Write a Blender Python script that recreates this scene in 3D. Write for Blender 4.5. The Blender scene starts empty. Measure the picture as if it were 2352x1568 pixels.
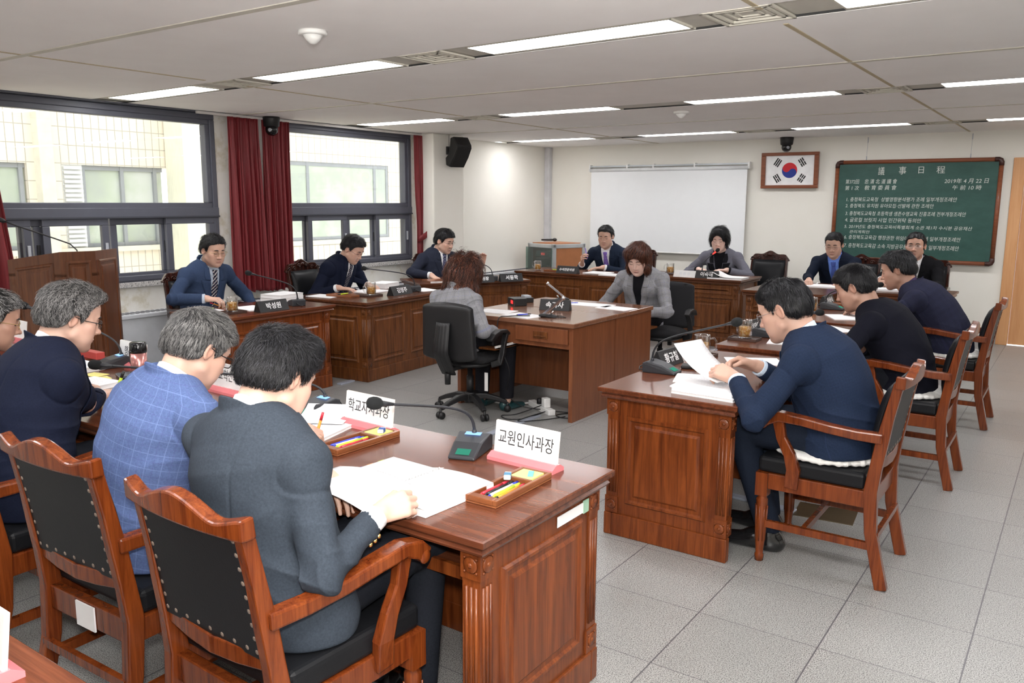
import bpy, math, random
import numpy as np
from mathutils import Vector, Matrix
random.seed(7); RNG = np.random.default_rng(7)
scene = bpy.context.scene
COL = scene.collection
PI = math.pi
# ---------------------------------------------------------------- camera, world, light, exposure
IMG_W, IMG_H = 2352, 1568
CAM_H, CAM_F = 1.65, 1896.07
CAM_YAW, CAM_PITCH, CAM_ROLL = 0.60665, 0.16832, 0.004865
cam_data = bpy.data.cameras.new('camera')
cam_data.sensor_width = 36.0
cam_data.lens = CAM_F * 36.0 / IMG_W
cam_data.clip_start = 0.05
cam = bpy.data.objects.new('camera', cam_data); COL.objects.link(cam)
cam.location = (0, 0, CAM_H)
_f = Vector((-math.sin(CAM_YAW)*math.cos(CAM_PITCH), math.cos(CAM_YAW)*math.cos(CAM_PITCH), -math.sin(CAM_PITCH)))
_r = Vector((math.cos(CAM_YAW), math.sin(CAM_YAW), 0)); _u = _r.cross(_f)
_r2 = _r*math.cos(CAM_ROLL)+_u*math.sin(CAM_ROLL); _u2 = _u*math.cos(CAM_ROLL)-_r*math.sin(CAM_ROLL)
cam.rotation_euler = Matrix((_r2, _u2, -_f)).transposed().to_euler()
scene.camera = cam
scene.view_settings.view_transform = 'Standard'
scene.view_settings.look = 'None'
scene.view_settings.gamma = 1.0
scene.view_settings.use_curve_mapping = False
scene.view_settings.exposure = 1.22
world = bpy.data.worlds.new('world'); scene.world = world; world.use_nodes = True
_bg = world.node_tree.nodes['Background']
_bg.inputs[0].default_value = (0.93, 0.97, 1.0, 1); _bg.inputs[1].default_value = 1.2
CEIL_Z = 2.483
LIGHT_E = 9.5            # emission strength of the fluorescent diffusers
# the photographer's flash, on the camera
_fl = bpy.data.lights.new('camera_flash', 'AREA'); _fl.energy = 26; _fl.size = 0.09; _fl.color = (1, .97, .93)
_flo = bpy.data.objects.new('camera_flash', _fl); COL.objects.link(_flo)
_flo.location = Vector((0, 0, CAM_H)) + _u*0.16 - _f*0.05
_flo.rotation_euler = (_f + Vector((0,0,.03))).to_track_quat('-Z', 'Y').to_euler()
# added spot at the camera, aimed up to brighten the ceiling
_fb = bpy.data.lights.new('ceiling_fill_spot', 'SPOT'); _fb.energy = 420; _fb.spot_size = 1.9; _fb.spot_blend = 1.0; _fb.shadow_soft_size = .05; _fb.color = (1, .97, .94)
_fillo = bpy.data.objects.new('ceiling_fill_spot', _fb); COL.objects.link(_fillo)
_fillo.location = Vector((0, 0, CAM_H)) + _u*0.17 - _f*0.06
_fillo.rotation_euler = (_f*.75 + Vector((0,0,.9))).to_track_quat('-Z', 'Y').to_euler()
# ---------------------------------------------------------------- mesh helpers
def tagp(o, **k):
    for a, v in k.items():
        if v is not None: o[a] = v
    return o
class MB:
    """collects shapes; build() links them as ONE mesh object"""
    def __init__(s): s.v = []; s.f = []; s.sm = []; s.M = Matrix.Identity(4)
    def add(s, vs, fs, smooth=False):
        b = len(s.v)
        s.v += [tuple(s.M @ Vector(p)) for p in vs]
        s.f += [tuple(i+b for i in f) for f in fs]
        s.sm += [smooth]*len(fs); return s
    def box(s, x0, x1, y0, y1, z0, z1):
        return s.add([(x0,y0,z0),(x1,y0,z0),(x1,y1,z0),(x0,y1,z0),(x0,y0,z1),(x1,y0,z1),(x1,y1,z1),(x0,y1,z1)],
                     [(0,3,2,1),(4,5,6,7),(0,1,5,4),(1,2,6,5),(2,3,7,6),(3,0,4,7)])
    def cbox(s, c, d): return s.box(c[0]-d[0]/2,c[0]+d[0]/2,c[1]-d[1]/2,c[1]+d[1]/2,c[2]-d[2]/2,c[2]+d[2]/2)
    def loft(s, rings, closed=True, caps=True, smooth=True):
        n = len(rings[0]); vs = [p for r in rings for p in r]; fs = []
        for i in range(len(rings)-1):
            for j in range(n if closed else n-1):
                k = (j+1) % n
                fs.append((i*n+j, i*n+k, (i+1)*n+k, (i+1)*n+j))
        if caps and closed:
            fs.append(tuple(range(n-1,-1,-1))); fs.append(tuple((len(rings)-1)*n+j for j in range(n)))
        return s.add(vs, fs, smooth)
    def prism(s, poly, a0, a1, axis='z', smooth=False):
        """poly in the plane across the axis: z->(x,y), y->(x,z), x->(y,z)"""
        m = {'z': lambda p,a: (p[0],p[1],a), 'y': lambda p,a: (p[0],a,p[1]), 'x': lambda p,a: (a,p[0],p[1])}[axis]
        r0 = [m(p,a0) for p in poly]; r1 = [m(p,a1) for p in poly]
        return s.loft([r0,r1], smooth=smooth)
    def tube(s, path, rad, n=10, smooth=True, up=None, sq=None, caps=True):
        """round tube (rad: number or list), or a rectangular bar when sq = list of (w, h)"""
        path = [Vector(p) for p in path]; m = len(path)
        rr = rad if isinstance(rad, (list, tuple)) else [rad]*m
        rings = []; N = None
        for i, p in enumerate(path):
            t = (path[min(i+1,m-1)]-path[max(i-1,0)])
            if t.length < 1e-9: t = Vector((0,0,1))
            t.normalize()
            if up is not None: N = Vector(up) - t*Vector(up).dot(t)
            elif N is None:
                N = t.orthogonal()
            else: N = N - t*N.dot(t)
            if N.length < 1e-6: N = t.orthogonal()
            N = N.normalized(); B = t.cross(N)
            if sq:
                w, h = sq[i] if isinstance(sq, list) else sq
                rings.append([tuple(p+B*(a*w/2)+N*(b*h/2)) for a, b in ((1,1),(-1,1),(-1,-1),(1,-1))])
            else:
                rings.append([tuple(p+(N*math.cos(2*PI*k/n)+B*math.sin(2*PI*k/n))*rr[i]) for k in range(n)])
        return s.loft(rings, caps=caps, smooth=smooth and not sq)
    def lathe(s, prof, n=24, c=(0,0,0), caps=True, smooth=True):
        return s.loft([[(c[0]+r*math.cos(2*PI*k/n), c[1]+r*math.sin(2*PI*k/n), c[2]+z) for k in range(n)] for r, z in prof], caps=caps, smooth=smooth)
    def ball(s, c, r, n=14, m=9):
        r = r if isinstance(r, (tuple, list)) else (r,r,r)
        rings = []
        for i in range(1, m):
            a = -PI/2+PI*i/m
            rings.append([(c[0]+r[0]*math.cos(a)*math.cos(2*PI*k/n), c[1]+r[1]*math.cos(a)*math.sin(2*PI*k/n), c[2]+r[2]*math.sin(a)) for k in range(n)])
        return s.loft(rings, smooth=True)
    def grid(s, P, closed_u=False, smooth=True):
        return s.loft(P, closed=closed_u, caps=False, smooth=smooth)
    def build(s, name, mat, parent=None, bevel=0, seg=2, kind=None, solid=0, label=None):
        me = bpy.data.meshes.new(name); me.from_pydata(s.v, [], s.f); me.validate()
        if len(me.polygons) == len(s.sm): me.polygons.foreach_set('use_smooth', s.sm)
        if mat: me.materials.append(mat)
        o = bpy.data.objects.new(name, me); COL.objects.link(o)
        if parent: o.parent = parent
        if solid:
            m = o.modifiers.new('solid','SOLIDIFY'); m.thickness = solid; m.offset = 0
        if bevel:
            m = o.modifiers.new('bevel','BEVEL'); m.width = bevel; m.segments = seg; m.limit_method = 'ANGLE'; m.angle_limit = .7; m.harden_normals = False
        if kind: o['kind'] = kind
        if label: o['label'] = label
        return o
def thing(name, label, cat, loc=(0,0,0), rz=0, group=None):
    o = bpy.data.objects.new(name, None); COL.objects.link(o); o.empty_display_size = .1
    o.location = loc; o.rotation_euler = (0,0,rz)
    return tagp(o, label=label, category=cat, group=group)
def tag(o, label, cat, group=None): return tagp(o, label=label, category=cat, group=group)
KIDS = {}
def dup(root, loc=None, rz=None, label=None, group=None):
    """a copy of a thing with copies of its parts and sub-parts"""
    def cp(o, par):
        c = o.copy(); COL.objects.link(c)
        if par is not None: c.parent = par
        for ch in [x for x in list(o.children)]: cp(ch, c)
        return c
    r = cp(root, None)
    if loc is not None: r.location = loc
    if rz is not None: r.rotation_euler = (0,0,rz)
    if label: r['label'] = label
    if group: r['group'] = group
    return r
def text_mesh(body, size, name, mat, parent=None, ext=.0006, align='CENTER', shear=0, space=1.0, offset=0, word=1.0):
    """lettering as a mesh lying in its local x-y plane"""
    cu = bpy.data.curves.new(name,'FONT'); cu.body = body; cu.size = size; cu.extrude = ext; cu.align_x = align; cu.align_y = 'CENTER'
    cu.shear = shear; cu.space_character = space; cu.offset = offset; cu.space_word = word; cu.resolution_u = 3
    o = bpy.data.objects.new(name, cu); COL.objects.link(o)
    me = bpy.data.meshes.new_from_object(o.evaluated_get(bpy.context.evaluated_depsgraph_get()))
    COL.objects.unlink(o); bpy.data.objects.remove(o); bpy.data.curves.remove(cu)
    me.materials.clear(); me.materials.append(mat)
    t = bpy.data.objects.new(name, me); COL.objects.link(t)
    if parent: t.parent = parent
    return t
def frame_matrix(origin, x, y):
    x = Vector(x).normalized(); y = Vector(y); y = (y-x*y.dot(x)).normalized(); z = x.cross(y)
    m = Matrix((x,y,z)).transposed().to_4x4(); m.translation = Vector(origin); return m
# ---------------------------------------------------------------- node helpers
class NG:
    def __init__(s, name):
        s.m = bpy.data.materials.new(name); s.m.use_nodes = True; s.t = s.m.node_tree
        s.p = s.t.nodes['Principled BSDF']; s.out = s.t.nodes['Material Output']
    def n(s, typ, **ins):
        nd = s.t.nodes.new(typ)
        for k, v in ins.items():
            if k.startswith('_'): setattr(nd, k[1:], v)
            else: s.set(nd.inputs[int(k[1:])] if k[0]=='i' and k[1:].isdigit() else nd.inputs[k.replace('__',' ')], v)
        return nd
    def set(s, sock, v):
        if isinstance(v, bpy.types.NodeSocket): s.t.links.new(v, sock)
        elif isinstance(v, (tuple, list)) and len(v) == 3 and len(sock.default_value) == 4: sock.default_value = (*v, 1)
        else: sock.default_value = v
    def math(s, op, a, b=0.0, c=0.0, clamp=False):
        nd = s.n('ShaderNodeMath', _operation=op, _use_clamp=clamp); s.set(nd.inputs[0], a); s.set(nd.inputs[1], b)
        if op in ('MULTIPLY_ADD','SMOOTH_MIN','COMPARE'): s.set(nd.inputs[2], c)
        return nd.outputs[0]
    def obj(s): return s.n('ShaderNodeTexCoord').outputs['Object']
    def attr(s, name, vec=True):
        nd = s.n('ShaderNodeAttribute', _attribute_name=name); return nd.outputs['Vector' if vec else 'Fac']
    def sep(s, v): nd = s.n('ShaderNodeSeparateXYZ', i0=v); return nd.outputs
    def mapping(s, v, scale=(1,1,1), rot=(0,0,0), loc=(0,0,0)):
        return s.n('ShaderNodeMapping', Vector=v, Scale=scale, Rotation=rot, Location=loc).outputs[0]
    def noise(s, v, scale=5, detail=3, rough=.5, dist=0):
        return s.n('ShaderNodeTexNoise', Vector=v, Scale=scale, Detail=detail, Roughness=rough, Distortion=dist).outputs['Fac']
    def ramp(s, f, stops):
        nd = s.n('ShaderNodeValToRGB', Fac=f); e = nd.color_ramp.elements
        while len(e) < len(stops): e.new(.5)
        for k, (p, c) in zip(e, stops): k.position = p; k.color = (*c, 1)
        return nd.outputs[0]
    def mix(s, f, a, b):
        nd = s.n('ShaderNodeMix', _data_type='RGBA'); s.set(nd.inputs['Factor'], f)
        s.set(nd.inputs[6], a); s.set(nd.inputs[7], b); return nd.outputs[2]
    def bump(s, h, strength=.3, dist=.01):
        nd = s.n('ShaderNodeBump', Height=h, Strength=strength, Distance=dist); s.t.links.new(nd.outputs[0], s.p.inputs['Normal'])
    def base(s, c, rough=.5, metal=0, coat=0, spec=None):
        s.set(s.p.inputs['Base Color'], c); s.set(s.p.inputs['Roughness'], rough); s.p.inputs['Metallic'].default_value = metal
        s.p.inputs['Coat Weight'].default_value = coat; s.p.inputs['Coat Roughness'].default_value = .12
        if spec is not None: s.p.inputs['Specular IOR Level'].default_value = spec
        return s.m
def srgb(r, g, b):
    f = lambda c: (c/255/12.92) if c/255 <= .04045 else ((c/255+.055)/1.055)**2.4
    return (f(r), f(g), f(b))
def plain(name, col, rough=.5, metal=0, coat=0, var=.06, scale=9):
    """one colour with a faint procedural variation"""
    g = NG(name); n = g.noise(g.obj(), scale, 3)
    c = g.ramp(n, [(.3, tuple(x*(1-var) for x in col)), (.7, tuple(min(1,x*(1+var)) for x in col))])
    return g.base(c, rough, metal, coat)
def wood(name, dark, light, axis=2, scale=1.0, rough=.28, coat=.35, spec=.3):
    g = NG(name); sc = [14*scale]*3; sc[axis] = 1.1*scale
    v = g.mapping(g.obj(), tuple(sc)); n1 = g.noise(v, 2.2, 5, .6, .8)
    sc2 = [90*scale]*3; sc2[axis] = 3*scale
    n2 = g.noise(g.mapping(g.obj(), tuple(sc2)), 2.0, 3, .6)
    f = g.math('ADD', g.math('MULTIPLY', n1, .75), g.math('MULTIPLY', n2, .25))
    mid = tuple((a+b)/2 for a, b in zip(dark, light))
    c = g.ramp(f, [(.33, dark), (.5, mid), (.66, light)])
    g.bump(n2, .05, .002)
    return g.base(c, rough, 0, coat, spec)
def emit(name, col, strength):
    g = NG(name); e = g.n('ShaderNodeEmission', Color=col, Strength=strength); g.t.links.new(e.outputs[0], g.out.inputs[0]); return g.m
# ---------------------------------------------------------------- implicit-surface modelling (numpy)
A = np.array
def nrm(v): v = np.asarray(v, float); return v/max(np.linalg.norm(v), 1e-9)
def smin(a, b, k):
    if k <= 0: return np.minimum(a, b)
    h = np.clip(.5+.5*(b-a)/k, 0, 1); return b*(1-h)+a*h-k*h*(1-h)
def smax(a, b, k): return -smin(-a, -b, k)
def s_cap(a, b, ra, rb, fold=None):
    a = A(a, float); b = A(b, float); ab = b-a; L2 = max(ab@ab, 1e-12)
    def f(P):
        d = P-a; t = np.clip(d@ab/L2, 0, 1)
        r = ra+(rb-ra)*t
        if fold is not None: r = r+fold(P, t)
        return np.linalg.norm(d-t[:,None]*ab, axis=1)-r
    return f
def s_ell(c, r, R=None):
    c = A(c, float); r = A(r, float)
    def f(P):
        d = P-c
        if R is not None: d = d@R
        k0 = np.linalg.norm(d/r, axis=1); k1 = np.linalg.norm(d/(r*r), axis=1)
        return k0*(k0-1)/np.maximum(k1, 1e-9)
    return f
def s_ecap(a, b, ra, rb, X, fold=None):
    """capsule of elliptical section: ra, rb = (half width along X, half depth)"""
    a = A(a, float); b = A(b, float); ab = b-a; L = np.linalg.norm(ab); u = ab/L
    X = nrm(X-u*(X@u)); Y = np.cross(u, X)
    def f(P):
        d = P-a; s = d@u; t = np.clip(s/L, 0, 1); e = s-t*L
        w = ra[0]+(rb[0]-ra[0])*t; h = ra[1]+(rb[1]-ra[1])*t
        if fold is not None:
            q = fold(P, t); w = w+q; h = h+q
        x = d@X; y = d@Y; m = np.minimum(w, h)
        k0 = np.sqrt((x/w)**2+(y/h)**2+(e/m)**2); k1 = np.sqrt((x/w**2)**2+(y/h**2)**2+(e/m**2)**2)
        return np.where(k0 < .15, -m*.9, k0*(k0-1)/np.maximum(k1, 1e-9))
    return f
class SG:
    """group of blended primitives with a bounding ball"""
    def __init__(s, c=None, R=None): s.ops = []; s.c = c; s.R = R
    def u(s, f, k=.01): s.ops.append((0, f, k)); return s
    def cut(s, f, k=.005): s.ops.append((1, f, k)); return s
    def both(s, f, k=.004): s.ops.append((2, f, k)); return s
    def _ev(s, P):
        d = None
        for op, f, k in s.ops:
            e = f(P)
            d = e if d is None else smin(d, e, k) if op == 0 else smax(d, -e, k) if op == 1 else smax(d, e, k)
        return d
    def __call__(s, P):
        if s.c is None: return s._ev(P)
        b = np.linalg.norm(P-s.c, axis=1)-s.R; m = b < .05
        if m.any(): b[m] = s._ev(P[m])
        return b
def sdf_mesh(f, lo, hi, h):
    """surface nets over the blocks the surface runs through -> verts, quads"""
    lo = A(lo, float); hi = A(hi, float); nb = np.maximum(np.ceil((hi-lo)/(4*h)).astype(int), 1)
    g = np.stack(np.meshgrid(*[np.arange(n) for n in nb], indexing='ij'), -1).reshape(-1, 3)
    def ev(P): return np.concatenate([f(P[i:i+200000]) for i in range(0, len(P), 200000)])
    d = ev(lo+(g+.5)*4*h); g = g[np.abs(d) < 6.2*h]
    NX, NY, NZ = (nb*4+3)
    loc5 = np.stack(np.meshgrid(*[np.arange(5)]*3, indexing='ij'), -1).reshape(-1, 3)
    idx = (g[:,None,:]*4+loc5[None]).reshape(-1, 3)
    key = (idx[:,0]*NY+idx[:,1])*NZ+idx[:,2]
    uq, fi, inv = np.unique(key, return_index=True, return_inverse=True)
    val = ev(lo+idx[fi]*h)[inv].reshape(len(g), 5, 5, 5)
    corner = {}
    for a in (0,1):
        for b in (0,1):
            for c in (0,1): corner[(a,b,c)] = val[:, a:a+4, b:b+4, c:c+4].reshape(-1)
    loc4 = np.stack(np.meshgrid(*[np.arange(4)]*3, indexing='ij'), -1).reshape(-1, 3)
    cell = (g[:,None,:]*4+loc4[None]).reshape(-1, 3)
    cs = np.stack([corner[k] for k in corner], 1); keys = list(corner)
    act = (cs.min(1) < 0) & (cs.max(1) >= 0)
    cell = cell[act]; cs = cs[act]; kk = {k: i for i, k in enumerate(keys)}
    acc = np.zeros((len(cell), 3)); cnt = np.zeros(len(cell))
    for k in keys:
        for ax in range(3):
            if k[ax]: continue
            k2 = list(k); k2[ax] = 1; a = cs[:, kk[k]]; b = cs[:, kk[tuple(k2)]]
            m = (a < 0) != (b < 0); t = np.where(m, a/np.where(m, a-b, 1), 0)
            p = np.tile(A(k, float), (len(cell), 1)); p[:, ax] = t
            acc[m] += p[m]; cnt[m] += 1
    V = lo+(cell+acc/cnt[:,None])*h
    ck = (cell[:,0]*NY+cell[:,1])*NZ+cell[:,2]; order = np.argsort(ck); sk = ck[order]
    def find(q):
        i = np.clip(np.searchsorted(sk, q), 0, len(sk)-1); ok = sk[i] == q; return np.where(ok, order[i], -1)
    st = [NY*NZ, NZ, 1]; Q = []
    c0 = cs[:, kk[(0,0,0)]]
    for ax in range(3):
        k2 = [0,0,0]; k2[ax] = 1; c1 = cs[:, kk[tuple(k2)]]
        m = np.where((c0 < 0) != (c1 < 0))[0]; b, c = [(1,2),(2,0),(0,1)][ax]
        i0 = m; i1 = find(ck[m]-st[b]); i2 = find(ck[m]-st[b]-st[c]); i3 = find(ck[m]-st[c])
        ok = (i1 >= 0) & (i2 >= 0) & (i3 >= 0); q = np.stack([i0,i1,i2,i3], 1)[ok]
        fl = (c0[m] < 0)[ok]; q[~fl] = q[~fl][:, ::-1]; Q.append(q)
    return V, np.concatenate(Q)
def grad(f, P, e=.002):
    g = np.stack([f(P+A(d)*e)-f(P-A(d)*e) for d in np.eye(3)], 1)
    return g/np.maximum(np.linalg.norm(g, axis=1), 1e-9)[:,None]
def np_mesh(name, V, F, mat, parent=None, smooth=True, attrs=None, org=None):
    V = np.asarray(V, np.float32)
    if org is not None: V = V-np.asarray(org, np.float32)
    F = np.asarray(F, np.int32); n = F.shape[1]
    me = bpy.data.meshes.new(name); me.vertices.add(len(V)); me.vertices.foreach_set('co', V.ravel())
    me.loops.add(F.size); me.loops.foreach_set('vertex_index', F.ravel())
    me.polygons.add(len(F)); me.polygons.foreach_set('loop_start', np.arange(0, F.size, n, dtype=np.int32))
    me.polygons.foreach_set('use_smooth', np.full(len(F), smooth))
    me.update(calc_edges=True)
    for k, a in (attrs or {}).items():
        at = me.attributes.new(k, 'FLOAT_VECTOR', 'POINT'); at.data.foreach_set('vector', np.asarray(a, np.float32).ravel())
    if mat: me.materials.append(mat)
    o = bpy.data.objects.new(name, me); COL.objects.link(o)
    if parent: o.parent = parent
    return o
def march(f, P, D, n=40, maxd=.4):
    """from P along D onto the surface"""
    t = np.zeros(len(P))
    for _ in range(n): t = np.clip(t+.8*f(P+D*t[:,None]), -.1, maxd)
    return P+D*t[:,None]
# ---------------------------------------------------------------- materials of people
MAT = {}
def m_skin(name, col):
    g = NG(name); x, y, z = g.sep(g.attr('tint'))[:3]; n = g.noise(g.obj(), 55, 4, .6); n2 = g.noise(g.obj(), 9, 2)
    c = g.ramp(n2, [(.3, tuple(a*.95 for a in col)), (.7, tuple(min(1,a*1.04) for a in col))])
    c = g.mix(g.math('MULTIPLY', y, .35, clamp=True), c, (col[0]*.95, col[1]*.66, col[2]*.62))
    c = g.mix(g.math('MULTIPLY', x, .75, clamp=True), c, (.50,.17,.16))
    c = g.mix(g.math('MULTIPLY', z, .22, clamp=True), c, (.20,.16,.15))
    g.bump(n, .08, .002); g.p.inputs['Subsurface Weight'].default_value = .08; g.p.inputs['Subsurface Radius'].default_value = (.01,.004,.002)
    g.p.inputs['Subsurface Scale'].default_value = .5
    return g.base(c, .47)
def m_hair(name, dark, light, f=.25, rough=.38):
    """f: share of the lighter (grey) locks"""
    g = NG(name); x, y, z = g.sep(g.attr('lock'))[:3]
    v = g.noise(g.mapping(g.obj(), (60,60,60)), 1.5, 2)
    k = g.math('ADD', x, g.math('MULTIPLY', g.math('SUBTRACT', v, .5), .9))
    c = g.ramp(k, [(max(0,.75-f), dark), (min(1,1.1-f*.9), light)])
    return g.base(c, rough, 0, 0, .28)
def m_cloth(name, col, kind='plain', c2=None, scale=.05, rough=.85, c3=None):
    g = NG(name); uv = g.attr('puv'); u, v, _ = g.sep(uv)[:3]
    n = g.noise(g.obj(), 160, 3, .7); n2 = g.noise(g.mapping(g.obj(), (5,5,5)), 1, 3)
    c = g.ramp(n, [(.3, tuple(a*.82 for a in col)), (.7, tuple(min(1,a*1.18) for a in col))])
    def line(x, period, w, off=0.0):
        t = g.math('FRACT', g.math('ADD', g.math('DIVIDE', x, period), off+100)); return g.math('LESS_THAN', t, w)
    if kind == 'pane':
        L = g.math('MAXIMUM', line(u, scale, .045), line(v, scale*1.15, .045)); L2 = g.math('MAXIMUM', line(u, scale, .03, .5), line(v, scale*1.15, .03, .5))
        c = g.mix(g.math('MULTIPLY', L, .75), c, c2); c = g.mix(g.math('MULTIPLY', L2, .4), c, c3 or c2)
    elif kind == 'glen':
        f1 = g.math('MAXIMUM', line(u, .0085, .38), line(v, .0085, .38)); bu = line(u, scale, .42); bv = line(v, scale, .42); amt = g.math('MULTIPLY', g.math('ADD', g.math('ADD', bu, bv), .35), .11)
        c = g.mix(g.math('MULTIPLY', f1, amt), c, c2)
        P = g.math('MAXIMUM', line(u, scale, .032, .28), line(v, scale, .032, .28)); c = g.mix(g.math('MULTIPLY', P, .38), c, c3)
        Q = g.math('MAXIMUM', line(u, scale, .030, .72), line(v, scale, .030, .72)); c = g.mix(g.math('MULTIPLY', Q, .40), c, c2)
    elif kind == 'stripe':
        L = line(g.math('ADD', u, v), scale, .28); c = g.mix(L, c, c2)
        if c3: c = g.mix(line(g.math('SUBTRACT', u, v), scale*1.3, .08), c, c3)
    elif kind == 'dot':
        a = g.math('SUBTRACT', g.math('FRACT', g.math('ADD', g.math('DIVIDE', u, scale), g.math('MULTIPLY', g.math('FLOOR', g.math('DIVIDE', v, scale)), .5))), .5)
        b = g.math('SUBTRACT', g.math('FRACT', g.math('ADD', g.math('DIVIDE', v, scale), 50)), .5)
        a = g.math('SUBTRACT', g.math('FRACT', g.math('ADD', g.math('ADD', a, .5), 50)), .5)
        r = g.math('ADD', g.math('MULTIPLY', a, a), g.math('MULTIPLY', b, b)); c = g.mix(g.math('LESS_THAN', r, .05), c, c2)
    n3 = g.noise(g.mapping(g.obj(), (7,7,7)), 1, 1, .5, 1.2); h = g.math('ADD', g.math('MULTIPLY', n, .04), n3); g.bump(h, .22, .02)
    return g.base(c, rough, 0, 0, .12)
MAT['eye_white'] = plain('eye_white', (.75,.72,.68), .2); MAT['iris'] = plain('iris', (.02,.012,.008), .1)
MAT['mouth'] = plain('mouth_line', (.13,.035,.03), .6)
MAT['gold'] = plain('gold', (.75,.55,.22), .25, 1); MAT['button'] = plain('button', (.03,.03,.035), .25)
def _lens():
    g = NG('lens_glass'); t = g.n('ShaderNodeBsdfTransparent', Color=(.97,.97,.98,1)); gl = g.n('ShaderNodeBsdfGlossy', Roughness=.02)
    m = g.n('ShaderNodeMixShader', Fac=.07, i1=t.outputs[0], i2=gl.outputs[0]); g.t.links.new(m.outputs[0], g.out.inputs[0]); return g.m
MAT['lens'] = _lens()
SK = {k: m_skin('skin_'+k, c) for k, c in dict(light=(.68,.43,.33), mid=(.62,.38,.27), tan=(.48,.275,.20), fair=(.74,.51,.43), warm=(.60,.37,.28)).items()}
HR = {'black': m_hair('hair_black', (.0055,.0055,.0065), (.034,.034,.040), .14), 'grey': m_hair('hair_grey', (.012,.012,.012), (.27,.262,.255), .36),
      'silver': m_hair('hair_salt', (.018,.018,.019), (.20,.196,.19), .42), 'brown': m_hair('hair_brown', (.024,.009,.006), (.15,.052,.030), .40), 'dbrown': m_hair('hair_dark_brown', (.018,.008,.007), (.085,.03,.02), .35)}
# ---------------------------------------------------------------- people
def rotm(yaw, pitch=0, roll=0):
    """columns: right, forward, up; pitch > 0 looks down, yaw counter-clockwise from +y"""
    m = Matrix.Rotation(yaw, 3, 'Z') @ Matrix.Rotation(-pitch, 3, 'X') @ Matrix.Rotation(roll, 3, 'Y'); return A(m)
def head_sdf(c, R, s, fem=False, jaw=1.0, nose=1.0):
    T = lambda x, y, z: c+R@(A((x, y, z))*s)
    g = SG(c+R@A((0,.0,-.01))*s, .165*s)
    E = lambda p, r, k=.02: g.u(s_ell(T(*p), A(r)*s, R), k*s)
    def Cp(p, q, a, b, k=.015): g.u(s_cap(T(*p), T(*q), a*s, b*s), k*s)
    jw = jaw*(.93 if fem else 1)
    E((0,-.014,.034), (.0765,.094,.083)); E((0,.03,.05), (.064,.058,.05), .03)
    E((0,.028,-.022), (.064,.062,.085), .03)
    for x in (-1, 1):
        Cp((x*.054*jw,.008,-.058), (x*.018,.062,-.098), .02, .015, .03)
        E((x*.043,.056,-.02), (.027,.024,.022), .025)
        E((x*.033,.062,-.06), (.024,.022,.03), .03)
    E((0,.073,-.1), (.021,.018,.017), .024)
    Cp((-.034,.077,.026), (.034,.077,.026), .010, .010, .016)
    E((0,.035,-.09), (.035,.04,.02), .03)
    Cp((0,.084,.010), (0,.103,-.028), .0085, .0105*nose, .011)
    E((0,.1055,-.032), (.0125*nose,.0125,.0100), .005)
    for x in (-1, 1):
        E((x*.0135*nose,.093,-.036), (.0090,.012,.0085), .005)
        g.cut(s_ell(T(x*.032,.097,.006), A((.018,.016,.012))*s, R), .012*s)
        g.u(s_ell(T(x*.032,.0735,.004), A((.016,.0125,.0115))*s, R), .005*s)
        g.cut(s_ell(T(x*.0065,.101,-.0425), A((.0042,.006,.003))*s, R), .002*s)
    E((0,.0885,-.0625), (.024,.0105,.0062), .004); E((0,.087,-.0735), (.020,.0105,.0072), .004)
    g.cut(s_cap(T(-.021,.0985,-.068), T(.021,.0985,-.068), .0026*s, .0026*s), .002*s)
    g.cut(s_ell(T(0,.094,-.084), A((.02,.007,.006))*s, R), .008*s)
    for x in (-1, 1):
        Re = R@A(Matrix.Rotation(x*.42, 3, 'Z'))@A(Matrix.Rotation(-.12, 3, 'X'))
        e = T(x*.081,-.008,-.002)
        g.u(s_ell(e, A((.0075,.0185,.0315))*s, Re), .005*s)
        g.cut(s_ell(e+R@A((x*.006,.003,.002))*s, A((.0065,.0105,.02))*s, Re), .004*s)
        g.u(s_ell(T(x*.0745,.006,-.006), A((.005,.005,.009))*s, R), .004*s)
    return g, T
FINGERS = [(-.0285,.090,(.040,.026,.022)), (-.0095,.095,(.045,.029,.023)), (.0095,.091,(.042,.027,.022)), (.0275,.083,(.033,.021,.019))]
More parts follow.
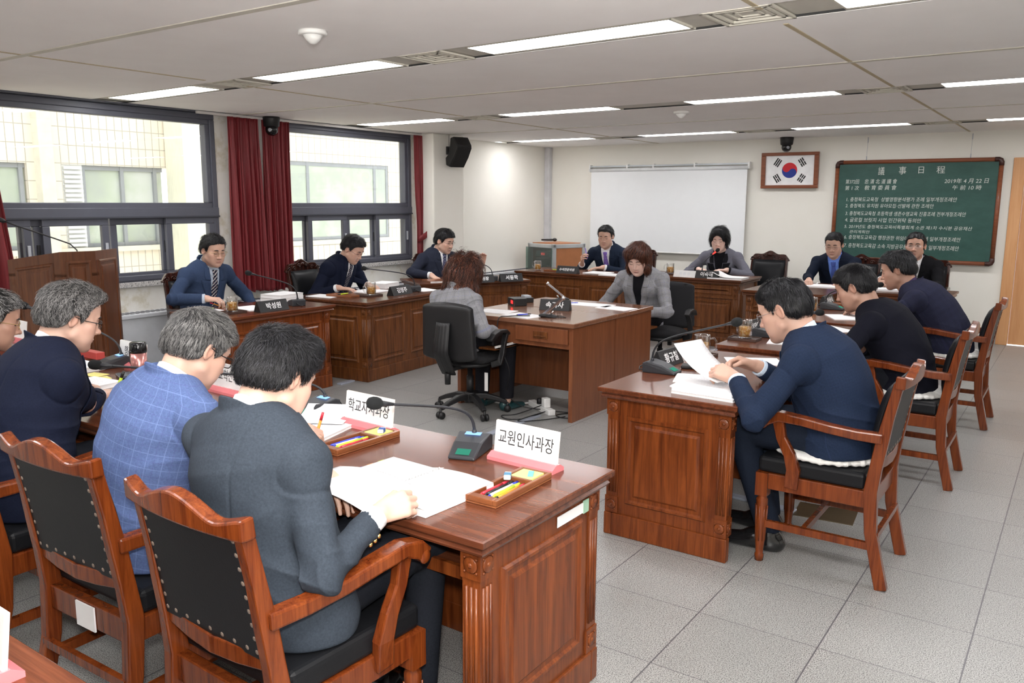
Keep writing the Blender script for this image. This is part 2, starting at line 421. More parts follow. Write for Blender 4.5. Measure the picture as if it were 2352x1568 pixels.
def hand_sdf(W, fd, up, side, s, curl=(.35,.45,.35), spread=.06, thumb=(.55,.25), curls=None):
    """side +1 right hand, -1 left; fd finger direction, up back of the hand"""
    Y = nrm(fd); Z = nrm(up-Y*(A(up)@Y)); X = np.cross(Y, Z)*side      # X towards the little finger
    R = np.stack([X, Y, Z], 1); T = lambda p: W+R@(A(p, float)*s)
    g = SG(T((0,.09,-.02)), .15*s)
    g.u(s_cap(W-Y*.015*s, T((0,.012,0)), .0255*s, .0245*s), .012*s)
    for fx, fy, _ in FINGERS: g.u(s_cap(T((fx*.62,.02,-.004)), T((fx,fy-.004,-.002)), .0145*s, .0115*s), .012*s)
    g.u(s_cap(T((-.018,.028,-.010)), T((-.030,.055,-.014)), .0155*s, .0125*s), .012*s)
    tips = []
    for i, (fx, fy, L) in enumerate(FINGERS):
        p = A((fx, fy, -.002)); a = 0; cu = curls[i] if curls else curl; f1 = SG()
        sp = fx*spread/.02*.35
        for j in range(3):
            a += cu[j]; d = A((sp*math.cos(a), math.cos(a), -math.sin(a))); q = p+d/np.linalg.norm(d)*L[j]
            f1.u(s_cap(T(p), T(q), (.0088-.0008*j)*s, (.0082-.0010*j)*s), .003*s); p = q
        tips.append(T(p)); g.u(f1, .005*s)
    t1, t2 = thumb; p = A((-.030,.048,-.012)); f1 = SG(); az = t1
    for j, L in enumerate((.036, .028)):
        d = A((-math.sin(az), math.cos(az)*.9, -.35-.25*t2*(j+1))); q = p+d/np.linalg.norm(d)*L
        f1.u(s_cap(T(p), T(q), (.0108-.001*j)*s, (.0096-.0015*j)*s), .004*s); p = q; az -= t2+.15
    g.u(f1, .007*s); tips.append(T(p))
    return g, tips, R
def elbow_ik(S, W, a, b, pole):
    d = W-S; L = np.linalg.norm(d); u = d/L
    if L > (a+b)*.995: k = L/((a+b)*.995); a *= k; b *= k
    x = (a*a-b*b+L*L)/(2*L); h = math.sqrt(max(a*a-x*x, 0))
    p = nrm(pole-u*(pole@u)); return S+u*x+p*h
def hairline(style):
    base = {'short': ([-.12,-.085,-.05,-.028,-.012,.004,.016,.022,.034,.05,.066,.085,.12], [-.058,-.058,-.05,-.035,.012,.02,.012,-.012,.0,.036,.052,.062,.07]),
            'high':  ([-.12,-.085,-.05,-.028,-.012,.004,.014,.02,.030,.045,.06,.08,.12], [-.052,-.05,-.04,-.02,.016,.024,.014,-.008,.008,.05,.066,.076,.085])}
    return base.get(style, base['short'])
def strands(f, name, mat, parent, org, V, N, flow, n, L, wid, lift, seg=5, wave=0.0, freq=3.0, jit=.25, block=None):
    """locks of hair as tapering ribbons combed along flow over the surface f"""
    i = RNG.choice(len(V), n); P = V[i].copy(); Nn = N[i].copy()
    P = P+Nn*RNG.uniform(-.003,.001,(n,1)); ln = L*RNG.uniform(.6,1.25,n); rnd = RNG.normal(0, jit, (n,3)); ph = RNG.uniform(0, 6.28, n)
    rows = []; w0 = wid*RNG.uniform(.6,1.3,n); rv = RNG.uniform(0,1,n)
    li = lift*RNG.uniform(.2,1.2,n)
    for k in range(seg+1):
        t = k/seg
        fl = flow(P)+rnd
        if wave: 
            sd = np.cross(Nn, fl); sd /= np.maximum(np.linalg.norm(sd,axis=1),1e-6)[:,None]
            fl = fl+sd*(wave*np.cos(ph+freq*6.28*t))[:,None]
        T = fl-Nn*(fl*Nn).sum(1)[:,None]; T /= np.maximum(np.linalg.norm(T,axis=1),1e-6)[:,None]
        B = np.cross(Nn, T); w = (w0*(1-.85*t**1.5))[:,None]*.5
        rows.append((P-B*w, P+Nn*(w0*.18)[:,None], P+B*w))
        P2 = P+T*(ln/seg)[:,None]+Nn*(li/seg*(1-.5*t))[:,None]
        if block is not None:
            bl = block(P2); P2[bl] = P[bl]
        P = P2
        if k < seg and k % 2 == 1: Nn = grad(f, P)
    VV = np.stack([np.stack(r,1) for r in rows], 1).reshape(-1,3)      # n, seg+1, 3, 3
    b = (np.arange(n)*(seg+1)*3)[:,None,None]; k = (np.arange(seg)*3)[None,:,None]; c = np.arange(2)[None,None,:]
    o = b+k+c; F = np.stack([o, o+1, o+4, o+3], -1).reshape(-1,4)
    at = np.repeat(np.stack([rv, rv, rv],1), (seg+1)*3, axis=0)
    at[:,1] = np.tile(np.repeat(np.linspace(0,1,seg+1),3), n)
    return np_mesh(name, VV, F, mat, parent, attrs={'lock': at}, org=org)
def decal(f, org, ex, es, ey, rows, m=7, off=.003, depth=.3):
    """strip laid on the surface f, seen along -ey; rows of (s, x left, x right)"""
    P = A([[org+es*s+ex*(a+(b-a)*j/(m-1))+ey*depth for j in range(m)] for s, a, b in rows]); sh = P.shape
    Q = march(f, P.reshape(-1,3), np.tile(-ey, (sh[0]*m, 1)), 45, depth*2)
    N = grad(f, Q, .006); Q = Q+N*off
    uv = A([[(a+(b-a)*j/(m-1), s, 0) for j in range(m)] for s, a, b in rows]).reshape(-1,3)
    F = [(i*m+j, i*m+j+1, (i+1)*m+j+1, (i+1)*m+j) for i in range(sh[0]-1) for j in range(m-1)]
    return Q, F, uv
def subrows(rows, n):
    out = []
    for a, b in zip(rows[:-1], rows[1:]):
        for k in range(n): out.append(tuple(a[i]+(b[i]-a[i])*k/n for i in range(3)))
    return out+[rows[-1]]
def dmesh(name, D, mat, parent, org, thick=.004):
    Q, F, uv = D; o = np_mesh(name, Q, F, mat, parent, attrs={'puv': uv}, org=org)
    md = o.modifiers.new('solid','SOLIDIFY'); md.thickness = thick; md.offset = 0
    return o
def ring(cn, ax, fx, prof, a0, a1, n, rx=1.0, ry=1.0):
    """band around a neck or wrist: prof rows (radius fn(angle), height fn(angle)); angle 0 = forward"""
    ax = nrm(ax); fy = nrm(fx-ax*(A(fx)@ax)); sx = np.cross(fy, ax); rows = []
    for k in range(n+1):
        a = a0+(a1-a0)*k/n
        rows.append([cn+(fy*math.cos(a)*ry+sx*math.sin(a)*rx)*r(a)+ax*h(a) for r, h in prof])
    return A(rows)
def ringmesh(name, G, mat, parent, org, thick=.003):
    n, m = G.shape[:2]; F = [(i*m+j, i*m+j+1, (i+1)*m+j+1, (i+1)*m+j) for i in range(n-1) for j in range(m-1)]
    V = G.reshape(-1,3); o = np_mesh(name, V, F, mat, parent, attrs={'puv': V-org}, org=org)
    md = o.modifiers.new('solid','SOLIDIFY'); md.thickness = thick; md.offset = 0
    return o
def person(label, hip, yaw, head, hyaw, hpitch, hroll=0, s=1.05, res=.0055, wrists=None, hands=None, skin=None, jacket=None, shirt=None, tie=None,
           trousers=None, shoe=None, hair=None, glasses=None, fem=False, wide=1.0, open_v=True, lapels=True, vlow=.30, knees=None, feet=None, jaw=1.0,
           poles=None, eyes='down', group=None, sh_yaw=0, slouch=.035, collar=True, cuffs=True, badge=False, top=None, buttons=0, nose=1.0, cuffmat=None, vw=1.0, seat=.507, slv=None):
    """a seated figure posed in world space; yaw: facing of the trunk (0 = +y, counter-clockwise)"""
    H = A(hip, float); HC = A(head, float); up = A((0,0,1.)); org = A((H[0],H[1],0.))
    f = A((-math.sin(yaw), math.cos(yaw), 0)); X = A((math.cos(yaw), math.sin(yaw), 0))
    Xs = A((math.cos(yaw+sh_yaw), math.sin(yaw+sh_yaw), 0)); fs = np.cross(up, Xs)
    root = thing('person', label, 'person', tuple(org), 0, group); P_ = dict(parent=root, org=org)
    Rh = rotm(hyaw, hpitch, hroll); S = HC+Rh@A((0,-.028,-.062))*s
    dlean = nrm(HC-H); N = S-(f*.035+up*.078)*s-Rh@A((0,.02,0))*s*.5
    M = (H+N)/2-f*slouch*s+(dlean-up*(dlean@up))*(-.06)
    def sp(t): return (1-t)**2*H+2*t*(1-t)*M+t*t*N
    w = s*(.9 if fem else 1.0)*wide
    sec = [(0,.165,.118),(.3,.150,.112),(.55,.160,.116),(.78,.168,.112),(.93,.13,.082)]
    tsh = .885; shw = (.165 if fem else .182)*s*(.5+.5*wide)
    Sh = {k: sp(tsh)+Xs*shw*k-up*.012*s for k in (1,-1)}
    def torso(off, g):
        for (t0,a0,b0),(t1,a1,b1) in zip(sec[:-1], sec[1:]):
            Xa = X if t1 < .6 else Xs
            g.u(s_ecap(sp(t0), sp(t1), (a0*w+off, b0*w+off), (a1*w+off, b1*w+off), Xa), .05)
        for k in (1,-1):
            g.u(s_cap(sp(.94)+Xs*.03*k*s, Sh[k], .048*s+off*.8, .05*s+off*.9), .05)
        if fem:
            for k in (1,-1): g.u(s_ell(sp(.66)+X*.07*k*s+fs*.075*s, A((.06,.05,.06))*s+off), .04)
    # arms and hands
    La, Lb = .285*s, .25*s
    Wr = {}; El = {}
    for k, i in ((1,0),(-1,1)):
        Wt = A(wrists[i], float) if wrists and wrists[i] is not None else sp(.1)+X*k*.2+f*.33+up*.1
        pole = A(poles[i], float) if poles and poles[i] is not None else Xs*k*.75-up*1.0-fs*.25
        El[k] = elbow_ik(Sh[k], Wt, La, Lb, pole); Wr[k] = Wt
    # body: one continuous skin surface
    hg, HT = head_sdf(HC, Rh, s, fem, jaw, nose)
    body = SG(); body.u(hg, 0)
    nk = SG((S+N)/2, .2*s); nk.u(s_cap(HC+Rh@A((0,-.022,-.05))*s, N-up*.03*s, (.047 if fem else .054)*s, (.052 if fem else .062)*s), .02)
    nk.u(s_cap(HC+Rh@A((0,-.055,-.03))*s, N-f*.012*s, .034*s, .045*s), .03); body.u(nk, .022*s)
    core = SG(); torso(-.022, core)
    for k in (1,-1):
        core.u(s_cap(Sh[k], El[k], .042*s, .036*s), .03); core.u(s_cap(El[k], Wr[k], .035*s, .024*s), .012)
    body.u(core, .025)
    tips = {}
    for k, i in ((1,0),(-1,1)):
        hd = dict(hands[i]) if hands and hands[i] else {}
        fd = A(hd.pop('fd', None) if 'fd' in hd else nrm(nrm(Wr[k]-El[k])*A((1,1,.25))+f*.2), float)
        u2 = A(hd.pop('up', (0,0,1)), float)
        if hd.pop('hide', False): continue
        hs, tp, RR = hand_sdf(Wr[k], fd, u2, k, s*(.9 if fem else 1.0), **hd); body.u(hs, .012*s); tips[k] = (tp, RR)
    kn = {}; an = {}
    for k, i in ((1,0),(-1,1)):
        kn[k] = A(knees[i], float) if knees else H+f*.44*s+X*k*.10*s+up*.03
        an[k] = A(feet[i], float) if feet else A((*(kn[k]-f*.04)[:2], .085))
        body.u(SG().u(s_cap(H+X*.07*k*s, kn[k], .06*s, .045*s), .02).u(s_cap(kn[k], an[k], .045*s, .033*s), .02), .02)
    pts = [H, N, HC, *El.values(), *Wr.values(), *kn.values(), *an.values()]+[p for t in tips.values() for p in t[0]]
    lo = np.min(pts, 0)-.22; hi = np.max(pts, 0)+.22; lo[2] = max(lo[2], -.03)
    V, F = sdf_mesh(body, lo, hi, res)
    # skin tint: lips, cheeks, ears
    loc = ((V-HC)@Rh)/s; col = np.zeros((len(V),3)); ell = lambda c, r: np.exp(-(((loc-A(c))/A(r))**2).sum(1))
    col[:,0] = np.clip(ell((0,.09,-.0625),(.02,.02,.0055))+ell((0,.09,-.0735),(.017,.02,.006)), 0, 1)*(1.0 if fem else .6)
    col[:,1] = ell((.045,.06,-.02),(.025,.03,.022))+ell((-.045,.06,-.02),(.025,.03,.022))+ell((0,.105,-.03),(.014,.02,.012))+.8*(np.abs(loc[:,0]) > .077)*(np.abs(loc[:,2]) < .04)
    if not fem: col[:,2] = np.clip(ell((0,.09,-.055),(.03,.03,.007))+ell((0,.07,-.1),(.045,.04,.022)), 0, 1)*(1-np.clip(col[:,0]*2,0,1))
    np_mesh('body', V, F, skin, attrs={'tint': col}, **P_)
    # brows, lashes
    def on_face(pts, r, name, mat, rr=None):
        P = A([HT(x,.16,z) for x, z in pts]); Q = march(hg, P, np.tile(-Rh[:,1], (len(P),1)), 40, .2)+Rh[:,1]*(r*.3 if nm != 'mouth_line' else .0012)
        mb = MB(); mb.tube([tuple(q-org) for q in Q], [r*q for q in (rr or [1]*len(pts))], 6)
        return mb, name, mat
    fm = hair['brow']
    for nm, seq, r, rr in (('mouth_line', [(.0,-.068),(.008,-.0672),(.016,-.068),(.0225,-.0695)], .0012, [1,1,1,.5]), ('eyebrow', [(.014,.0255),(.024,.0285),(.036,.0285),(.047,.024)], .0036 if not fem else .0024, [.8,1.1,1,.4]),
                           ('eyelashes', [(.0175,.0005),(.025,-.0025),(.034,-.0035),(.042,-.0015),(.0475,.002)] if eyes == 'down' else [(.0175,.003),(.025,.008),(.034,.0085),(.042,.006),(.0475,.002)], .0017, [.6,1,1.2,1,.7])):
        if nm == 'mouth_line':
            m1, _, _ = on_face([(-x, z) for x, z in seq[:0:-1]]+seq, r*s, nm, fm, rr[:0:-1]+rr); m1.build(nm, MAT['mouth'], root); continue
        for k in (1,-1):
            m1, _, _ = on_face([(k*x, z) for x, z in seq], r*s, nm, fm, rr); m1.build(nm, fm, root)
    if eyes == 'open':
        for nm, y, rad, mt in (('eyeball', .0775, (.0105,.008,.0048), MAT['eye_white']), ('iris', .0815, (.0046,.0052,.0046), MAT['iris'])):
            for k in (1,-1):
                mb = MB(); c = HT(k*.0325, y, .0035); mb.M = Matrix.Translation(Vector(c-org)) @ Matrix(Rh.tolist()).to_4x4(); mb.ball((0,0,0), tuple(A(rad)*s), 12, 8)
                mb.build(nm, mt, root)
    # trousers
    tr = SG()
    tr.u(s_ecap(H-up*.01+f*.01, sp(.16), (.172*w,.128*w), (.158*w,.118*w), X), .03)
    for k in (1,-1):
        fo = lambda P, t: .003*np.sin(50*P[:,0]*k+35*P[:,1]+30*P[:,2]+2*np.sin(40*P[:,1]))*np.exp(-((t-.9)/.3)**2)
        tr.u(s_cap(H+X*.085*k*s, kn[k], .088*s, .066*s, fo), .035)
        tr.u(s_cap(kn[k], an[k]+up*.02, .066*s, .05*s), .02)
        tr.cut(s_cap(an[k]-up*.1, an[k]-up*.03, .10, .07), .004)
    V, F = sdf_mesh(tr, np.min([H,*kn.values(),*an.values()],0)-.2, np.max([H,sp(.16),*kn.values(),*an.values()],0)+.2, max(res*1.4,.006))
    np_mesh('trousers', V, F, trousers, **P_)
    # shoes
    if shoe is not False:
        for k in (1,-1):
            sm = SG(); b = A((an[k][0],an[k][1],0.)); df = nrm(f+X*k*.12)
            if fem:
                sm.u(s_ecap(b+df*.02*s+up*.032, b+df*.155*s+up*.022, (.036*s,.034*s), (.034*s,.020*s), np.cross(df,up)), .02).u(s_ell(b-df*.03*s+up*.045, A((.034,.034,.042))*s), .02)
                sm.cut(s_ell(b+df*.015*s+up*.095, A((.036,.07,.055))*s), .004).cut(lambda P: P[:,2]-.001, .001) if False else sm.cut(s_ell(b+df*.02*s+up*.098, A((.034,.034,.055))*s), .004)
            else:
                sm.u(s_ecap(b-df*.03*s+up*.04, b+df*.17*s+up*.032, (.042*s,.042*s), (.040*s,.026*s), np.cross(df,up)), .02).u(s_cap(b+up*.05, b+up*.105, .045*s, .043*s), .03)
                sm.u(s_ell(b+df*.06*s+up*.06, A((.04,.04,.03))*s), .03)
            sm.both(lambda P: .004-P[:,2], .002)
            V, F = sdf_mesh(sm, b-.26, b+.3, .006); np_mesh('shoe', V, F, shoe, **P_)
    # shirt or top under the jacket
    es = nrm(N-sp(vlow)); ex = nrm(Xs-es*(Xs@es)); fp = fs-es*(fs@es); fp = nrm(fp-ex*(fp@ex)); B0 = sp(vlow); SL = np.linalg.norm(N-B0)
    shs = SG(); torso(.002, shs)
    shs.cut(s_cap(N+nrm(S-N)*(.012 if not fem or collar else -.05)*s, S+up*.2, (.0655 if not fem else .068)*s, .11*s), .006)
    ncut = s_cap(N+nrm(S-N)*.004*s+fs*.004, S+up*.25, .070*s, .10*s)
    if jacket is not None:
        V, F = sdf_mesh(shs, sp(.25)-.3, N+.3, .0065); keep = ((V-sp(.3))@es > -.05) & ((V-sp(.5))@fp > -.02); 
        fk = keep[F].all(1); V2 = V; np_mesh('shirt', V2, F[fk], shirt, attrs={'puv': np.stack([(V-B0)@ex,(V-B0)@es,0*V[:,0]],1)}, **P_)
    jm = jacket if jacket is not None else shirt
    jk = SG(); torso(.016, jk)
    jk.u(s_ecap(H-up*.055*s-f*.01, sp(.2), (.188*w,.140*w), (.170*w,.13*w), X), .04)
    ph0 = RNG.uniform(0,6)
    for k in (1,-1):
        ua = nrm(El[k]-Sh[k])
        fv = RNG.normal(0, 1, (4,3)); fv = fv/np.linalg.norm(fv,axis=1)[:,None]*A((38,55,70,90))[:,None]
        def wr(P): return .5-np.sqrt(np.abs(np.sin(P@fv[0]*.8+1.8*np.sin(P@fv[1]*.5))))*.75+np.sin(P@fv[2]+1.2*np.sin(P@fv[0]*.5))*.25
        def fo1(P, t): return wr(P)*(.0016+.0095*np.exp(-((t-.97)/.30)**2)+.004*np.exp(-((t-.25)/.2)**2))
        def fo2(P, t): return wr(P)*(.0016+.0095*np.exp(-((t-.03)/.28)**2))
        jk.u(s_cap(Sh[k]+up*.004-X*k*.004, El[k], .057*s, .050*s, fo1), .03)
        g2 = SG(); we = Wr[k]-nrm(Wr[k]-El[k])*.028*s
        g2.u(s_cap(El[k], Wr[k], .049*s, .037*s, fo2), 0)
        d = nrm(Wr[k]-El[k]); g2.both(lambda P, we=we, d=d: (P-we)@d, .006); jk.u(g2, .018)
    if lapels:
        axn = nrm(S-N)
        def collar_f(P):
            q = P-N; h = q@axn; r = q-h[:,None]*axn; rl = np.linalg.norm(r,axis=1); ca = (r@fs)/np.maximum(rl,1e-6)
            return np.maximum(np.maximum(ncut(P)-.0115*s, h-(.020-.026*ca)*s), -.045*s-h)
        jk.u(collar_f, .005)
    jk.cut(ncut, .004)
    if seat is not None: jk.both(lambda P: seat-P[:,2], .012)
    if jacket is not None and open_v:
        def vcut(P):
            q = P-B0; u = q@es; x = np.abs(q@ex); y = q@fp
            wv = (.010+.047*np.clip(u/SL,0,1.2)*vw)*s*(1 if not fem else .95)
            return np.maximum(np.maximum(x-wv, .0-u), .01-y)
        jk.cut(vcut, .003)
    base_jk = jk; fvt = RNG.normal(0,1,(4,3)); fvt[:,2] *= 1.6; fvt = fvt/np.linalg.norm(fvt,axis=1)[:,None]*A((26,40,58,75))[:,None]
    yb0 = np.cross(nrm(N-H), X); yb0 = yb0 if yb0@f > 0 else -yb0
    def jk(P):
        d = base_jk(P); m = np.abs(d) < .03
        if not m.any(): return d
        q = P[m]; w0_ = np.sin(q@fvt[0]+1.4*np.sin(q@fvt[1]*.6))*.6+np.sin(q@fvt[2]+1.3*np.sin(q@fvt[0]*.8))*.35
        w_ = .62-1.25*np.sqrt(np.abs(np.sin(q@fvt[0]*.9+1.8*np.sin(q@fvt[1]*.5))))*.6-.5*np.sqrt(np.abs(np.sin(q@fvt[2]*.8+1.5*np.sin(q@fvt[0]*.6))))*.6
        e = w0_*.0022
        for k in (1,-1):
            ap = Sh[k]-up*.15*s-Xs*k*.03*s; e = e+w_*.0105*np.exp(-(((q-ap)/(.12*s))**2).sum(1))
            r = np.linalg.norm(q-(Sh[k]-up*.012*s+Xs*k*.012*s), axis=1); e = e-.0050*np.exp(-((r-.084*s)/.0050)**2)+.004*np.exp(-((r-.070*s)/.014)**2)
        h = (q-H)@X; bk = (q-sp(.5))@yb0
        e = e-.0034*np.exp(-(h/.0042)**2)*(bk < -.02)
        e = e+w_*.0085*np.exp(-(((q-H-up*.08)@nrm(N-H))/.08)**2)
        d[m] = d[m]-e
        return d
    lo = np.min([H-.05, N, *El.values(), *Wr.values()], 0)-.23; hi = np.max([H, N, *El.values(), *Wr.values()], 0)+.2
    V, F = sdf_mesh(jk, lo, hi, res)
    # pattern coordinates: across the body / along the trunk, around / along the sleeves
    def segd(P, a, b): ab = b-a; t = np.clip((P-a)@ab/(ab@ab),0,1); return np.linalg.norm(P-a-t[:,None]*ab,axis=1), t
    el = nrm(N-H); q = V-H; tt = np.clip(q@el/np.linalg.norm(N-H),0,1)[:,None]; cc = V-((1-tt)**2*H+2*tt*(1-tt)*M+tt*tt*N); yb = np.cross(el,X)
    puv = np.stack([np.arctan2(cc@X, -(cc@(-yb if (yb@f) < 0 else yb)))*.15*w, q@el, 0*q[:,0]],1)
    dt, _ = segd(V, sp(.1)+0*X, sp(.85))
    for k in (1,-1):
        d1, t1 = segd(V, Sh[k], El[k]); d2, t2 = segd(V, El[k], Wr[k]); da = np.minimum(d1,d2); m = (da < .085*s) & (da < dt*.62)
        m = (m | (np.abs((V-sp(tsh))@Xs) > shw*1.04)) & ((t1 > .03) | (d2 < d1))
        ua = nrm(El[k]-Sh[k]); fa = nrm(Wr[k]-El[k])
        for mm, a, u_, off in ((m & (d1 <= d2), Sh[k], ua, 0), (m & (d2 < d1), El[k], fa, La)):
            r = V[mm]-a; x1 = nrm(np.cross(u_, f)); y1 = np.cross(u_, x1)
            puv[mm] = np.stack([np.arctan2(r@x1, r@y1)*.058*s, r@u_+off, 0*r[:,0]],1)
    np_mesh('jacket' if jacket is not None else 'sweater', V, F, jm, attrs={'puv': puv}, **P_)
    ax = nrm(S-N); c1 = math.cos
    if jacket is not None and lapels:
        vw0 = lambda t: (.010+.047*t*vw)*s*(1 if not fem else .95)
        for k in (1,-1):
            R1 = [(t, vw0(t)-.004*s, vw0(t)+wd*s) for t, wd in ((.0,.004),(.12,.026),(.3,.046),(.5,.063),(.66,.076),(.70,.078))]
            R2 = [(t, vw0(t)-.004*s, vw0(t)+wd*s) for t, wd in ((.715,.046),(.80,.05),(.9,.042),(1.0,.03))]
            for RR, lab in ((R1,'lapel'),(R2,'lapel')):
                D = decal(jk, B0, ex*k, es, fp, [(t*SL,a,b) for t,a,b in subrows(RR,4)], 7, .005)
                dmesh(lab, D, jm if lapels is True else lapels, root, org)
    if collar and shirt is not None:
        G = ring(N+ax*.012*s, ax, f, [(lambda a: .0665*s, lambda a: -.02*s), (lambda a: .0645*s, lambda a: (.034-.014*c1(a))*s), (lambda a: .062*s, lambda a: (.036-.014*c1(a))*s), (lambda a: .061*s, lambda a: .0)], .16, 2*PI-.16, 30, 1.0, 1.0)
        ringmesh('shirt_collar', G, shirt, root, org, .003)
        for k in (1,-1):
            D = decal(shs, B0, ex*k, es, fp, [(t*SL,a*s,b*s) for t,a,b in subrows([(.80,.030,.034),(.88,.016,.046),(.97,.004,.05)],3)], 5, .006)
            dmesh('shirt_collar', D, shirt, root, org, .003)
    if tie is not None:
        rows = [(-.06,-.036,.036),(.25,-.034,.034),(.55,-.028,.028),(.80,-.019,.019),(.83,-.017,.017)]
        D = decal(shs, B0, ex, es, fp, [(t*SL,a*s,b*s) for t,a,b in subrows(rows,4)], 5, .006); dmesh('tie', D, tie, root, org, .004)
        D = decal(shs, B0, ex, es, fp, [(t*SL,a*s,b*s) for t,a,b in subrows([(.82,-.014,.014),(.88,-.02,.02),(.95,-.023,.023)],3)], 5, .012); dmesh('tie_knot', D, tie, root, org, .008)
    if badge:
        D = decal(jk, B0, ex, es, fp, [(.56*SL+.016*q, -.107*s-b*s*-1-.0, -.107*s+b*s) for q, b in ((0,.003),(.25,.0075),(.5,.008),(.75,.0075),(1,.003))], 5, .009)
        dmesh('lapel_badge', D, MAT['gold'], root, org, .003)
    if slv:
        for k in (1,-1):
            d = nrm(Wr[k]-El[k]); o_ = nrm(X*k*.8-up*.9); o_ = nrm(o_-d*(o_@d))
            for j in range(3):
                c_ = Wr[k]-d*(.05+.019*j)*s; q_ = march(jk, (c_+o_*.12)[None], -o_[None], 40, .2)[0]; mb = MB(); mb.ball(tuple(q_+o_*.001-org), (.0075,.0075,.0075), 10, 6); mb.build('sleeve_button', slv, root)
    if buttons:
        for b_ in range(buttons):
            mb = MB()
            Q, _, _ = decal(jk, B0, ex, es, fp, [(-.03-.11*b_, .0, .001),(-.031-.11*b_, .0, .001)], 2, .004); mb.ball(tuple(Q[0]-org), (.009,.009,.009), 10, 6)
            mb.build('button', MAT['button'], root)
    if cuffs and cuffmat is not False and (shirt is not None):
        for k in (1,-1):
            if k not in tips: continue
            d = nrm(Wr[k]-El[k]); r0 = .036*s
            G = ring(Wr[k], d, up if abs(d[2]) < .9 else f, [(lambda a: r0-.001, lambda a: -.05*s), (lambda a: r0, lambda a: -.012*s), (lambda a: r0-.003, lambda a: -.009*s), (lambda a: .027*s, lambda a: -.016*s)], 0, 2*PI, 20)
            ringmesh('shirt_cuff', G, cuffmat or shirt, root, org, .003)
    # hair
    make_hair(root, org, HC, Rh, s, hg, HT, hair, fem, res)
    if glasses: make_glasses(root, org, HC, Rh, s, glasses, hg)
    return dict(root=root, tips=tips, wr=Wr, el=El, N=N, sh=Sh, sp=sp, f=f, X=X)
def make_hair(root, org, HC, Rh, s, hg, HT, hair, fem, res):
    st = hair['style']; th = hair.get('thick', .012)
    ys, zs = hairline(hair.get('line', 'short'))
    T = lambda x, y, z: HC+Rh@(A((x,y,z))*s)
    sk = SG(T(0,-.01,.02), .2*s)
    sk.u(s_ell(T(0,-.016,.036), A((.0765+th*.75,.094+th*.8,.083+th))*s, Rh), 0)
    sk.u(s_ell(T(0,.028,.056), A((.064+th*.7,.058+th*.5,.05+th))*s, Rh), .03*s)
    sk.u(s_ell(T(0,-.04,-.01), A((.068+th*.5,.068+th*.6,.06))*s, Rh), .03*s)
    for c, r in hair.get('blobs', []): sk.u(s_ell(T(*c), A(r)*s, Rh), .025*s)
    def reg(P):
        q = ((P-HC)@Rh)/s; hl = np.interp(q[:,1], ys, zs)
        hl = hl+hair.get('part', 0)*q[:,0]*np.clip((q[:,1]-.03)/.03,0,1)
        return (hl-q[:,2])*.75*s
    if st in ('short',):
        sk.both(reg, .008*s)
    else:
        # longer hair hangs beside the face: keep the face itself clear
        sk.cut(s_ell(T(0,.115,-.03), A((.068,.075,hair.get('face_h',.088)))*s, Rh), .01*s)
    nf = hair.get('rough', .004)
    seed = RNG.uniform(0, 50, 3)
    def hf(P):
        q = ((P-HC)@Rh)/s; d = sk(P)
        m = d < .03
        if nf and m.any():
            a = np.arctan2(q[m,0], q[m,1]-.0)*7
            d[m] = d[m]-nf*s*(np.sin(a+55*q[m,2]+3*np.sin(30*q[m,1]+seed[0]))*.5+np.sin(95*q[m,0]+60*q[m,1]+seed[1])*.35+np.sin(130*q[m,2]-80*q[m,1]+seed[2])*.3)
        return d
    V, F = sdf_mesh(hf, HC-.3*s, HC+.24*s, max(res*.85,.004))
    np_mesh('hair', V, F, hair['mat'], root, attrs={'lock': np.tile(A((.35,.2,0)), (len(V),1))}, org=org)
    N = grad(hf, V, .004); cr = T(*hair.get('crown', (.012,-.06,.12)))
    front = Rh@A(hair.get('front', (.9,.2,.25)), float); fw = .92 if 'front' in hair else 0.
    comb = Rh@A(hair.get('comb', (0,.3,0)), float); dn = -Rh[:,2]
    def flow(P):
        d = P-cr; r = np.linalg.norm(d,axis=1)[:,None]; q = (P-HC)@Rh/s
        topw = np.clip((q[:,2]-.05)/.05,0,1)[:,None]
        fr = np.clip((q[:,1:2]-.0)/.05,0,1)*np.clip((q[:,2:3]-.02)/.04,0,1)*fw
        return (d/np.maximum(r,.02)*.8+comb[None]*topw+dn[None]*(1-topw)*hair.get('down',.8))*(1-fr)+front[None]*fr
    # no locks grow out of the underside or into the face
    q = ((V-HC)@Rh)/s; ok = (N@-Rh[:,2] < .6) & (hg(V) > -.002)
    if st == 'short': ok &= reg(V) < -.005*s
    def block(P):
        q = ((P-HC)@Rh)/s
        if st == 'short': return reg(P) > hair.get('over', .004)*s
        return ((q[:,0]/.060)**2+((q[:,2]+hair.get('face_z',.034))/.084)**2 < 1) & (q[:,1] > .02)
    if hair.get('n', 0):
        strands(sk, 'hair_locks', hair['mat'], root, org, V[ok], N[ok], flow, hair['n'], hair.get('len',.045)*s, hair.get('wid',.0028)*s, hair.get('lift',.006)*s, wave=hair.get('wave',0), jit=hair.get('jit',.25), freq=hair.get('freq',1.5), block=block)
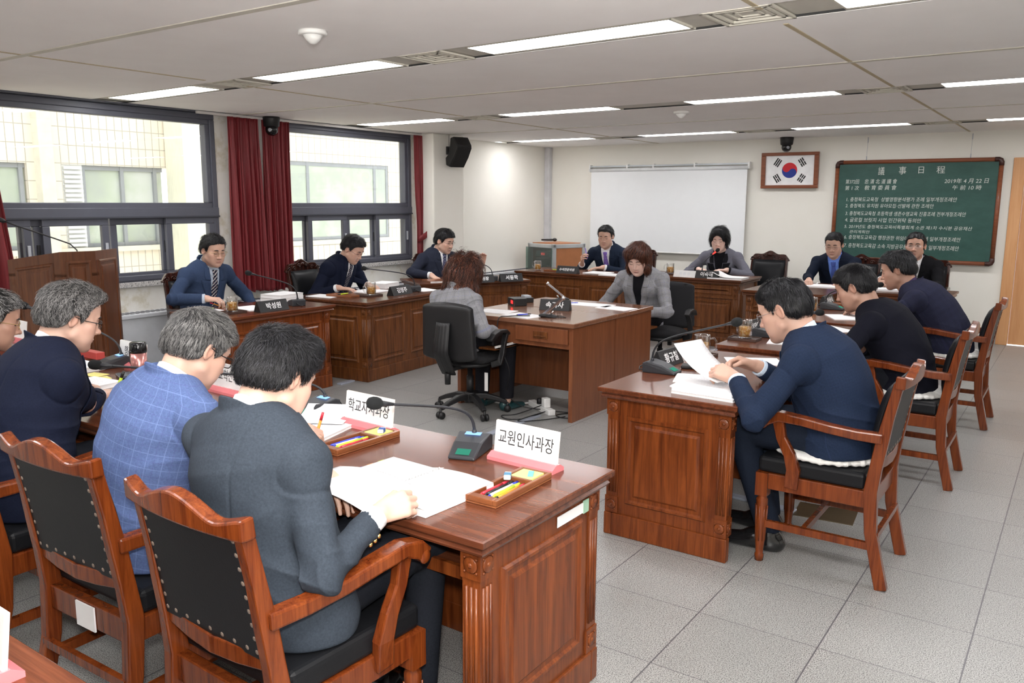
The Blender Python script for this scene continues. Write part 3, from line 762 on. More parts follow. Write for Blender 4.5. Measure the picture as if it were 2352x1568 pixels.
def make_glasses(root, org, HC, Rh, s, g, hg):
    T = lambda x, y, z: tuple(HC+Rh@(A((x,y,z))*s)-org)

    mb = MB(); lns = []; w, h, r = g.get('w',.025), g.get('h',.016), g.get('r',.0011); z0 = g.get('z',.0); y0 = g.get('y',.1)
    n = 28; pw = g.get('pow',.5)
    for k in (1,-1):
        pts = []
        for i in range(n+1):
            a = 2*PI*i/n; ca, sa = math.cos(a), math.sin(a)
            x = .033*k+w*math.copysign(abs(ca)**pw, ca); z = z0+h*math.copysign(abs(sa)**pw, sa)
            pts.append(T(x, y0-.10*max(abs(x)-.03,0)-(z0-z)*-.12, z))
        if g.get('rim', True): mb.tube(pts, r, 6)
        else: mb.tube(pts[:n//2+1], r, 6)
        ln = MB(); ln.add(pts[:-1], [tuple(range(n))]); lns.append(ln)
        mb.tube([T(k*(.033+w), y0-.004, z0+h*.4), T(k*.0745, y0-.014, z0+h*.4), T(k*.0795,.03, z0+h*.3), T(k*.080,-.012, z0+.012), T(k*.079,-.03, z0-.004)], [r*1.1,r*1.2,r,r,r], 6)
    mb.tube([T(-.0335+w, y0, z0+h*.25), T(0, y0+.004, z0+h*.38), T(.0335-w, y0, z0+h*.25)], r, 6)
    o = mb.build('glasses', g['mat'], root)
    for ln in lns: ln.build('lens', MAT['lens'], o)
# ---------------------------------------------------------------- the room
LX, BY, RX, FY = -7.15, 11.25, 3.4, -3.2
def struct(o): o['kind'] = 'structure'; return o
def _wallmat():
    g = NG('wall_paint'); n = g.noise(g.obj(), 3, 4); n2 = g.noise(g.obj(), 220, 2)
    c = g.ramp(n, [(.35, (.80,.78,.71)), (.65, (.815,.795,.73))]); g.bump(n2, .05, .002); return g.base(c, .75)
W_PAINT = _wallmat()
def _patchy():
    g = NG('wall_paint_worn'); n = g.noise(g.obj(), 4.5, 6, .65); n2 = g.noise(g.obj(), 30, 3)
    c = g.ramp(n, [(.36, (.62,.58,.47)), (.46, (.76,.74,.68)), (.7, (.80,.79,.75))]); g.bump(n2, .1, .003); return g.base(c, .75)
W_WORN = _patchy()
def _ceil():
    g = NG('ceiling_tile'); n = g.noise(g.obj(), 2.2, 4); n2 = g.noise(g.mapping(g.obj(), (120,120,120)), 1, 2)
    c = g.ramp(n, [(.3, (.90,.875,.86)), (.7, (.94,.92,.905))]); c = g.mix(g.math('MULTIPLY', g.math('GREATER_THAN', n2, .66), .35), c, (.96,.94,.93))
    g.bump(n2, .12, .003); return g.base(c, .8)
def _floor():
    g = NG('terrazzo_tile'); co = g.obj(); x, y, z = g.sep(co)[:3]
    def gl(v, off, per, w):
        t = g.math('FRACT', g.math('ADD', g.math('DIVIDE', g.math('ADD', v, off), per), 100.0)); return g.math('LESS_THAN', g.math('ABSOLUTE', g.math('SUBTRACT', t, .5)), w/per/2)
    PX, PY = .469, .456
    line = g.math('MAXIMUM', gl(x, .688+PX/2, PX, .0055), gl(y, -3.016+PY/2, PY, .0035))
    v = g.n('ShaderNodeTexVoronoi', Vector=co, Scale=175, Randomness=1.0); n = g.noise(co, 240, 1, .5); n3 = g.noise(co, 1.3, 4, .6)
    base = g.ramp(n, [(.42, (.10,.10,.095)), (.49, (.40,.395,.375)), (.62, (.50,.49,.465))])
    sp = g.math('LESS_THAN', v.outputs['Distance'], .24); base = g.mix(g.math('MULTIPLY', sp, .75), base, (.075,.075,.072))
    cell = g.n('ShaderNodeTexWhiteNoise', Vector=g.n('ShaderNodeCombineXYZ', X=g.math('FLOOR', g.math('DIVIDE', g.math('ADD', x, .688), PX)), Y=g.math('FLOOR', g.math('DIVIDE', g.math('ADD', y, -3.016), PY))).outputs[0]).outputs['Value']
    sh = g.math('ADD', g.math('ADD', .90, g.math('MULTIPLY', cell, .12)), g.math('MULTIPLY', g.math('SUBTRACT', n3, .5), .25))
    base = g.n('ShaderNodeMix', _data_type='RGBA', _blend_type='MULTIPLY'); 
    g.set(base.inputs['Factor'], 1.0); g.set(base.inputs[6], g.mix(g.math('MULTIPLY', sp, .75), g.ramp(n, [(.36, (.085,.085,.08)), (.46, (.285,.285,.275)), (.60, (.42,.42,.405))]), (.085,.085,.08)))
    g.set(base.inputs[7], g.n('ShaderNodeCombineColor', Red=sh, Green=sh, Blue=sh).outputs[0])
    c = g.mix(line, base.outputs[2], (.10,.095,.105))
    g.bump(g.math('MULTIPLY', line, -1.0), .3, .002)
    return g.base(c, g.math('ADD', .28, g.math('MULTIPLY', n3, .12)), 0, 0, .5)
M_FRAME = plain('window_frame_grey', srgb(84,86,96), .42, 0, 0, .04); M_FRAME2 = plain('window_frame_dark', srgb(60,62,70), .45)
M_CHROME = plain('chrome', (.7,.7,.72), .2, 1); M_BLK = plain('black_plastic', (.009,.009,.010), .5); M_BLKG = plain('black_gloss', (.010,.010,.011), .14)
M_WHITE = plain('white_plastic', (.80,.80,.78), .4); M_GREYP = plain('grey_plastic', (.42,.44,.48), .45)
M_PAPER = plain('paper', (.86,.86,.86), .75, 0, 0, .02)
fl = MB(); fl.box(LX-.1, RX, FY, BY, -.1, 0); struct(fl.build('floor', _floor()))
ce = MB(); M_CEIL = _ceil()
ROWS = [-2.0, .96, 3.90, 6.87, 9.92]; LXS = [-6.24, -4.27, -2.32, -.36, 1.59]; LL, LW, BW = 1.25, .26, .33
SKEW = {3.90: -.040, 6.87: -.015, 9.92: -.015}
def sk(r, x): return r+SKEW.get(r, 0)*(x+2.9)
def ceil_box(a, b):
    (r0, d0), (r1, d1) = a, b; A0, A1, B0, B1 = sk(r0,LX-.1)+d0, sk(r0,RX)+d0, sk(r1,LX-.1)+d1, sk(r1,RX)+d1
    ce.add([(LX-.1,A0,CEIL_Z),(RX,A1,CEIL_Z),(RX,B1,CEIL_Z),(LX-.1,B0,CEIL_Z),(LX-.1,A0,CEIL_Z+.1),(RX,A1,CEIL_Z+.1),(RX,B1,CEIL_Z+.1),(LX-.1,B0,CEIL_Z+.1)], [(0,3,2,1),(4,5,6,7),(0,1,5,4),(1,2,6,5),(2,3,7,6),(3,0,4,7)])
ys = [(FY,0)]+[y for r in ROWS for y in ((r,-BW/2), (r,BW/2))]+[(BY,0)]
for a, b in zip(ys[0::2], ys[1::2]): ceil_box(a, b)
ce.box(LX-.1, RX, FY, BY, CEIL_Z+.1, CEIL_Z+.14)
struct(ce.build('ceiling', M_CEIL))
# joints and cover strips of the ceiling boards
M_STRIP = plain('ceiling_strip', (.60,.575,.50), .6); M_JOINT = plain('ceiling_joint', (.50,.42,.28), .7)
tn = [0]
def trim(name, mb, mat, bev=0):
    tn[0] += 1; return struct(mb.build('trim_%d' % tn[0], mat, bevel=bev))
for y in (2.52, 5.4, 8.4): m = MB(); m.box(LX, RX, y-.022, y+.022, CEIL_Z-.004, CEIL_Z); trim('t', m, M_STRIP)
for x in (-5.25, -1.28): 
    for y0, y1 in ((FY,.78),(1.14,3.74),(4.1,6.69),(7.05,9.74),(10.1,BY)): m = MB(); m.box(x-.012, x+.012, y0, y1, CEIL_Z-.003, CEIL_Z); trim('t', m, M_JOINT)
M_BAND = plain('lighting_band', (.52,.50,.44), .5); M_GAP = plain('shadow_gap', (.03,.03,.03), .8)
LAMP = emit('fluorescent_diffuser', (1.0,.985,1.0), LIGHT_E)
for r in ROWS:
    for k in (-1, 1): m = MB(); m.tube([(LX,sk(r,LX)+k*BW/2,CEIL_Z+.007),(RX,sk(r,RX)+k*BW/2,CEIL_Z+.007)], .01, sq=(.016,.010), up=(0,0,1)); trim('t', m, M_GAP)
    xs = [LX]+[v for x in LXS for v in (x-LL/2, x+LL/2)]+[RX]
    for a, b in zip(xs[0::2], xs[1::2]): m = MB(); m.tube([(a,sk(r,a),CEIL_Z+.031),(b,sk(r,b),CEIL_Z+.031)], .01, sq=(BW,.038), up=(0,0,1)); trim('t', m, M_BAND)
ORD = ['leftmost', 'second from the left', 'third from the left', 'fourth from the left', 'rightmost']
ROWN = {3.90: 'nearest row', 6.87: 'middle row', 9.92: 'row by the back wall', .96: 'row above the camera', -2.0: 'row behind the camera'}
for r in ROWS:
    for i, x in enumerate(LXS):
        vis = r > 3
        t = thing('ceiling_light', ('long recessed white ceiling light, %s in the %s' % (ORD[i], ROWN[r])), 'light', (x, sk(r,x), CEIL_Z), math.atan(SKEW.get(r,0)), 'recessed ceiling lights')
        d = MB(); d.box(-LL/2+.012, LL/2-.012, -LW/2+.012, LW/2-.012, .006, .012); d.build('diffuser', LAMP, t)
        f = MB()
        for a in ((-LL/2,LL/2,-BW/2+.01,-LW/2+.012),(-LL/2,LL/2,LW/2-.012,BW/2-.01),(-LL/2,-LL/2+.012,-LW/2,LW/2),(LL/2-.012,LL/2,-LW/2,LW/2)): f.box(*a, .002, .014)
        f.build('light_frame', M_STRIP, t)
for r, xs, w in ((3.90, (-5.2,-3.27,-1.37), None), (6.87, (-5.22,-1.37), None), (9.92, (-5.42,-3.36,-1.39), None)):
    for i, x in enumerate(xs):
        nm = {3.90: ['square air vent above the grey curtainless corner of the window','square air vent between the two nearest ceiling lights','largest square air vent, nearest row of lights'], 6.87: ['air vent above the second window','air vent above the chalkboard side, middle row'], 9.92: ['air vent above the projection screen corner','air vent above the chairwoman, by the back wall','air vent above the chalkboard']}[r][i]
        if i == 0 and r == 3.90: nm = 'square air vent between the first two nearest ceiling lights by the window'
        if i == 1 and r == 3.90: nm = 'greyish square air vent between the second and third nearest ceiling lights'
        t = thing('ceiling_vent', nm, 'air vent', (x, sk(r,x), CEIL_Z), math.atan(SKEW.get(r,0)), 'ceiling air vents')
        for k in range(4):
            a = .165-.036*k; m = MB()
            for q in ((-a,a,-a,-a+.014),(-a,a,a-.014,a),(-a,-a+.014,-a,a),(a-.014,a,-a,a)): m.box(*q, -.004-.002*(k % 2)+.004*k, .006+.004*k)
            m.build('louver', M_STRIP, t)
        m = MB(); m.box(-.05,.05,-.05,.05,.012,.018); m.build('vent_core', M_STRIP, t)
# walls
M_SILL = None
def _granite():
    g = NG('granite'); v = g.n('ShaderNodeTexVoronoi', Vector=g.obj(), Scale=160).outputs['Distance']; n = g.noise(g.obj(), 120, 3)
    return g.base(g.ramp(g.math('ADD', n, g.math('MULTIPLY', v, .15)), [(.42, (.08,.08,.08)), (.52, (.42,.41,.40)), (.7, (.62,.60,.58))]), .35)
M_GRAN = _granite()
bw = MB(); bw.box(LX-.1, -.80, BY, BY+.15, 0, CEIL_Z); bw.box(.25, RX+.1, BY, BY+.15, 0, CEIL_Z); bw.box(-.80, .25, BY, BY+.15, 2.17, CEIL_Z)
struct(bw.build('wall_back', W_PAINT))
w = MB(); w.box(RX, RX+.15, FY, BY, 0, CEIL_Z); struct(w.build('wall_right', W_PAINT))
w = MB(); w.box(LX-.1, RX, FY-.15, FY, 0, CEIL_Z); struct(w.build('wall_front', W_PAINT))
# window wall: below the sills, between and beyond the windows
W1 = (2.35, 5.16, .905, 2.47); W2 = (5.80, 8.03, .905, 2.47)
lw = MB(); lw.box(LX-.2, LX, FY, BY, 0, .86); lw.box(LX-.2, LX, FY, W1[0], .86, CEIL_Z); lw.box(LX-.2, LX, W1[1], W2[0], .86, CEIL_Z); lw.box(LX-.2, LX, W2[1], BY, .86, CEIL_Z)
struct(lw.build('wall_left', W_WORN))
pl = MB(); pl.box(LX, -6.83, 8.10, 8.72, 0, CEIL_Z); struct(pl.build('wall_pillar', W_PAINT, bevel=.02))
w2 = MB(); w2.box(LX, LX+.006, 8.72, BY, 0, CEIL_Z); struct(w2.build('wall_panel', W_PAINT))
sl = MB(); sl.box(LX-.16, LX+.045, FY, 8.09, .858, .905); struct(sl.build('trim_sill', M_GRAN, bevel=.004))
GLASS = None
def _pane():
    g = NG('window_glass'); t = g.n('ShaderNodeBsdfTransparent', Color=(.965,.97,.96,1)); gl = g.n('ShaderNodeBsdfGlossy', Roughness=.004)
    fr = g.math('POWER', g.n('ShaderNodeLayerWeight', Blend=.5).outputs['Facing'], 4.0); m = g.n('ShaderNodeMixShader', Fac=g.math('MULTIPLY_ADD', fr, .5, .05), i1=t.outputs[0], i2=gl.outputs[0])
    g.t.links.new(m.outputs[0], g.out.inputs[0]); return g.m
GLASS = _pane()
def frame_rect(mb, y0, y1, z0, z1, t, x0, x1):
    mb.box(x0,x1,y0,y1,z0,z0+t); mb.box(x0,x1,y0,y1,z1-t,z1); mb.box(x0,x1,y0,y0+t,z0+t,z1-t); mb.box(x0,x1,y1-t,y1,z0+t,z1-t)
def window(n, y0, y1, z0, z1, sashes):
    w = thing('window_%d' % n, None, None); w['kind'] = 'structure'
    f = MB(); frame_rect(f, y0, y1, z0, z1, .055, LX-.14, LX+.012); f.box(LX-.14, LX+.02, y0, y1, 1.485, 1.575)
    frame_rect(f, y0+.05, y1-.05, 1.57, z1-.05, .05, LX-.09, LX-.004); f.build('window_frame', M_FRAME, w, bevel=.006)
    f = MB(); f.box(LX-.10, LX+.03, y0, y1, 1.482, 1.497); f.box(LX-.12, LX+.034, y0, y1, z0, z0+.018); f.build('window_track', M_FRAME2, w)
    g = MB(); g.box(LX-.05, LX-.044, y0+.1, y1-.1, 1.62, z1-.1); g.build('pane', GLASS, w)
    for a, b, dx in sashes:
        s = MB(); frame_rect(s, a, b, z0+.02, 1.484, .062, LX-.055+dx, LX-.012+dx); so = s.build('sash', M_FRAME, w, bevel=.005)
        g = MB(); g.box(LX-.036+dx, LX-.030+dx, a+.06, b-.06, z0+.08, 1.425); g.build('pane', GLASS, so)
        h = MB(); h.box(LX-.012+dx, LX+.002+dx, b-.045, b-.02, 1.16, 1.27); h.build('sash_latch', M_GREYP if dx > 0 else M_BLK, so, bevel=.003)
    return w
window(1, *W1, [(2.42,3.02,-.03),(2.96,3.36,.02),(3.28,3.46,-.03),(3.45,4.02,.02),(4.06,4.62,-.03),(4.58,5.11,.02)])
window(2, *W2, [(5.86,6.36,-.03),(6.31,6.90,.02),(6.93,7.42,-.03),(7.38,7.97,.02)])
# small metal channel above the windows
m = MB(); m.box(LX-.02, LX+.10, FY, 8.1, CEIL_Z-.012, CEIL_Z); trim('t', m, M_FRAME)
m = MB(); m.box(LX+.10, LX+.125, 4.9, 8.3, CEIL_Z-.03, CEIL_Z-.006); rail = m.build('curtain_rail', plain('curtain_rail', (.62,.6,.58), .4)); tag(rail, 'pale ceiling-mounted curtain rail above the two windows', 'curtain rail')
# curtains
def _curt():
    g = NG('red_curtain'); n = g.noise(g.mapping(g.obj(), (60,60,3)), 1, 3); c = g.ramp(n, [(.3, (.13,.007,.010)), (.7, (.20,.013,.018))])
    g.p.inputs['Sheen Weight'].default_value = .35; g.p.inputs['Sheen Tint'].default_value = (.9,.2,.2,1); g.bump(n, .05, .003); return g.base(c, .6)
M_CURT = _curt()
def curtain(y0t, y1t, y0b, y1b, zb, x, label, nf, pinch=None, amp=.03):
    n, m = nf*14, 40; rows = []
    ph = random.uniform(0,6)
    for i in range(m+1):
        t = i/m; z = CEIL_Z-.03-(CEIL_Z-.03-zb)*t; row = []
        a, b = y0t+(y0b-y0t)*t, y1t+(y1b-y1t)*t
        if pinch:
            pz, pw, sh = pinch; k = math.exp(-((z-pz)/.40)**2) if z > pz else math.exp(-((z-pz)/.5)**2); a, b = a+(sh-pw/2-a)*k, b+(sh+pw/2-b)*k
        for j in range(n+1):
            u = j/n; q = u*nf*2*PI
            fold = math.sin(q+1.2*math.sin(q*.31+ph)+ph)*(.45+.55*min(1,t*2.2))+.35*math.sin(q*2.3+ph*2)*max(0,1-t*4)
            y = a+(b-a)*u+.012*math.sin(q*.5+ph+2*t)
            row.append((x+amp*fold*(.5 if pinch else 1), y, z+.008*math.sin(q*.7)*t+(0.016 if t==1 and j%14<4 else 0)))
        rows.append(row)
    mb = MB(); mb.grid(rows); o = mb.build('curtain', M_CURT, solid=.004); tag(o, label, 'curtain', 'red window curtains'); return o
curtain(5.23, 5.60, 5.23, 5.63, .72, LX+.12, 'left half of the red curtain pair hanging between the two windows', 7)
curtain(5.63, 5.99, 5.645, 5.97, .71, LX+.12, 'right half of the red curtain pair, under the ceiling camera', 7)
c3 = curtain(7.95, 8.22, 7.97, 8.22, .655, LX+.14, 'red curtain gathered by a tieback beside the pillar', 4, pinch=(1.28,.22,8.10))
mb = MB(); mb.loft([[(LX+.14+.062*math.cos(a), 8.12+.12*math.sin(a), 1.24+dz+.07*math.sin(a)) for a in np.linspace(0,2*PI,24,endpoint=False)] for dz in (-.04,0,.04)], caps=False); mb.build('tieback', M_CURT, c3, solid=.005)
curtain(2.50, 3.02, 2.60, 3.19, .66, LX+.12, 'red curtain at the left edge behind the tall lectern', 6)
# heater covers under the windows
M_HEAT = plain('radiator_cover', (.60,.62,.65), .5)
def radiator(y0, y1, lab):
    t = thing('radiator_cover', lab, 'radiator cover', (LX, y0, 0)); L = y1-y0
    m = MB(); m.box(.008,.22,0,L,0,.60); m.build('case', M_HEAT, t, bevel=.004)
    m = MB(); m.box(.008,.235,0,L,.60,.635); m.build('top_lid', M_HEAT, t, bevel=.006)
    m = MB()
    for k in range(int(L/.05)): m.box(.06,.17,.03+k*.05,.055+k*.05,.634,.638)
    m.build('top_grille', M_FRAME2, t)
radiator(2.6, 8.08, 'long low grey radiator cover under the windows behind the left desks')
radiator(8.74, 11.14, 'white low radiator cover along the wall by the equipment rack')
# back wall: corner pipe
m = MB(); m.box(LX+.006, LX+.10, BY-.09, BY, 0, CEIL_Z); trim('t', m, plain('corner_duct', (.60,.60,.62), .35), .01)
for x in (LX, ): 
    m = MB(); m.box(LX+.1, -.80, BY-.012, BY, 0, .09); struct(m.build('baseboard_back', plain('baseboard', (.45,.42,.38), .5)))
# door in the back wall
M_DOOR = wood('door_maple', (.56,.27,.11), (.66,.36,.17), 2, .6, .4, .1)
d = thing('door_1', None, None); d['kind'] = 'structure'
m = MB(); m.box(-.80,-.68,BY-.03,BY+.12,0,2.17); m.box(.13,.25,BY-.03,BY+.12,0,2.17); m.box(-.68,.13,BY-.03,BY+.12,2.05,2.17); m.build('door_frame', M_DOOR, d, bevel=.006)
m = MB(); m.box(-.677,.127,BY+.03,BY+.07,.008,2.047); m.build('door_leaf', M_DOOR, d)
m = MB(); m.tube([(.05,BY+.03,1.0),(.05,BY-.02,1.0),(-.06,BY-.02,1.0)], .01); m.build('door_handle', M_CHROME, d)
# ---------------------------------------------------------------- outside: the tiled wing across the courtyard
def _tilefac():
    g = NG('facade_tile'); b = g.n('ShaderNodeTexBrick', Vector=g.mapping(g.n('ShaderNodeCombineXYZ', X=g.math('ADD', g.sep(g.obj())[0], g.sep(g.obj())[1]), Y=g.sep(g.obj())[2]).outputs[0], (1,1,1)), Scale=1.0)
    b.offset = 0; g.set(b.inputs['Color1'], (.80,.71,.58)); g.set(b.inputs['Color2'], (.83,.75,.62)); g.set(b.inputs['Mortar'], (.46,.41,.34)); g.set(b.inputs['Mortar Size'], .006)
    b.inputs['Brick Width'].default_value = .11; b.inputs['Row Height'].default_value = .235
    return g.base(b.outputs['Color'], .5)
M_FAC = _tilefac(); M_CONC = plain('facade_concrete', (.70,.66,.55), .7); M_DARK = plain('far_glass_frame', (.30,.31,.32), .5)
def _farglass():
    g = NG('far_window'); n = g.noise(g.mapping(g.obj(), (.9,.9,.9)), 1.2, 4, .6); c = g.ramp(n, [(.35, (.42,.45,.40)), (.5, (.48,.53,.42)), (.65, (.60,.62,.57))]); return g.base(c, .12)
M_FARG = _farglass()
fb = thing('neighbouring_building', 'pale tiled wing of the building seen through the windows', 'building', (-11.2, 0, 0))
m = MB(); m.box(-.4,0,-4,9,-3,1.0); m.box(-.4,0,-4,9,2.10,6); m.box(-.4,0,-4,4.75,1.0,2.10); m.box(-.4,0,5.28,5.72,1.0,2.10); m.box(-.4,0,7.6,9,1.0,2.10); m.build('facade', M_FAC, fb)
m = MB(); m.box(-.4,.16,5.38,5.56,-3,6); m.build('pilaster', M_CONC, fb, bevel=.01)
m = MB(); m.box(-.4,.06,-4,8.9,.93,1.0); m.build('facade_ledge', M_CONC, fb)
def farwin(b, y0, y1, z0, z1, ys):
    f = MB(); f.box(-.12,-.05,y0,y1,z0,z0+.05); f.box(-.12,-.05,y0,y1,z1-.06,z1)
    for y in ys: f.box(-.12,-.04,y,y+.05,z0,z1)
    fo = f.build('far_window_frame', M_DARK, b); g = MB(); g.box(-.1,-.085,y0,y1,z0,z1); g.build('far_pane', M_FARG, fo)
farwin(fb, 4.75, 5.28, 1.0, 2.10, (4.75, 5.2)); farwin(fb, 6.0, 7.2, 1.0, 2.10, (6.0, 6.55, 7.05))
m = MB(); m.box(-.1,-.02,5.72,6.0,1.0,2.10)
for k in range(18): m.box(-.02,.02,5.74,5.98,1.02+k*.06,1.055+k*.06)
m.build('louvre_panel', plain('louvre_white', (.78,.78,.76), .5), fb)
b2 = thing('projecting_bay', 'nearer tiled bay of the building outside the second window', 'building', (-9.0, 0, 0)); b2.location = (-10.74, 0, -.12); b2.scale = (.26, 1.19, 1.08)
m = MB(); m.box(-1.7,0,6.3,11.6,-3,1.02); m.box(-1.7,0,6.3,11.6,2.22,6); m.box(-1.7,0,9.62,11.6,1.02,2.22); m.build('facade', M_FAC, b2)
m = MB(); m.box(-1.7,.02,6.07,6.32,-3,6); m.build('corner_column', plain('cream_column', (.80,.77,.62), .6), b2, bevel=.01)
m = MB(); m.box(-.3,.06,6.32,11.6,.95,1.02); m.build('facade_ledge', M_CONC, b2)
farwin(b2, 6.32, 9.62, 1.02, 2.22, (6.32, 6.8, 7.98, 9.3, 9.57))
m = MB(); m.box(-16,-7.4,-6,18,-3.1,-3); struct(m.build('ground_courtyard', M_CONC))
# ---------------------------------------------------------------- furniture
WD = {'red': wood('mahogany_red', (.070,.013,.003), (.235,.060,.013), 2, 1, .33, .12), 'red_x': wood('mahogany_red_top', (.075,.020,.009), (.17,.052,.022), 0, 1, .24, .25), 'red_y': wood('mahogany_red_top_long', (.085,.024,.013), (.175,.056,.030), 1, 1, .22, .5),
      'wal': wood('walnut', (.060,.017,.005), (.20,.070,.020), 2, 1, .36, .1), 'wal_x': wood('walnut_top', (.060,.020,.009), (.15,.052,.022), 0, 1, .26, .2), 'wal_y': wood('walnut_top_long', (.070,.024,.013), (.16,.058,.030), 1, 1, .24, .4),
      'chair': wood('chair_mahogany', (.075,.012,.003), (.21,.048,.010), 2, 1.2, .26, .25), 'dark': wood('dark_rosewood', (.020,.006,.004), (.06,.017,.010), 2, 1.2, .22, .4),
      'teak': wood('teak_laminate', (.14,.043,.018), (.24,.085,.034), 2, .8, .32, .2), 'teak_x': wood('teak_laminate_top', (.17,.075,.042), (.27,.125,.072), 0, .8, .18, .5), 'cart': plain('cart_beech', (.42,.16,.06), .45)}
def _leather():
    g = NG('black_leather'); v = g.n('ShaderNodeTexVoronoi', Vector=g.obj(), Scale=240).outputs['Distance']; n = g.noise(g.obj(), 7, 3)
    g.bump(g.math('ADD', g.math('MULTIPLY', v, .3), n), .12, .004); return g.base((.008,.0085,.010), .42, 0, 0, .22)
M_LEATH = _leather(); M_NAIL = plain('brass_nail', (.34,.27,.22), .4, .6)
def panel_relief(mb, u0, u1, v0, v1, put, d=.012):
    """raised frame moulding and a raised field; put(u, v, depth) -> point"""
    def fr(u0,u1,v0,v1,t,prof):
        rings = []
        for off, h in prof:
            rings.append([(u0+off,v0+off,h),(u1-off,v0+off,h),(u1-off,v1-off,h),(u0+off,v1-off,h)])
        vs = [put(*p) for r in rings for p in r]; fs = []
        for i in range(len(rings)-1):
            for j in range(4): k = (j+1) % 4; fs.append((i*4+j, i*4+k, (i+1)*4+k, (i+1)*4+j))
        fs.append(tuple((len(rings)-1)*4+j for j in range(4))); mb.add(vs, fs)
    fr(u0,u1,v0,v1,.0,[(-.004,-.004),(0,.004),(.006,d),(.016,d),(.024,.003),(.040,.002),(.052,.010),(.056,.010)])
def corner_post(mb, x, y, z0, z1, w=.062, sx=1, sy=1):
    """square post with fluting and carved blocks at both ends"""
    h = w/2; mb.box(x-h,x+h,y-h,y+h,z0,z1)
    for zz in (z1-.045, z0+.045):
        mb.box(x-h-.004,x+h+.004,y-h-.004,y+h+.004,zz-.042,zz+.042)
        for dx, dy in ((0,1),(0,-1),(1,0),(-1,0)):
            c = Vector((x+dx*(h+.004), y+dy*(h+.004), zz)); t = Vector((dy,dx,0))
            for r0, r1, e in ((.026,.022,.004),(.013,.004,.008)):
                n = 12; r_ = [tuple(c+t*(r0*math.cos(2*PI*k/n))+Vector((0,0,r0*math.sin(2*PI*k/n)))) for k in range(n)]
                q_ = [tuple(c+Vector((dx,dy,0))*e+t*(r1*math.cos(2*PI*k/n))+Vector((0,0,r1*math.sin(2*PI*k/n)))) for k in range(n)]
                mb.loft([r_, q_])
            for a in (45,135,225,315):
                mb.ball(tuple(c+t*(.029*math.cos(math.radians(a)))+Vector((0,0,.029*math.sin(math.radians(a))))), .005, 6, 4)
    for dx, dy in ((0,1),(0,-1),(1,0),(-1,0)):
        for q in (-1,0,1):
            c = Vector((x+dx*h, y+dy*h, 0)); t = Vector((dy,dx,0)); a = c+t*(q*.017)
            mb.tube([a+Vector((0,0,z0+.11)), a+Vector((0,0,z1-.11))], .0062, 6)
def desk(label, W, D, H, style='red', panels=2, loc=(0,0,0), rz=0, group='carved wooden desks', upper=False, shelf=True, closed=True):
    """front panel at +y, knee side at -y; origin at the floor centre"""
    t = thing('desk', label, 'desk', loc, rz, group); wd, wt = WD[style], WD[style+'_x']
    m = MB(); x, y = W/2, D/2
    pr = [(0.0,H-.052),(.010,H-.052),(.014,H-.044),(.008,H-.036),(.016,H-.028),(.024,H-.022),(.026,H-.004),(.022,H)]
    m.loft([[(sx*(x-.026+o),sy*(y-.026+o),z) for sx, sy in ((-1,-1),(1,-1),(1,1),(-1,1))] for o, z in pr], smooth=False); m.build('tabletop', wt, t)
    bx, by = x-.045, y-.045; zb = .115
    m = MB(); zt = H-.052
    m.box(-bx+.01,bx-.01,by-.03,by-.008,zb,zt)
    put = lambda u, v, d: (u, by-.008+d, v)
    pw = (2*bx-.12-.05*(panels-1))/panels
    for k in range(panels):
        u0 = -bx+.06+k*(pw+.05)
        if upper:
            panel_relief(m, u0+.01, u0+pw-.01, zt-.125, zt-.02, put, .008); panel_relief(m, u0+.02, u0+pw-.02, zb+.05, zt-.20, put)
        else: panel_relief(m, u0+.02, u0+pw-.02, zb+.06, zt-.085, put)
    if upper: m.box(-bx-.004,bx+.004,by-.012,by+.012,zt-.165,zt-.145)
    m.build('front_panel', wd, t)
    for sx in (-1,1):
        m = MB(); m.box(min(sx*bx,sx*(bx-.022)),max(sx*bx,sx*(bx-.022)),-by+.01,by-.01,zb,zt)
        put = lambda u, v, d, sx=sx: (sx*(bx+d), u*sx, v)
        panel_relief(m, -by+.10, by-.10, zb+.06, zt-.085, put); m.build('side_panel', wd, t)
        for sy in (-1,1):
            m = MB(); corner_post(m, sx*(bx-.027), sy*(by-.027), zb, zt); m.build('corner_post', wd, t)
    m = MB(); o = .012
    m.box(-bx-o,bx+o,by-.03,by+o,0,zb); 
    for sx in (-1,1): m.box(min(sx*(bx+o),sx*(bx-.03)),max(sx*(bx+o),sx*(bx-.03)),-by-o,by-.03,0,zb)
    m.build('plinth', wd, t, bevel=.005)
    if shelf:
        m = MB(); m.box(-bx+.02,bx-.02,-by+.10,by-.03,H-.19,H-.17); m.build('shelf', wt, t)
        m = MB(); m.box(-bx+.02,bx-.02,-by+.085,-by+.10,H-.205,H-.165); m.build('shelf_lip', wd, t)
    return t
# right row, side panels towards the camera (front to -x)
R90 = PI/2
# right row: fronts face -x, so rz = +90 degrees maps +y to -x
desk('reddish carved desk nearest the camera on the right, with an open stack of papers', 1.30, .705, .757, 'red', 2, (-1.555, 4.135, 0), R90)
desk('carved desk in the middle of the right row, with a tea mug at its corner', 1.32, .705, .757, 'red', 2, (-1.545, 5.66, 0), R90)
desk('farthest carved desk of the right row, under the tweed-jacketed man', 1.32, .705, .757, 'red', 2, (-1.55, 7.10, 0), R90)
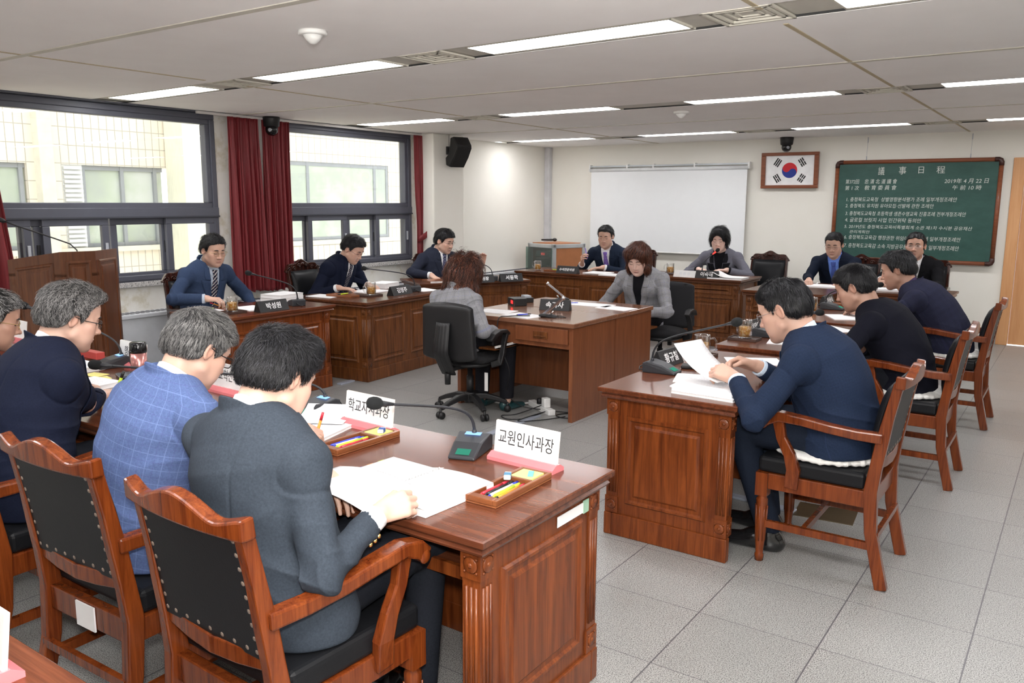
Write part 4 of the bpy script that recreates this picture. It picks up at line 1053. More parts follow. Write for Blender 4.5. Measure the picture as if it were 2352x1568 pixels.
# foreground row: people sit on the near side, fronts away from the camera
desk('large reddish desk in the foreground with a name sign and two pen trays', 1.62, .745, .757, 'red', 2, (-2.05, 2.03, 0), 0)
desk('second foreground desk, behind the man in the blue checked jacket', 1.62, .745, .757, 'red', 2, (-3.70, 2.05, 0), 0)
desk('third foreground desk at the left edge, before the man in gold glasses', 1.50, .745, .757, 'red', 2, (-5.335, 2.14, 0), 0)
desk('desk corner at the bottom left edge with a pink-based sign', 1.5, .70, .757, 'red', 2, (-1.95, .365, 0), 0)
# left row, fronts to +x
desk('reddish desk on the left with a stack of thick white books', 1.16, .72, .742, 'red', 2, (-5.79, 4.50, 0), -R90)
desk('walnut desk in the middle of the left row, its fluted corner facing us', 1.30, .76, .742, 'wal', 2, (-5.70, 5.93, 0), -R90+.07)
desk('walnut desk at the far end of the left row with two black name blocks', 1.37, .74, .742, 'wal', 2, (-6.00, 7.67, 0), -2.10)
# back row, fronts to -y
desk('long walnut desk at the back before the man in the purple tie', 1.60, .75, .757, 'wal', 3, (-5.33, 9.25, 0), PI)
desk('tall carved walnut desk of the woman reading into a microphone', 1.38, .72, .782, 'wal', 2, (-3.85, 9.41, 0), PI, upper=True)
desk('walnut desk with round carved blocks behind the front right man', (.86), .62, .782, 'wal', 1, (-2.40, 8.44, 0), PI, upper=True)
desk('plain walnut desk shared by the two men in front of the chalkboard', 1.56, .70, .757, 'wal', 2, (-1.83, 9.25, 0), PI)
# stenographers' plain desks, back to back
def steno_desk(loc, rz, label, D):
    t = thing('stenographer_desk', label, 'desk', loc, rz, 'plain desks of the stenographers'); W, H = 1.12, .757; wd = WD['teak']
    m = MB(); m.box(-W/2,W/2,-D/2,D/2,H-.035,H); m.build('tabletop', WD['teak_x'], t, bevel=.006)
    for sx in (-1,1): m = MB(); m.box(min(sx*(W/2-.012),sx*(W/2-.045)),max(sx*(W/2-.012),sx*(W/2-.045)),-D/2+.02,D/2-.001,0,H-.035); m.build('side_panel', wd, t)
    m = MB(); m.box(-W/2+.045,W/2-.045,D/2-.13,D/2-.11,.10,H-.035); m.build('modesty_panel', wd, t)
    m = MB(); m.box(-W/2+.045,W/2-.045,-D/2+.03,-D/2+.05,H-.20,H-.035); m.box(.02,W/2-.045,-D/2+.05,D/2-.2,H-.20,H-.185); m.build('drawer_rail', wd, t)
    m = MB(); m.box(.03,W/2-.055,-D/2+.012,-D/2+.03,H-.165,H-.05); dr = m.build('drawer', wd, t, bevel=.004)
    m = MB(); m.box(.20,.33,-D/2+.004,-D/2+.013,H-.135,H-.08); m.box(.212,.318,-D/2-.004,-D/2+.004,H-.122,H-.112); m.build('drawer_handle', WD['wal'], dr, bevel=.003)
    m = MB(); m.box(-W/2+.06,-.0,-D/2-.22,D/2-.25,H-.225,H-.210); m.build('keyboard_tray', WD['wal'], t)
    m = MB(); m.box(-.012,.0,-D/2-.20,D/2-.3,H-.22,H-.195); m.build('tray_slide', M_WHITE, t); return t
steno_desk((-3.62, 5.545, 0), 0, 'plain teak desk with a drawer before the curly-haired stenographer', .685)
steno_desk((-3.62, 6.232, 0), PI, 'plain teak desk behind it, before the stenographer facing us', .68)
# ---------------------------------------------------------------- chairs
def chair_proto(carved=False, wood_='chair', nails=True):
    """wooden armchair; faces +y; origin under the seat centre"""
    t = thing('armchair', 'armchair', 'armchair', (0,0,0), 0, 'wooden armchairs'); wd = WD[wood_]; sw, sd = .495, .48; sh = .43
    hx = sw/2-.022; yb, yf = -sd/2, sd/2
    tops = .985 if not carved else 1.01
    def back_y(z): return yb-.012-.055*max(0,(z-sh))/.5-.025*max(0,(z-sh)/.5)**2
    for sx in (-1,1):
        m = MB(); P = [(sx*(hx+.0),yb-.085,0),(sx*hx,yb-.06,.10),(sx*hx,yb-.025,.25),(sx*hx,yb-.012,sh)]+[(sx*(hx-.012*(z-sh)/.5),back_y(z),z) for z in (.55,.66,.76,tops-.075)]
        m.tube(P, .02, sq=[(.040,.050)]*3+[(.040,.056)]+[(.036,.050)]*2+[(.034,.042),(.034,.038)], up=(0,1,0)); m.build('leg', wd, t, bevel=.005)
    for sx in (-1,1):
        m = MB(); m.cbox((sx*hx,yf-.03,sh-.055),(.055,.055,.11)); m.lathe([(.020,.0),(.021,.03),(.017,.035),(.019,.06),(.022,.09),(.0265,.28),(.0265,.30),(.018,.315),(.026,.325),(.026,.335)], 18, (sx*hx,yf-.03,0)); 
        for k in range(8): a = 2*PI*k/8; m.tube([(sx*hx+.0215*math.cos(a),yf-.03+.0215*math.sin(a),.10),(sx*hx+.0268*math.cos(a),yf-.03+.0268*math.sin(a),.27)], .0035, 5)
        m.build('leg', wd, t)
    m = MB()
    for sx in (-1,1): m.box(min(sx*hx-.016,sx*hx+.016),max(sx*hx-.016,sx*hx+.016),yb,yf-.05,sh-.075,sh)
    m.box(-hx,hx,yf-.055,yf-.02,sh-.075,sh); m.box(-hx,hx,yb-.025,yb+.01,sh-.085,sh-.005); m.build('seat_frame', wd, t, bevel=.004)
    m = MB(); z = .185
    for sx in (-1,1): m.tube([(sx*hx,yb-.05,z),(sx*hx,yf-.03,z)], .01, sq=(.022,.032), up=(0,0,1))
    m.tube([(-hx,.02,z),(hx,.02,z)], .01, sq=(.022,.030), up=(0,0,1)); m.tube([(-hx,yb-.045,z+.05),(hx,yb-.045,z+.05)], .01, sq=(.02,.028), up=(0,0,1)); m.build('stretcher', wd, t)
    m = MB(); N = 14; rows = []
    def sq(u, v, e=.28): return u, v
    m.box(-sw/2+.012,sw/2-.012,yb+.012,yf-.004,sh,sh+.075); c = m.build('seat_cushion', M_LEATH, t, bevel=.018, seg=3)
    # back: padded panel in front, leather sheet with nails behind
    bx = hx-.022; z0, z1 = sh+.13, tops-.085
    rows = []
    for i in range(9):
        v = i/8; z = z0+(z1-z0)*v; rows.append([(-bx+2*bx*j/8, back_y(z)+.018+.032*(1-(2*j/8-1)**4)*(1-(2*v-1)**6)+.012*math.sin(v*PI), z) for j in range(9)])
    m = MB(); m.grid(rows); back = [[(x,back_y(z_)-.004-.012*math.cos((x/bx)*PI/2)*0,z_) for x, y, z_ in r] for r in rows]
    m.build('backrest', M_LEATH, t, solid=.012)
    m = MB(); rb = [[(x,back_y(z_)-.012,z_) for x, y, z_ in r] for r in rows]; m.grid(rb); m.grid([[(x,y-.006,z_) for x, y, z_ in r][::-1] for r in rb]); n_leather = len(m.f)
    for k in range(9):
        z = z0+.02+(z1-z0-.04)*k/8
        for sx in (-1,1): m.ball((sx*(bx-.012), back_y(z)-.016, z), (.0078,.0045,.0078), 8, 5)
    for k in range(1,8):
        for z in (z0+.02, z1-.015): m.ball((-bx+2*bx*k/8, back_y(z)-.016, z), (.0078,.0045,.0078), 8, 5)
    bp = m.build('back_panel', M_LEATH, t); bp.data.materials.append(M_NAIL)
    for k, p_ in enumerate(bp.data.polygons): p_.material_index = 0 if k < n_leather else 1
    m = MB(); zb = z0-.005
    m.tube([(-bx-.01,back_y(zb),zb),(-bx*.5,back_y(zb)-.010,zb-.012),(0,back_y(zb)-.014,zb-.018),(bx*.5,back_y(zb)-.010,zb-.012),(bx+.01,back_y(zb),zb)], .01, sq=(.024,.05), up=(0,0,1)); m.build('lower_rail', wd, t, bevel=.004)
    # crest rail with a serpentine top
    m = MB(); n = 28; A_, B_, C_, D_ = [], [], [], []
    zt = tops-.095
    for k in range(n+1):
        u = -1+2*k/n; x = u*(hx+.022); crest = .052+.028*math.exp(-(u/.36)**2)-.016*math.exp(-((abs(u)-.62)/.2)**2)+.006*math.exp(-((abs(u)-1)/.12)**2)
        if carved: crest = .075+.045*math.exp(-(u/.42)**2)-.05*max(0,abs(u)-.80)/.2+.008*math.cos(u*9)
        cv = -.022*(1-u*u); y = back_y(zt+.04)+cv
        A_.append((x,y-.022,zt)); B_.append((x,y+.020,zt)); C_.append((x,y+.014,zt+crest)); D_.append((x,y-.024,zt+crest-.004))
    m.loft([[a,b,c,d] for a,b,c,d in zip(A_,B_,C_,D_)], smooth=False); cr = m.build('crest_rail', wd, t, bevel=.006)
    if carved:
        m = MB()
        for s_ in (-1,1):
            for q in range(3):
                P = []
                for k in range(16):
                    a = k*.45; r = .030*(1-k/18); P.append((s_*(.055+q*.075+r*math.cos(a)), back_y(zt)+.018-.018*(1-((.055+q*.075)/.28)**2), zt+.040+.02*(q == 0)-.006*q+r*.8*math.sin(a)))
                m.tube(P, .006, 6)
                m.ball((s_*(.055+q*.075), P[0][1], zt+.040+.02*(q == 0)-.006*q), (.010,.007,.010), 8, 5)
        m.ball((0,back_y(zt)-.004,zt+.075),(.028,.010,.022),10,6); m.build('carving', wd, cr)
    for sx in (-1,1):
        m = MB(); ax = sx*(hx+.018); za = .67
        P = [(ax-sx*.016,back_y(za)+.0,za+.0),(ax,yb+.06,za+.005),(ax+sx*.012,yb+.17,za+.018),(ax+sx*.015,yb+.28,za+.034),(ax+sx*.012,yf-.10,za+.040),(ax+sx*.010,yf-.045,za+.022),(ax+sx*.010,yf-.015,za-.004)]
        m.tube(P, .02, sq=[(.044,.046),(.048,.042),(.054,.040),(.058,.040),(.058,.044),(.058,.054),(.056,.050)], up=(0,0,1))
        for e in (-.025,.025): 
            m.loft([[(ax+sx*.010+e*1.0,yf-.028+.026*math.cos(2*PI*k/14),za-.002+.026*math.sin(2*PI*k/14)) for k in range(14)],[(ax+sx*.010+e*1.28,yf-.028+.012*math.cos(2*PI*k/14),za-.002+.012*math.sin(2*PI*k/14)) for k in range(14)]])
        arm = m.build('armrest', wd, t, bevel=.007)
        m = MB(); m.tube([(sx*(hx+.012),yf-.16,sh-.05),(sx*(hx+.026),yf-.17,sh+.04),(sx*(hx+.030),yf-.15,sh+.11),(sx*(hx+.028),yf-.11,sh+.18),(sx*(hx+.028),yf-.09,za+.03)], .01, sq=[(.030,.062),(.032,.060),(.032,.050),(.032,.044),(.034,.050)], up=(0,1,0)); m.build('arm_support', wd, t, bevel=.006)
    return t
CH = chair_proto(); used = []
def place_chair(src, label, x, y, rz, group='wooden armchairs'):
    if not src.get('used'): src['used'] = 1; src.location = (x,y,0); src.rotation_euler = (0,0,rz); src['label'] = label; src['group'] = group; return src
    return dup(src, (x,y,0), rz, label, group)
place_chair(CH, 'armchair under the man in the dark grey suit, nearest the camera', -1.725, 1.45, -.03)
place_chair(CH, 'armchair under the man in the blue checked jacket, paper tag on its back rail', -2.44, 1.47, .03)
place_chair(CH, 'armchair at the left edge behind the man in the navy suit', -3.20, 1.45, .02)
place_chair(CH, 'armchair at the left edge under the man in gold glasses', -3.98, 1.48, .02)
CR = 'white-cushioned armchairs on the right'
place_chair(CH, 'armchair with white seat cover under the front man on the right', -.915, 3.885, R90, CR)
place_chair(CH, 'armchair with white cushion under the man in the plain black jacket', -.855, 5.46, R90, CR)
place_chair(CH, 'armchair farthest back on the right, near the door', -.825, 7.07, R90, CR)
m = MB(); m.box(-.05,.05,-.272,-.267,.34,.42)
for ch in [o for o in COL.objects if o.parent is None and 'paper tag' in str(o.get('label'))]: m.build('paper_tag', M_PAPER, ch)
CV = chair_proto(True, 'dark'); CG = 'carved high-back chairs'
place_chair(CV, 'carved leather chair under the man in the blue suit and striped tie', -6.42, 4.50, -R90, CG)
place_chair(CV, 'carved leather chair pushed out behind the man in the dotted tie', -6.42, 5.90, -R90+.1, CG)
place_chair(CV, 'carved leather chair of the man seated beside the pillar', -6.50, 7.86, -1.95, CG)
place_chair(CV, 'carved leather chair behind the man in the purple tie', -5.10, 10.16, PI, CG)
place_chair(CV, 'carved leather chair of the woman at the microphone', -3.32, 10.26, PI+.05, CG)
place_chair(CV, 'chair of the man in the bright blue tie before the chalkboard', -2.24, 10.28, PI, CG)
place_chair(CV, 'chair of the bespectacled man looking up before the chalkboard', -1.52, 10.42, PI, CG)
# white lace covers on the right chairs
def _lace():
    g = NG('white_lace'); v = g.n('ShaderNodeTexVoronoi', Vector=g.obj(), Scale=55).outputs['Distance']; g.bump(v, .5, .006); return g.base((.80,.79,.76), .85)
M_LACE = _lace()
def seat_cover(x, y, label):
    g = SG(); c = A((0,0,0.)); g.u(s_ell((0,0,.02),(.255,.245,.036)), 0)
    def f(P): return g(P)+.004*np.sin(40*np.arctan2(P[:,1],P[:,0]))*np.clip((np.hypot(P[:,0],P[:,1])-.18)/.06,0,1)+.003*np.sin(60*P[:,0]+40*P[:,1])
    gg = SG(); gg.u(f, 0); gg.both(lambda P: .004-P[:,2], .002); V, F = sdf_mesh(gg, (-.32,-.32,-.03), (.32,.32,.1), .010)
    o = np_mesh('seat_cover', V, F, M_LACE); o.location = (x,y,.503); tag(o, label, 'seat cushion', 'white seat covers'); return o
seat_cover(-.905, 3.885, 'white lace seat cover under the front man on the right')
seat_cover(-.855, 5.46, 'white lace seat cover under the man in the black jacket')
seat_cover(-.825, 7.07, 'white lace seat cover on the farthest right chair')
def office_chair(label, x, y, rz, tagcard=False):
    t = thing('office_chair', label, 'office chair', (x,y,0), rz, 'black swivel chairs')
    m = MB()
    for k in range(5):
        a = PI/2+.35+2*PI*k/5; d = Vector((math.cos(a),math.sin(a),0)); m.tube([d*.03+Vector((0,0,.135)), d*.12+Vector((0,0,.135)), d*.22+Vector((0,0,.108)), d*.29+Vector((0,0,.078))], .02, sq=[(.055,.05),(.05,.045),(.042,.036),(.036,.03)], up=(0,0,1))
    m.lathe([(.05,.09),(.052,.16),(.04,.17)], 20); m.build('star_base', M_BLK, t, bevel=.008)
    for k in range(5):
        a = PI/2+.35+2*PI*k/5; d = Vector((math.cos(a),math.sin(a),0)); n = Vector((-d.y,d.x,0)); c = d*.295+Vector((0,0,.028)); m = MB()
        for e in (-.017,.017):
            r = [[tuple(c+n*(e+w)+d*(.027*math.cos(2*PI*q/16))+Vector((0,0,.027*math.sin(2*PI*q/16)))) for q in range(16)] for w in (-.009,.009)]; m.loft(r)
        m.tube([c+Vector((0,0,.0)), c+Vector((0,0,.05))], .010, 8); m.build('caster', M_BLK, t)
    m = MB(); m.lathe([(.028,.16),(.028,.30),(.020,.30),(.020,.40)], 18); m.build('gas_column', M_BLK, t)
    g = SG(); g.u(s_ecap((0,-.10,.455),(0,.12,.455),(.235,.052),(.23,.052),(1,0,0)), .02); g.both(lambda P: .415-P[:,2], .02); V, F = sdf_mesh(g, (-.3,-.4,.36), (.3,.4,.56), .012); 
    fab = plain('black_fabric', (.009,.009,.011), .92); np_mesh('seat', V, F, fab, t)
    m = MB(); m.lathe([(.02,.385),(.17,.392),(.215,.415),(.2,.425)], 24); m.box(.0,.26,.03,.05,.40,.412); m.build('seat_shell', M_BLK, t)
    g = SG(); g.u(s_ecap((0,-.262,.50),(0,-.285,.865),(.245,.045),(.225,.040),(1,0,0)), .02); g.both(lambda P: -.262-P[:,1]*1.0-.0*P[:,2]-.6*P[:,0]**2-.02, .02) if False else None
    V, F = sdf_mesh(g, (-.3,-.45,.40), (.3,-.1,1.12), .012); ys_ = -.285
    np_mesh('backrest', V, F, fab, t)
    g2 = SG(); g2.u(s_ecap((0,-.285,.50),(0,-.308,.865),(.242,.042),(.222,.037),(1,0,0)), .02)
    def rib(P): return .004*np.sin(P[:,0]*210)*(np.abs(P[:,0]) < .07)*np.clip((.80-P[:,2])/.03,0,1)
    g2.cut(lambda P: np.abs(np.hypot(P[:,0]*.9, (P[:,2]-.98))-.235)-.003, .003) if False else None
    V, F = sdf_mesh(g2, (-.3,-.45,.40), (.3,-.1,1.12), .012); np_mesh('back_shell', V, F, M_BLK, t)
    m = MB(); rows = []
    for k in range(15):
        v = k/14; z = .76-.40*v; y = -.345-.045*math.sin(v*PI*.62)+.11*max(0,v-.55)/.45; w = .060+.006*math.sin(v*PI)
        rows.append([(-w+2*w*j/20, y-.018*math.cos(PI*(j/20-.5))*(1)-.003*(j % 4 < 2), z) for j in range(21)])
    m.grid(rows); m.tube([(0,-.29,.40),(0,-.1,.40),(0,.0,.405)], .01, sq=(.08,.02), up=(0,0,1)); m.build('back_bracket', M_BLK, t, solid=.012)
    m = MB(); m.lathe([(.022,.285),(.024,.36),(.02,.37)], 14, (0,-.30,0)); m.build('tilt_knob', M_BLK, t)
    for sx in (-1,1):
        m = MB(); ax = sx*.275
        m.tube([(sx*.21,-.02,.41),(ax,.0,.43),(ax+sx*.012,.02,.50),(ax+sx*.008,.045,.58),(ax,.09,.645),(ax,.05,.672)], .02, sq=[(.05,.03),(.05,.035),(.046,.032),(.044,.030),(.044,.030),(.044,.028)], up=(0,1,0)); 
        m.tube([(ax,-.15,.62),(ax,-.10,.655),(ax,-.02,.675),(ax,.07,.668),(ax,.12,.640)], .02, sq=[(.05,.022),(.056,.026),(.056,.026),(.052,.026),(.044,.02)], up=(0,0,1)); m.build('armrest', M_BLK, t, bevel=.010)
    if tagcard: m = MB(); m.box(.155,.185,-.03,-.027,.20,.345); m.build('swing_tag', M_WHITE, t)
    return t
office_chair('black swivel chair with its back to us under the curly-haired woman', -3.89, 5.03, .06, True)
office_chair('black swivel chair partly hidden under the woman facing us', -3.20, 7.04, PI+.12)
# ---------------------------------------------------------------- lectern
t = thing('lectern', 'tall brown wooden lectern by the window with a gooseneck microphone', 'lectern', (-6.4, 3.3, 0))
wd = wood('lectern_wood', (.075,.024,.009), (.15,.052,.020), 2)
LP = [(-6.60,2.915,1.20),(-6.20,3.10,1.265),(-6.15,3.34,1.265),(-6.50,3.71,1.255)]
LPl = [(x+6.4,y-3.3,z) for x, y, z in LP]
for a, b in zip(LPl[:-1], LPl[1:]):
    a, b = Vector(a), Vector(b); u = Vector((b.x-a.x,b.y-a.y,0)); L = u.length; u.normalize(); n = Vector((u.y,-u.x,0)); m = MB(); k = Vector((n.x,n.y,0))*-.022
    m.add([(a.x,a.y,0),(b.x,b.y,0),(b.x,b.y,b.z),(a.x,a.y,a.z),(a.x+k.x,a.y+k.y,0),(b.x+k.x,b.y+k.y,0),(b.x+k.x,b.y+k.y,b.z),(a.x+k.x,a.y+k.y,a.z)], [(0,1,2,3),(7,6,5,4),(0,4,5,1),(1,5,6,2),(2,6,7,3),(3,7,4,0)])
    zt = min(a.z,b.z); zsl = (b.z-a.z)/L
    put = lambda uu, v, d: tuple(Vector((a.x,a.y,0))+u*uu+n*d+Vector((0,0,v+zsl*uu*(v/zt))))
    panel_relief(m, .06 if L > .3 else .035, L-(.06 if L > .3 else .035), .12, a.z-.07, put, .010); m.build('lectern_panel', wd, t)
m = MB(); c0 = [(x,y) for x, y, z in LPl]; m.prism(c0, 1.08, 1.10); m.build('reading_board', wd, t)
m = MB(); m.prism([(x*1.04,y*1.04) for x, y in c0], 0, .09); m.build('plinth', wd, t)
t = thing('gooseneck_microphone', 'thin gooseneck microphone rising from the lectern towards the left', 'microphone', (-6.42, 3.36, 1.10))
mat = M_BLK; m = MB(); m.lathe([(.03,0),(.03,.012),(.012,.02)], 16); m.build('mount', mat, t)
q0 = Vector((0,0,.02)); m = MB(); PT = [(0,0,.02),(-.01,-.01,.16),(-.03,-.05,.21),(-.10,-.20,.28),(-.17,-.36,.35),(-.205,-.43,.385)]; m.tube(PT, .0055, 8); m.build('gooseneck', mat, t)
m = MB(); d = Vector((-.05,-.10,.05)); d.normalize(); m.tube([Vector(PT[-1])-d*.01, Vector(PT[-1])+d*.004, Vector(PT[-1])+d*.04, Vector(PT[-1])+d*.05], [.008,.017,.017,.007], 12); m.build('mic_head', mat, t)
# equipment rack in the far corner
t = thing('equipment_rack', 'beech and aluminium equipment rack with a glass door in the far corner', 'equipment rack', (-6.52, 10.55, 0), -.32)
al = plain('aluminium', (.55,.57,.58), .35, .6); rw, rd, rh = .60, .62, 1.04; x, y = rw/2, rd/2
m = MB()
for sx in (-1,1):
    for sy in (-1,1): m.cbox((sx*(x-.03),sy*(y-.03),rh/2),(.06,.06,rh))
for zz in (.03,rh-.035): 
    m.box(-x,x,-y,-y+.06,zz-.03,zz+.03); m.box(-x,x,y-.06,y,zz-.03,zz+.03); m.box(-x,-x+.06,-y,y,zz-.03,zz+.03); m.box(x-.06,x,-y,y,zz-.03,zz+.03)
m.build('rack_frame', al, t, bevel=.008)
m = MB(); m.box(-x+.05,x-.05,-y+.05,y-.05,rh-.012,rh+.006); m.build('top_panel', WD['cart'], t)
for sx in (-1,1): m = MB(); m.box(min(sx*(x-.018),sx*(x-.012)),max(sx*(x-.018),sx*(x-.012)),-y+.06,y-.06,.06,rh-.06); m.build('side_board', WD['cart'], t)
m = MB(); m.box(-x+.06,x-.06,y-.2,y-.08,.06,rh-.07); m.build('back_board', M_BLK, t)
for i, (z, h) in enumerate(((.10,.16),(.27,.13),(.41,.09),(.51,.10),(.62,.20),(.84,.09))):
    m = MB(); m.box(-x+.07,x-.07,-y+.10,y-.12,z,z+h-.01); e = m.build('rack_unit', M_BLK if i != 5 else M_GREYP, t, bevel=.003)
    m = MB()
    for k in range(9): m.tube([(-.20+k*.05,-y+.10,z+h*.45),(-.20+k*.05,-y+.085,z+h*.45)], .009 if i < 4 else .005, 8)
    m.build('knobs', M_GREYP, e)
m = MB(); m.box(-.10,-.02,-y+.094,-y+.1,.865,.895); m.build('red_display', emit('red_led', (.9,.05,.04), 1.2), t)
def _tint():
    g = NG('tinted_glass'); tt = g.n('ShaderNodeBsdfTransparent', Color=(.42,.55,.52,1)); gl = g.n('ShaderNodeBsdfGlossy', Roughness=.02); mm = g.n('ShaderNodeMixShader', Fac=.12, i1=tt.outputs[0], i2=gl.outputs[0]); g.t.links.new(mm.outputs[0], g.out.inputs[0]); return g.m
m = MB(); m.box(-x-.03,x-.03,-y-.012,-y-.004,.05,rh-.06); m.build('glass_door', _tint(), t)
# ---------------------------------------------------------------- on the walls and the ceiling
M_CHALK = plain('chalk', (.60,.63,.59), .9, 0, 0, .05, 60); M_INK = plain('black_ink', (.02,.02,.022), .6); M_LETTER = plain('white_lettering', (.85,.85,.85), .6)
def _board():
    g = NG('green_board'); n = g.noise(g.mapping(g.obj(), (2,2,4)), 1.6, 5, .65); return g.base(g.ramp(n, [(.3, (.010,.058,.046)), (.7, (.024,.085,.068))]), .55)
M_BOARDF = wood('board_frame_wood', (.17,.050,.022), (.26,.085,.040), 0, 1, .4, .2)
t = thing('chalkboard', 'green chalkboard with an agenda in white chalk, hung by two wires', 'chalkboard', (-1.82, 11.20, 1.55)); hw, hh = .905, .603
m = MB(); m.box(-hw+.02,hw-.02,-.012,.012,-hh+.02,hh-.02); m.build('board_surface', _board(), t)
m = MB()
for z in (-hh, hh): m.tube([(-hw+.03,-.01,z),(hw-.03,-.01,z)], .025, 12)
for x in (-hw, hw): m.tube([(x,-.01,-hh+.03),(x,-.01,hh-.03)], .025, 12)
m.build('board_frame', M_BOARDF, t)
for sx in (-1,1):
    for sz in (-1,1):
        m = MB(); m.tube([(sx*hw,-.01,sz*(hh-.07)),(sx*hw,-.01,sz*(hh-.03)),(sx*(hw-.01),-.01,sz*(hh-.008)),(sx*(hw-.03),-.01,sz*hh),(sx*(hw-.07),-.01,sz*hh)], .028, 12); m.build('corner_cap', plain('corner_cap', (.045,.012,.008), .4), t)
for x in (-.57, .58):
    m = MB(); m.tube([(x,0,hh+.02),(x,.02,.90)], .002, 5); m.tube([(x,0,hh+.02),(x,.0,hh+.07)], .006, 6); m.tube([(x,.02,.84),(x,.02,.905)], .006, 6); m.build('hanging_wire', M_GREYP, t)
def chalk_line(body, px0, px1, py, hpx, shear=.12):
    lft = 655-(py-475)*.057; rgt = 1975-(py-455)*.10; w = 2*hw-.05; h_ = 2*hh-.05
    def U(x): return -w/2+w*(x-lft)/(rgt-lft)
    xm = (px0+px1)/2; top = 475-25*(xm-655)/1320; bot = 1222+36*(xm-612)/1290; zc = h_/2-h_*(py-top)/(bot-top)
    o = text_mesh(body, 1.0, 'chalk_lettering', M_CHALK, t, .0, 'CENTER', shear)
    xs = [v.co.x for v in o.data.vertices]; ys = [v.co.y for v in o.data.vertices]; sx = (U(px1)-U(px0))/(max(xs)-min(xs)); sy = h_*hpx/(bot-top)/(max(ys)-min(ys))
    o.matrix_local = Matrix.Translation(((U(px0)+U(px1))/2-(max(xs)+min(xs))/2*sx, -.0125, zc-(max(ys)+min(ys))/2*sy)) @ Matrix.Rotation(PI/2,4,'X') @ Matrix.Diagonal((sx,sy,1,1))
for a in (('議',998,1052,526,66,0),('事',1174,1236,521,64,0),('日',1338,1382,518,54,0),('程',1486,1554,516,58,0),('第372回',710,832,612,36),('忠 清 北 道 議 會',878,1160,610,38),('第 1 次',706,830,664,36),('敎 育 委 員 會',880,1156,660,38),
          ('2019年 4 月 22 日',1550,1895,604,40),('午 前 10 時',1612,1840,658,38),('1. 충청북도교육청  성별영향분석평가 조례 일부개정조례안',720,1650,756,36),('2. 충청북도 유치원 유아모집·선발에 관한 조례안',712,1465,808,34),
          ('3. 충청북도교육청 초등학생 생존수영교육 진흥조례 전부개정조례안',712,1720,872,36),('4. 글로컬 브릿지 사업 민간위탁 동의안',710,1364,925,36),('5. 2019년도 충청북도교육비특별회계 소관 제1차 수시분 공유재산',705,1768,983,31),('관리계획안',752,930,1021,26),
          ('6. 충청북도교육감 행정권한 위임에 관한 조례 일부개정조례안',705,1678,1072,36),('7. 충청북도교육감 소속 지방공무원 정원 조례 일부개정조례안',705,1665,1142,38)): chalk_line(*a)
# framed flag
t = thing('framed_flag', 'framed white flag with a red and blue circle and black bars', 'flag', (-3.33, 11.19, 2.067)); t.rotation_euler = (.05,0,0); fw, fh = .372, .232
m = MB(); m.box(-fw+.03,fw-.03,-.006,.006,-fh+.03,fh-.03); m.build('flag_cloth', plain('flag_white', (.84,.84,.84), .7), t)
m = MB()
for a in ((-fw,fw,-fh,-fh+.042),(-fw,fw,fh-.042,fh),(-fw,-fw+.056,-fh+.042,fh-.042),(fw-.056,fw,-fh+.042,fh-.042)): m.box(a[0],a[1],-.03,.02,a[2],a[3])
m.build('flag_frame', M_BOARDF, t, bevel=.006)
M_FR = plain('flag_red', (.58,.02,.03), .7); M_FB = plain('flag_blue', (.015,.035,.25), .7); M_FK = plain('flag_black', (.012,.012,.012), .7)
R0 = .099; tilt = -math.atan(2/3)
def yin(up):
    pts = []; n = 24; s = 1 if up else -1
    for k in range(n+1): a = PI*k/n; pts.append((R0*math.cos(a)*s, R0*math.sin(a)*s))
    for k in range(1,n): a = PI-PI*k/n; pts.append(((-R0/2+R0/2*math.cos(PI-a))*1 if False else s*(-R0/2)+s*R0/2*math.cos(a), s*-R0/2*math.sin(a)))
    for k in range(0,n): a = PI-PI*k/n; pts.append((s*(R0/2)+s*R0/2*math.cos(a), s*R0/2*math.sin(a)))
    c, q = math.cos(tilt), math.sin(tilt); return [(x*c-y*q, x*q+y*c) for x, y in pts]
m = MB(); p = yin(True); m.prism(p, -.0085, -.006, 'y'); m.build('red_half', M_FR, t); m = MB(); m.prism(yin(False), -.0085, -.006, 'y'); m.build('blue_half', M_FB, t)
for nm, cx, cz, ang, bars in (('trigram',-.158,.103,math.atan2(2,-3)+PI/2,(0,0,0)),('trigram',.160,.103,math.atan2(2,3)+PI/2,(1,0,1)),('trigram',-.160,-.103,math.atan2(2,3)+PI/2,(0,1,0)),('trigram',.158,-.103,math.atan2(2,-3)+PI/2,(1,1,1))):
    m = MB()
    d = Vector((cx,0,cz)).normalized()
    for k, br in zip((-1,0,1), bars):
        c = Vector((cx,0,cz))+d*(.026*k); tv = Vector((-d.z,0,d.x))
        for a, b in (((-.052,-.004),(.004,.052)) if br else ((-.052,.052),)):
            p0, p1 = c+tv*a, c+tv*b; h = d*.0085
            m.add([tuple(p0-h+Vector((0,-.0085,0))), tuple(p1-h+Vector((0,-.0085,0))), tuple(p1+h+Vector((0,-.0085,0))), tuple(p0+h+Vector((0,-.0085,0)))], [(0,1,2,3)])
    m.build(nm, M_FK, t)
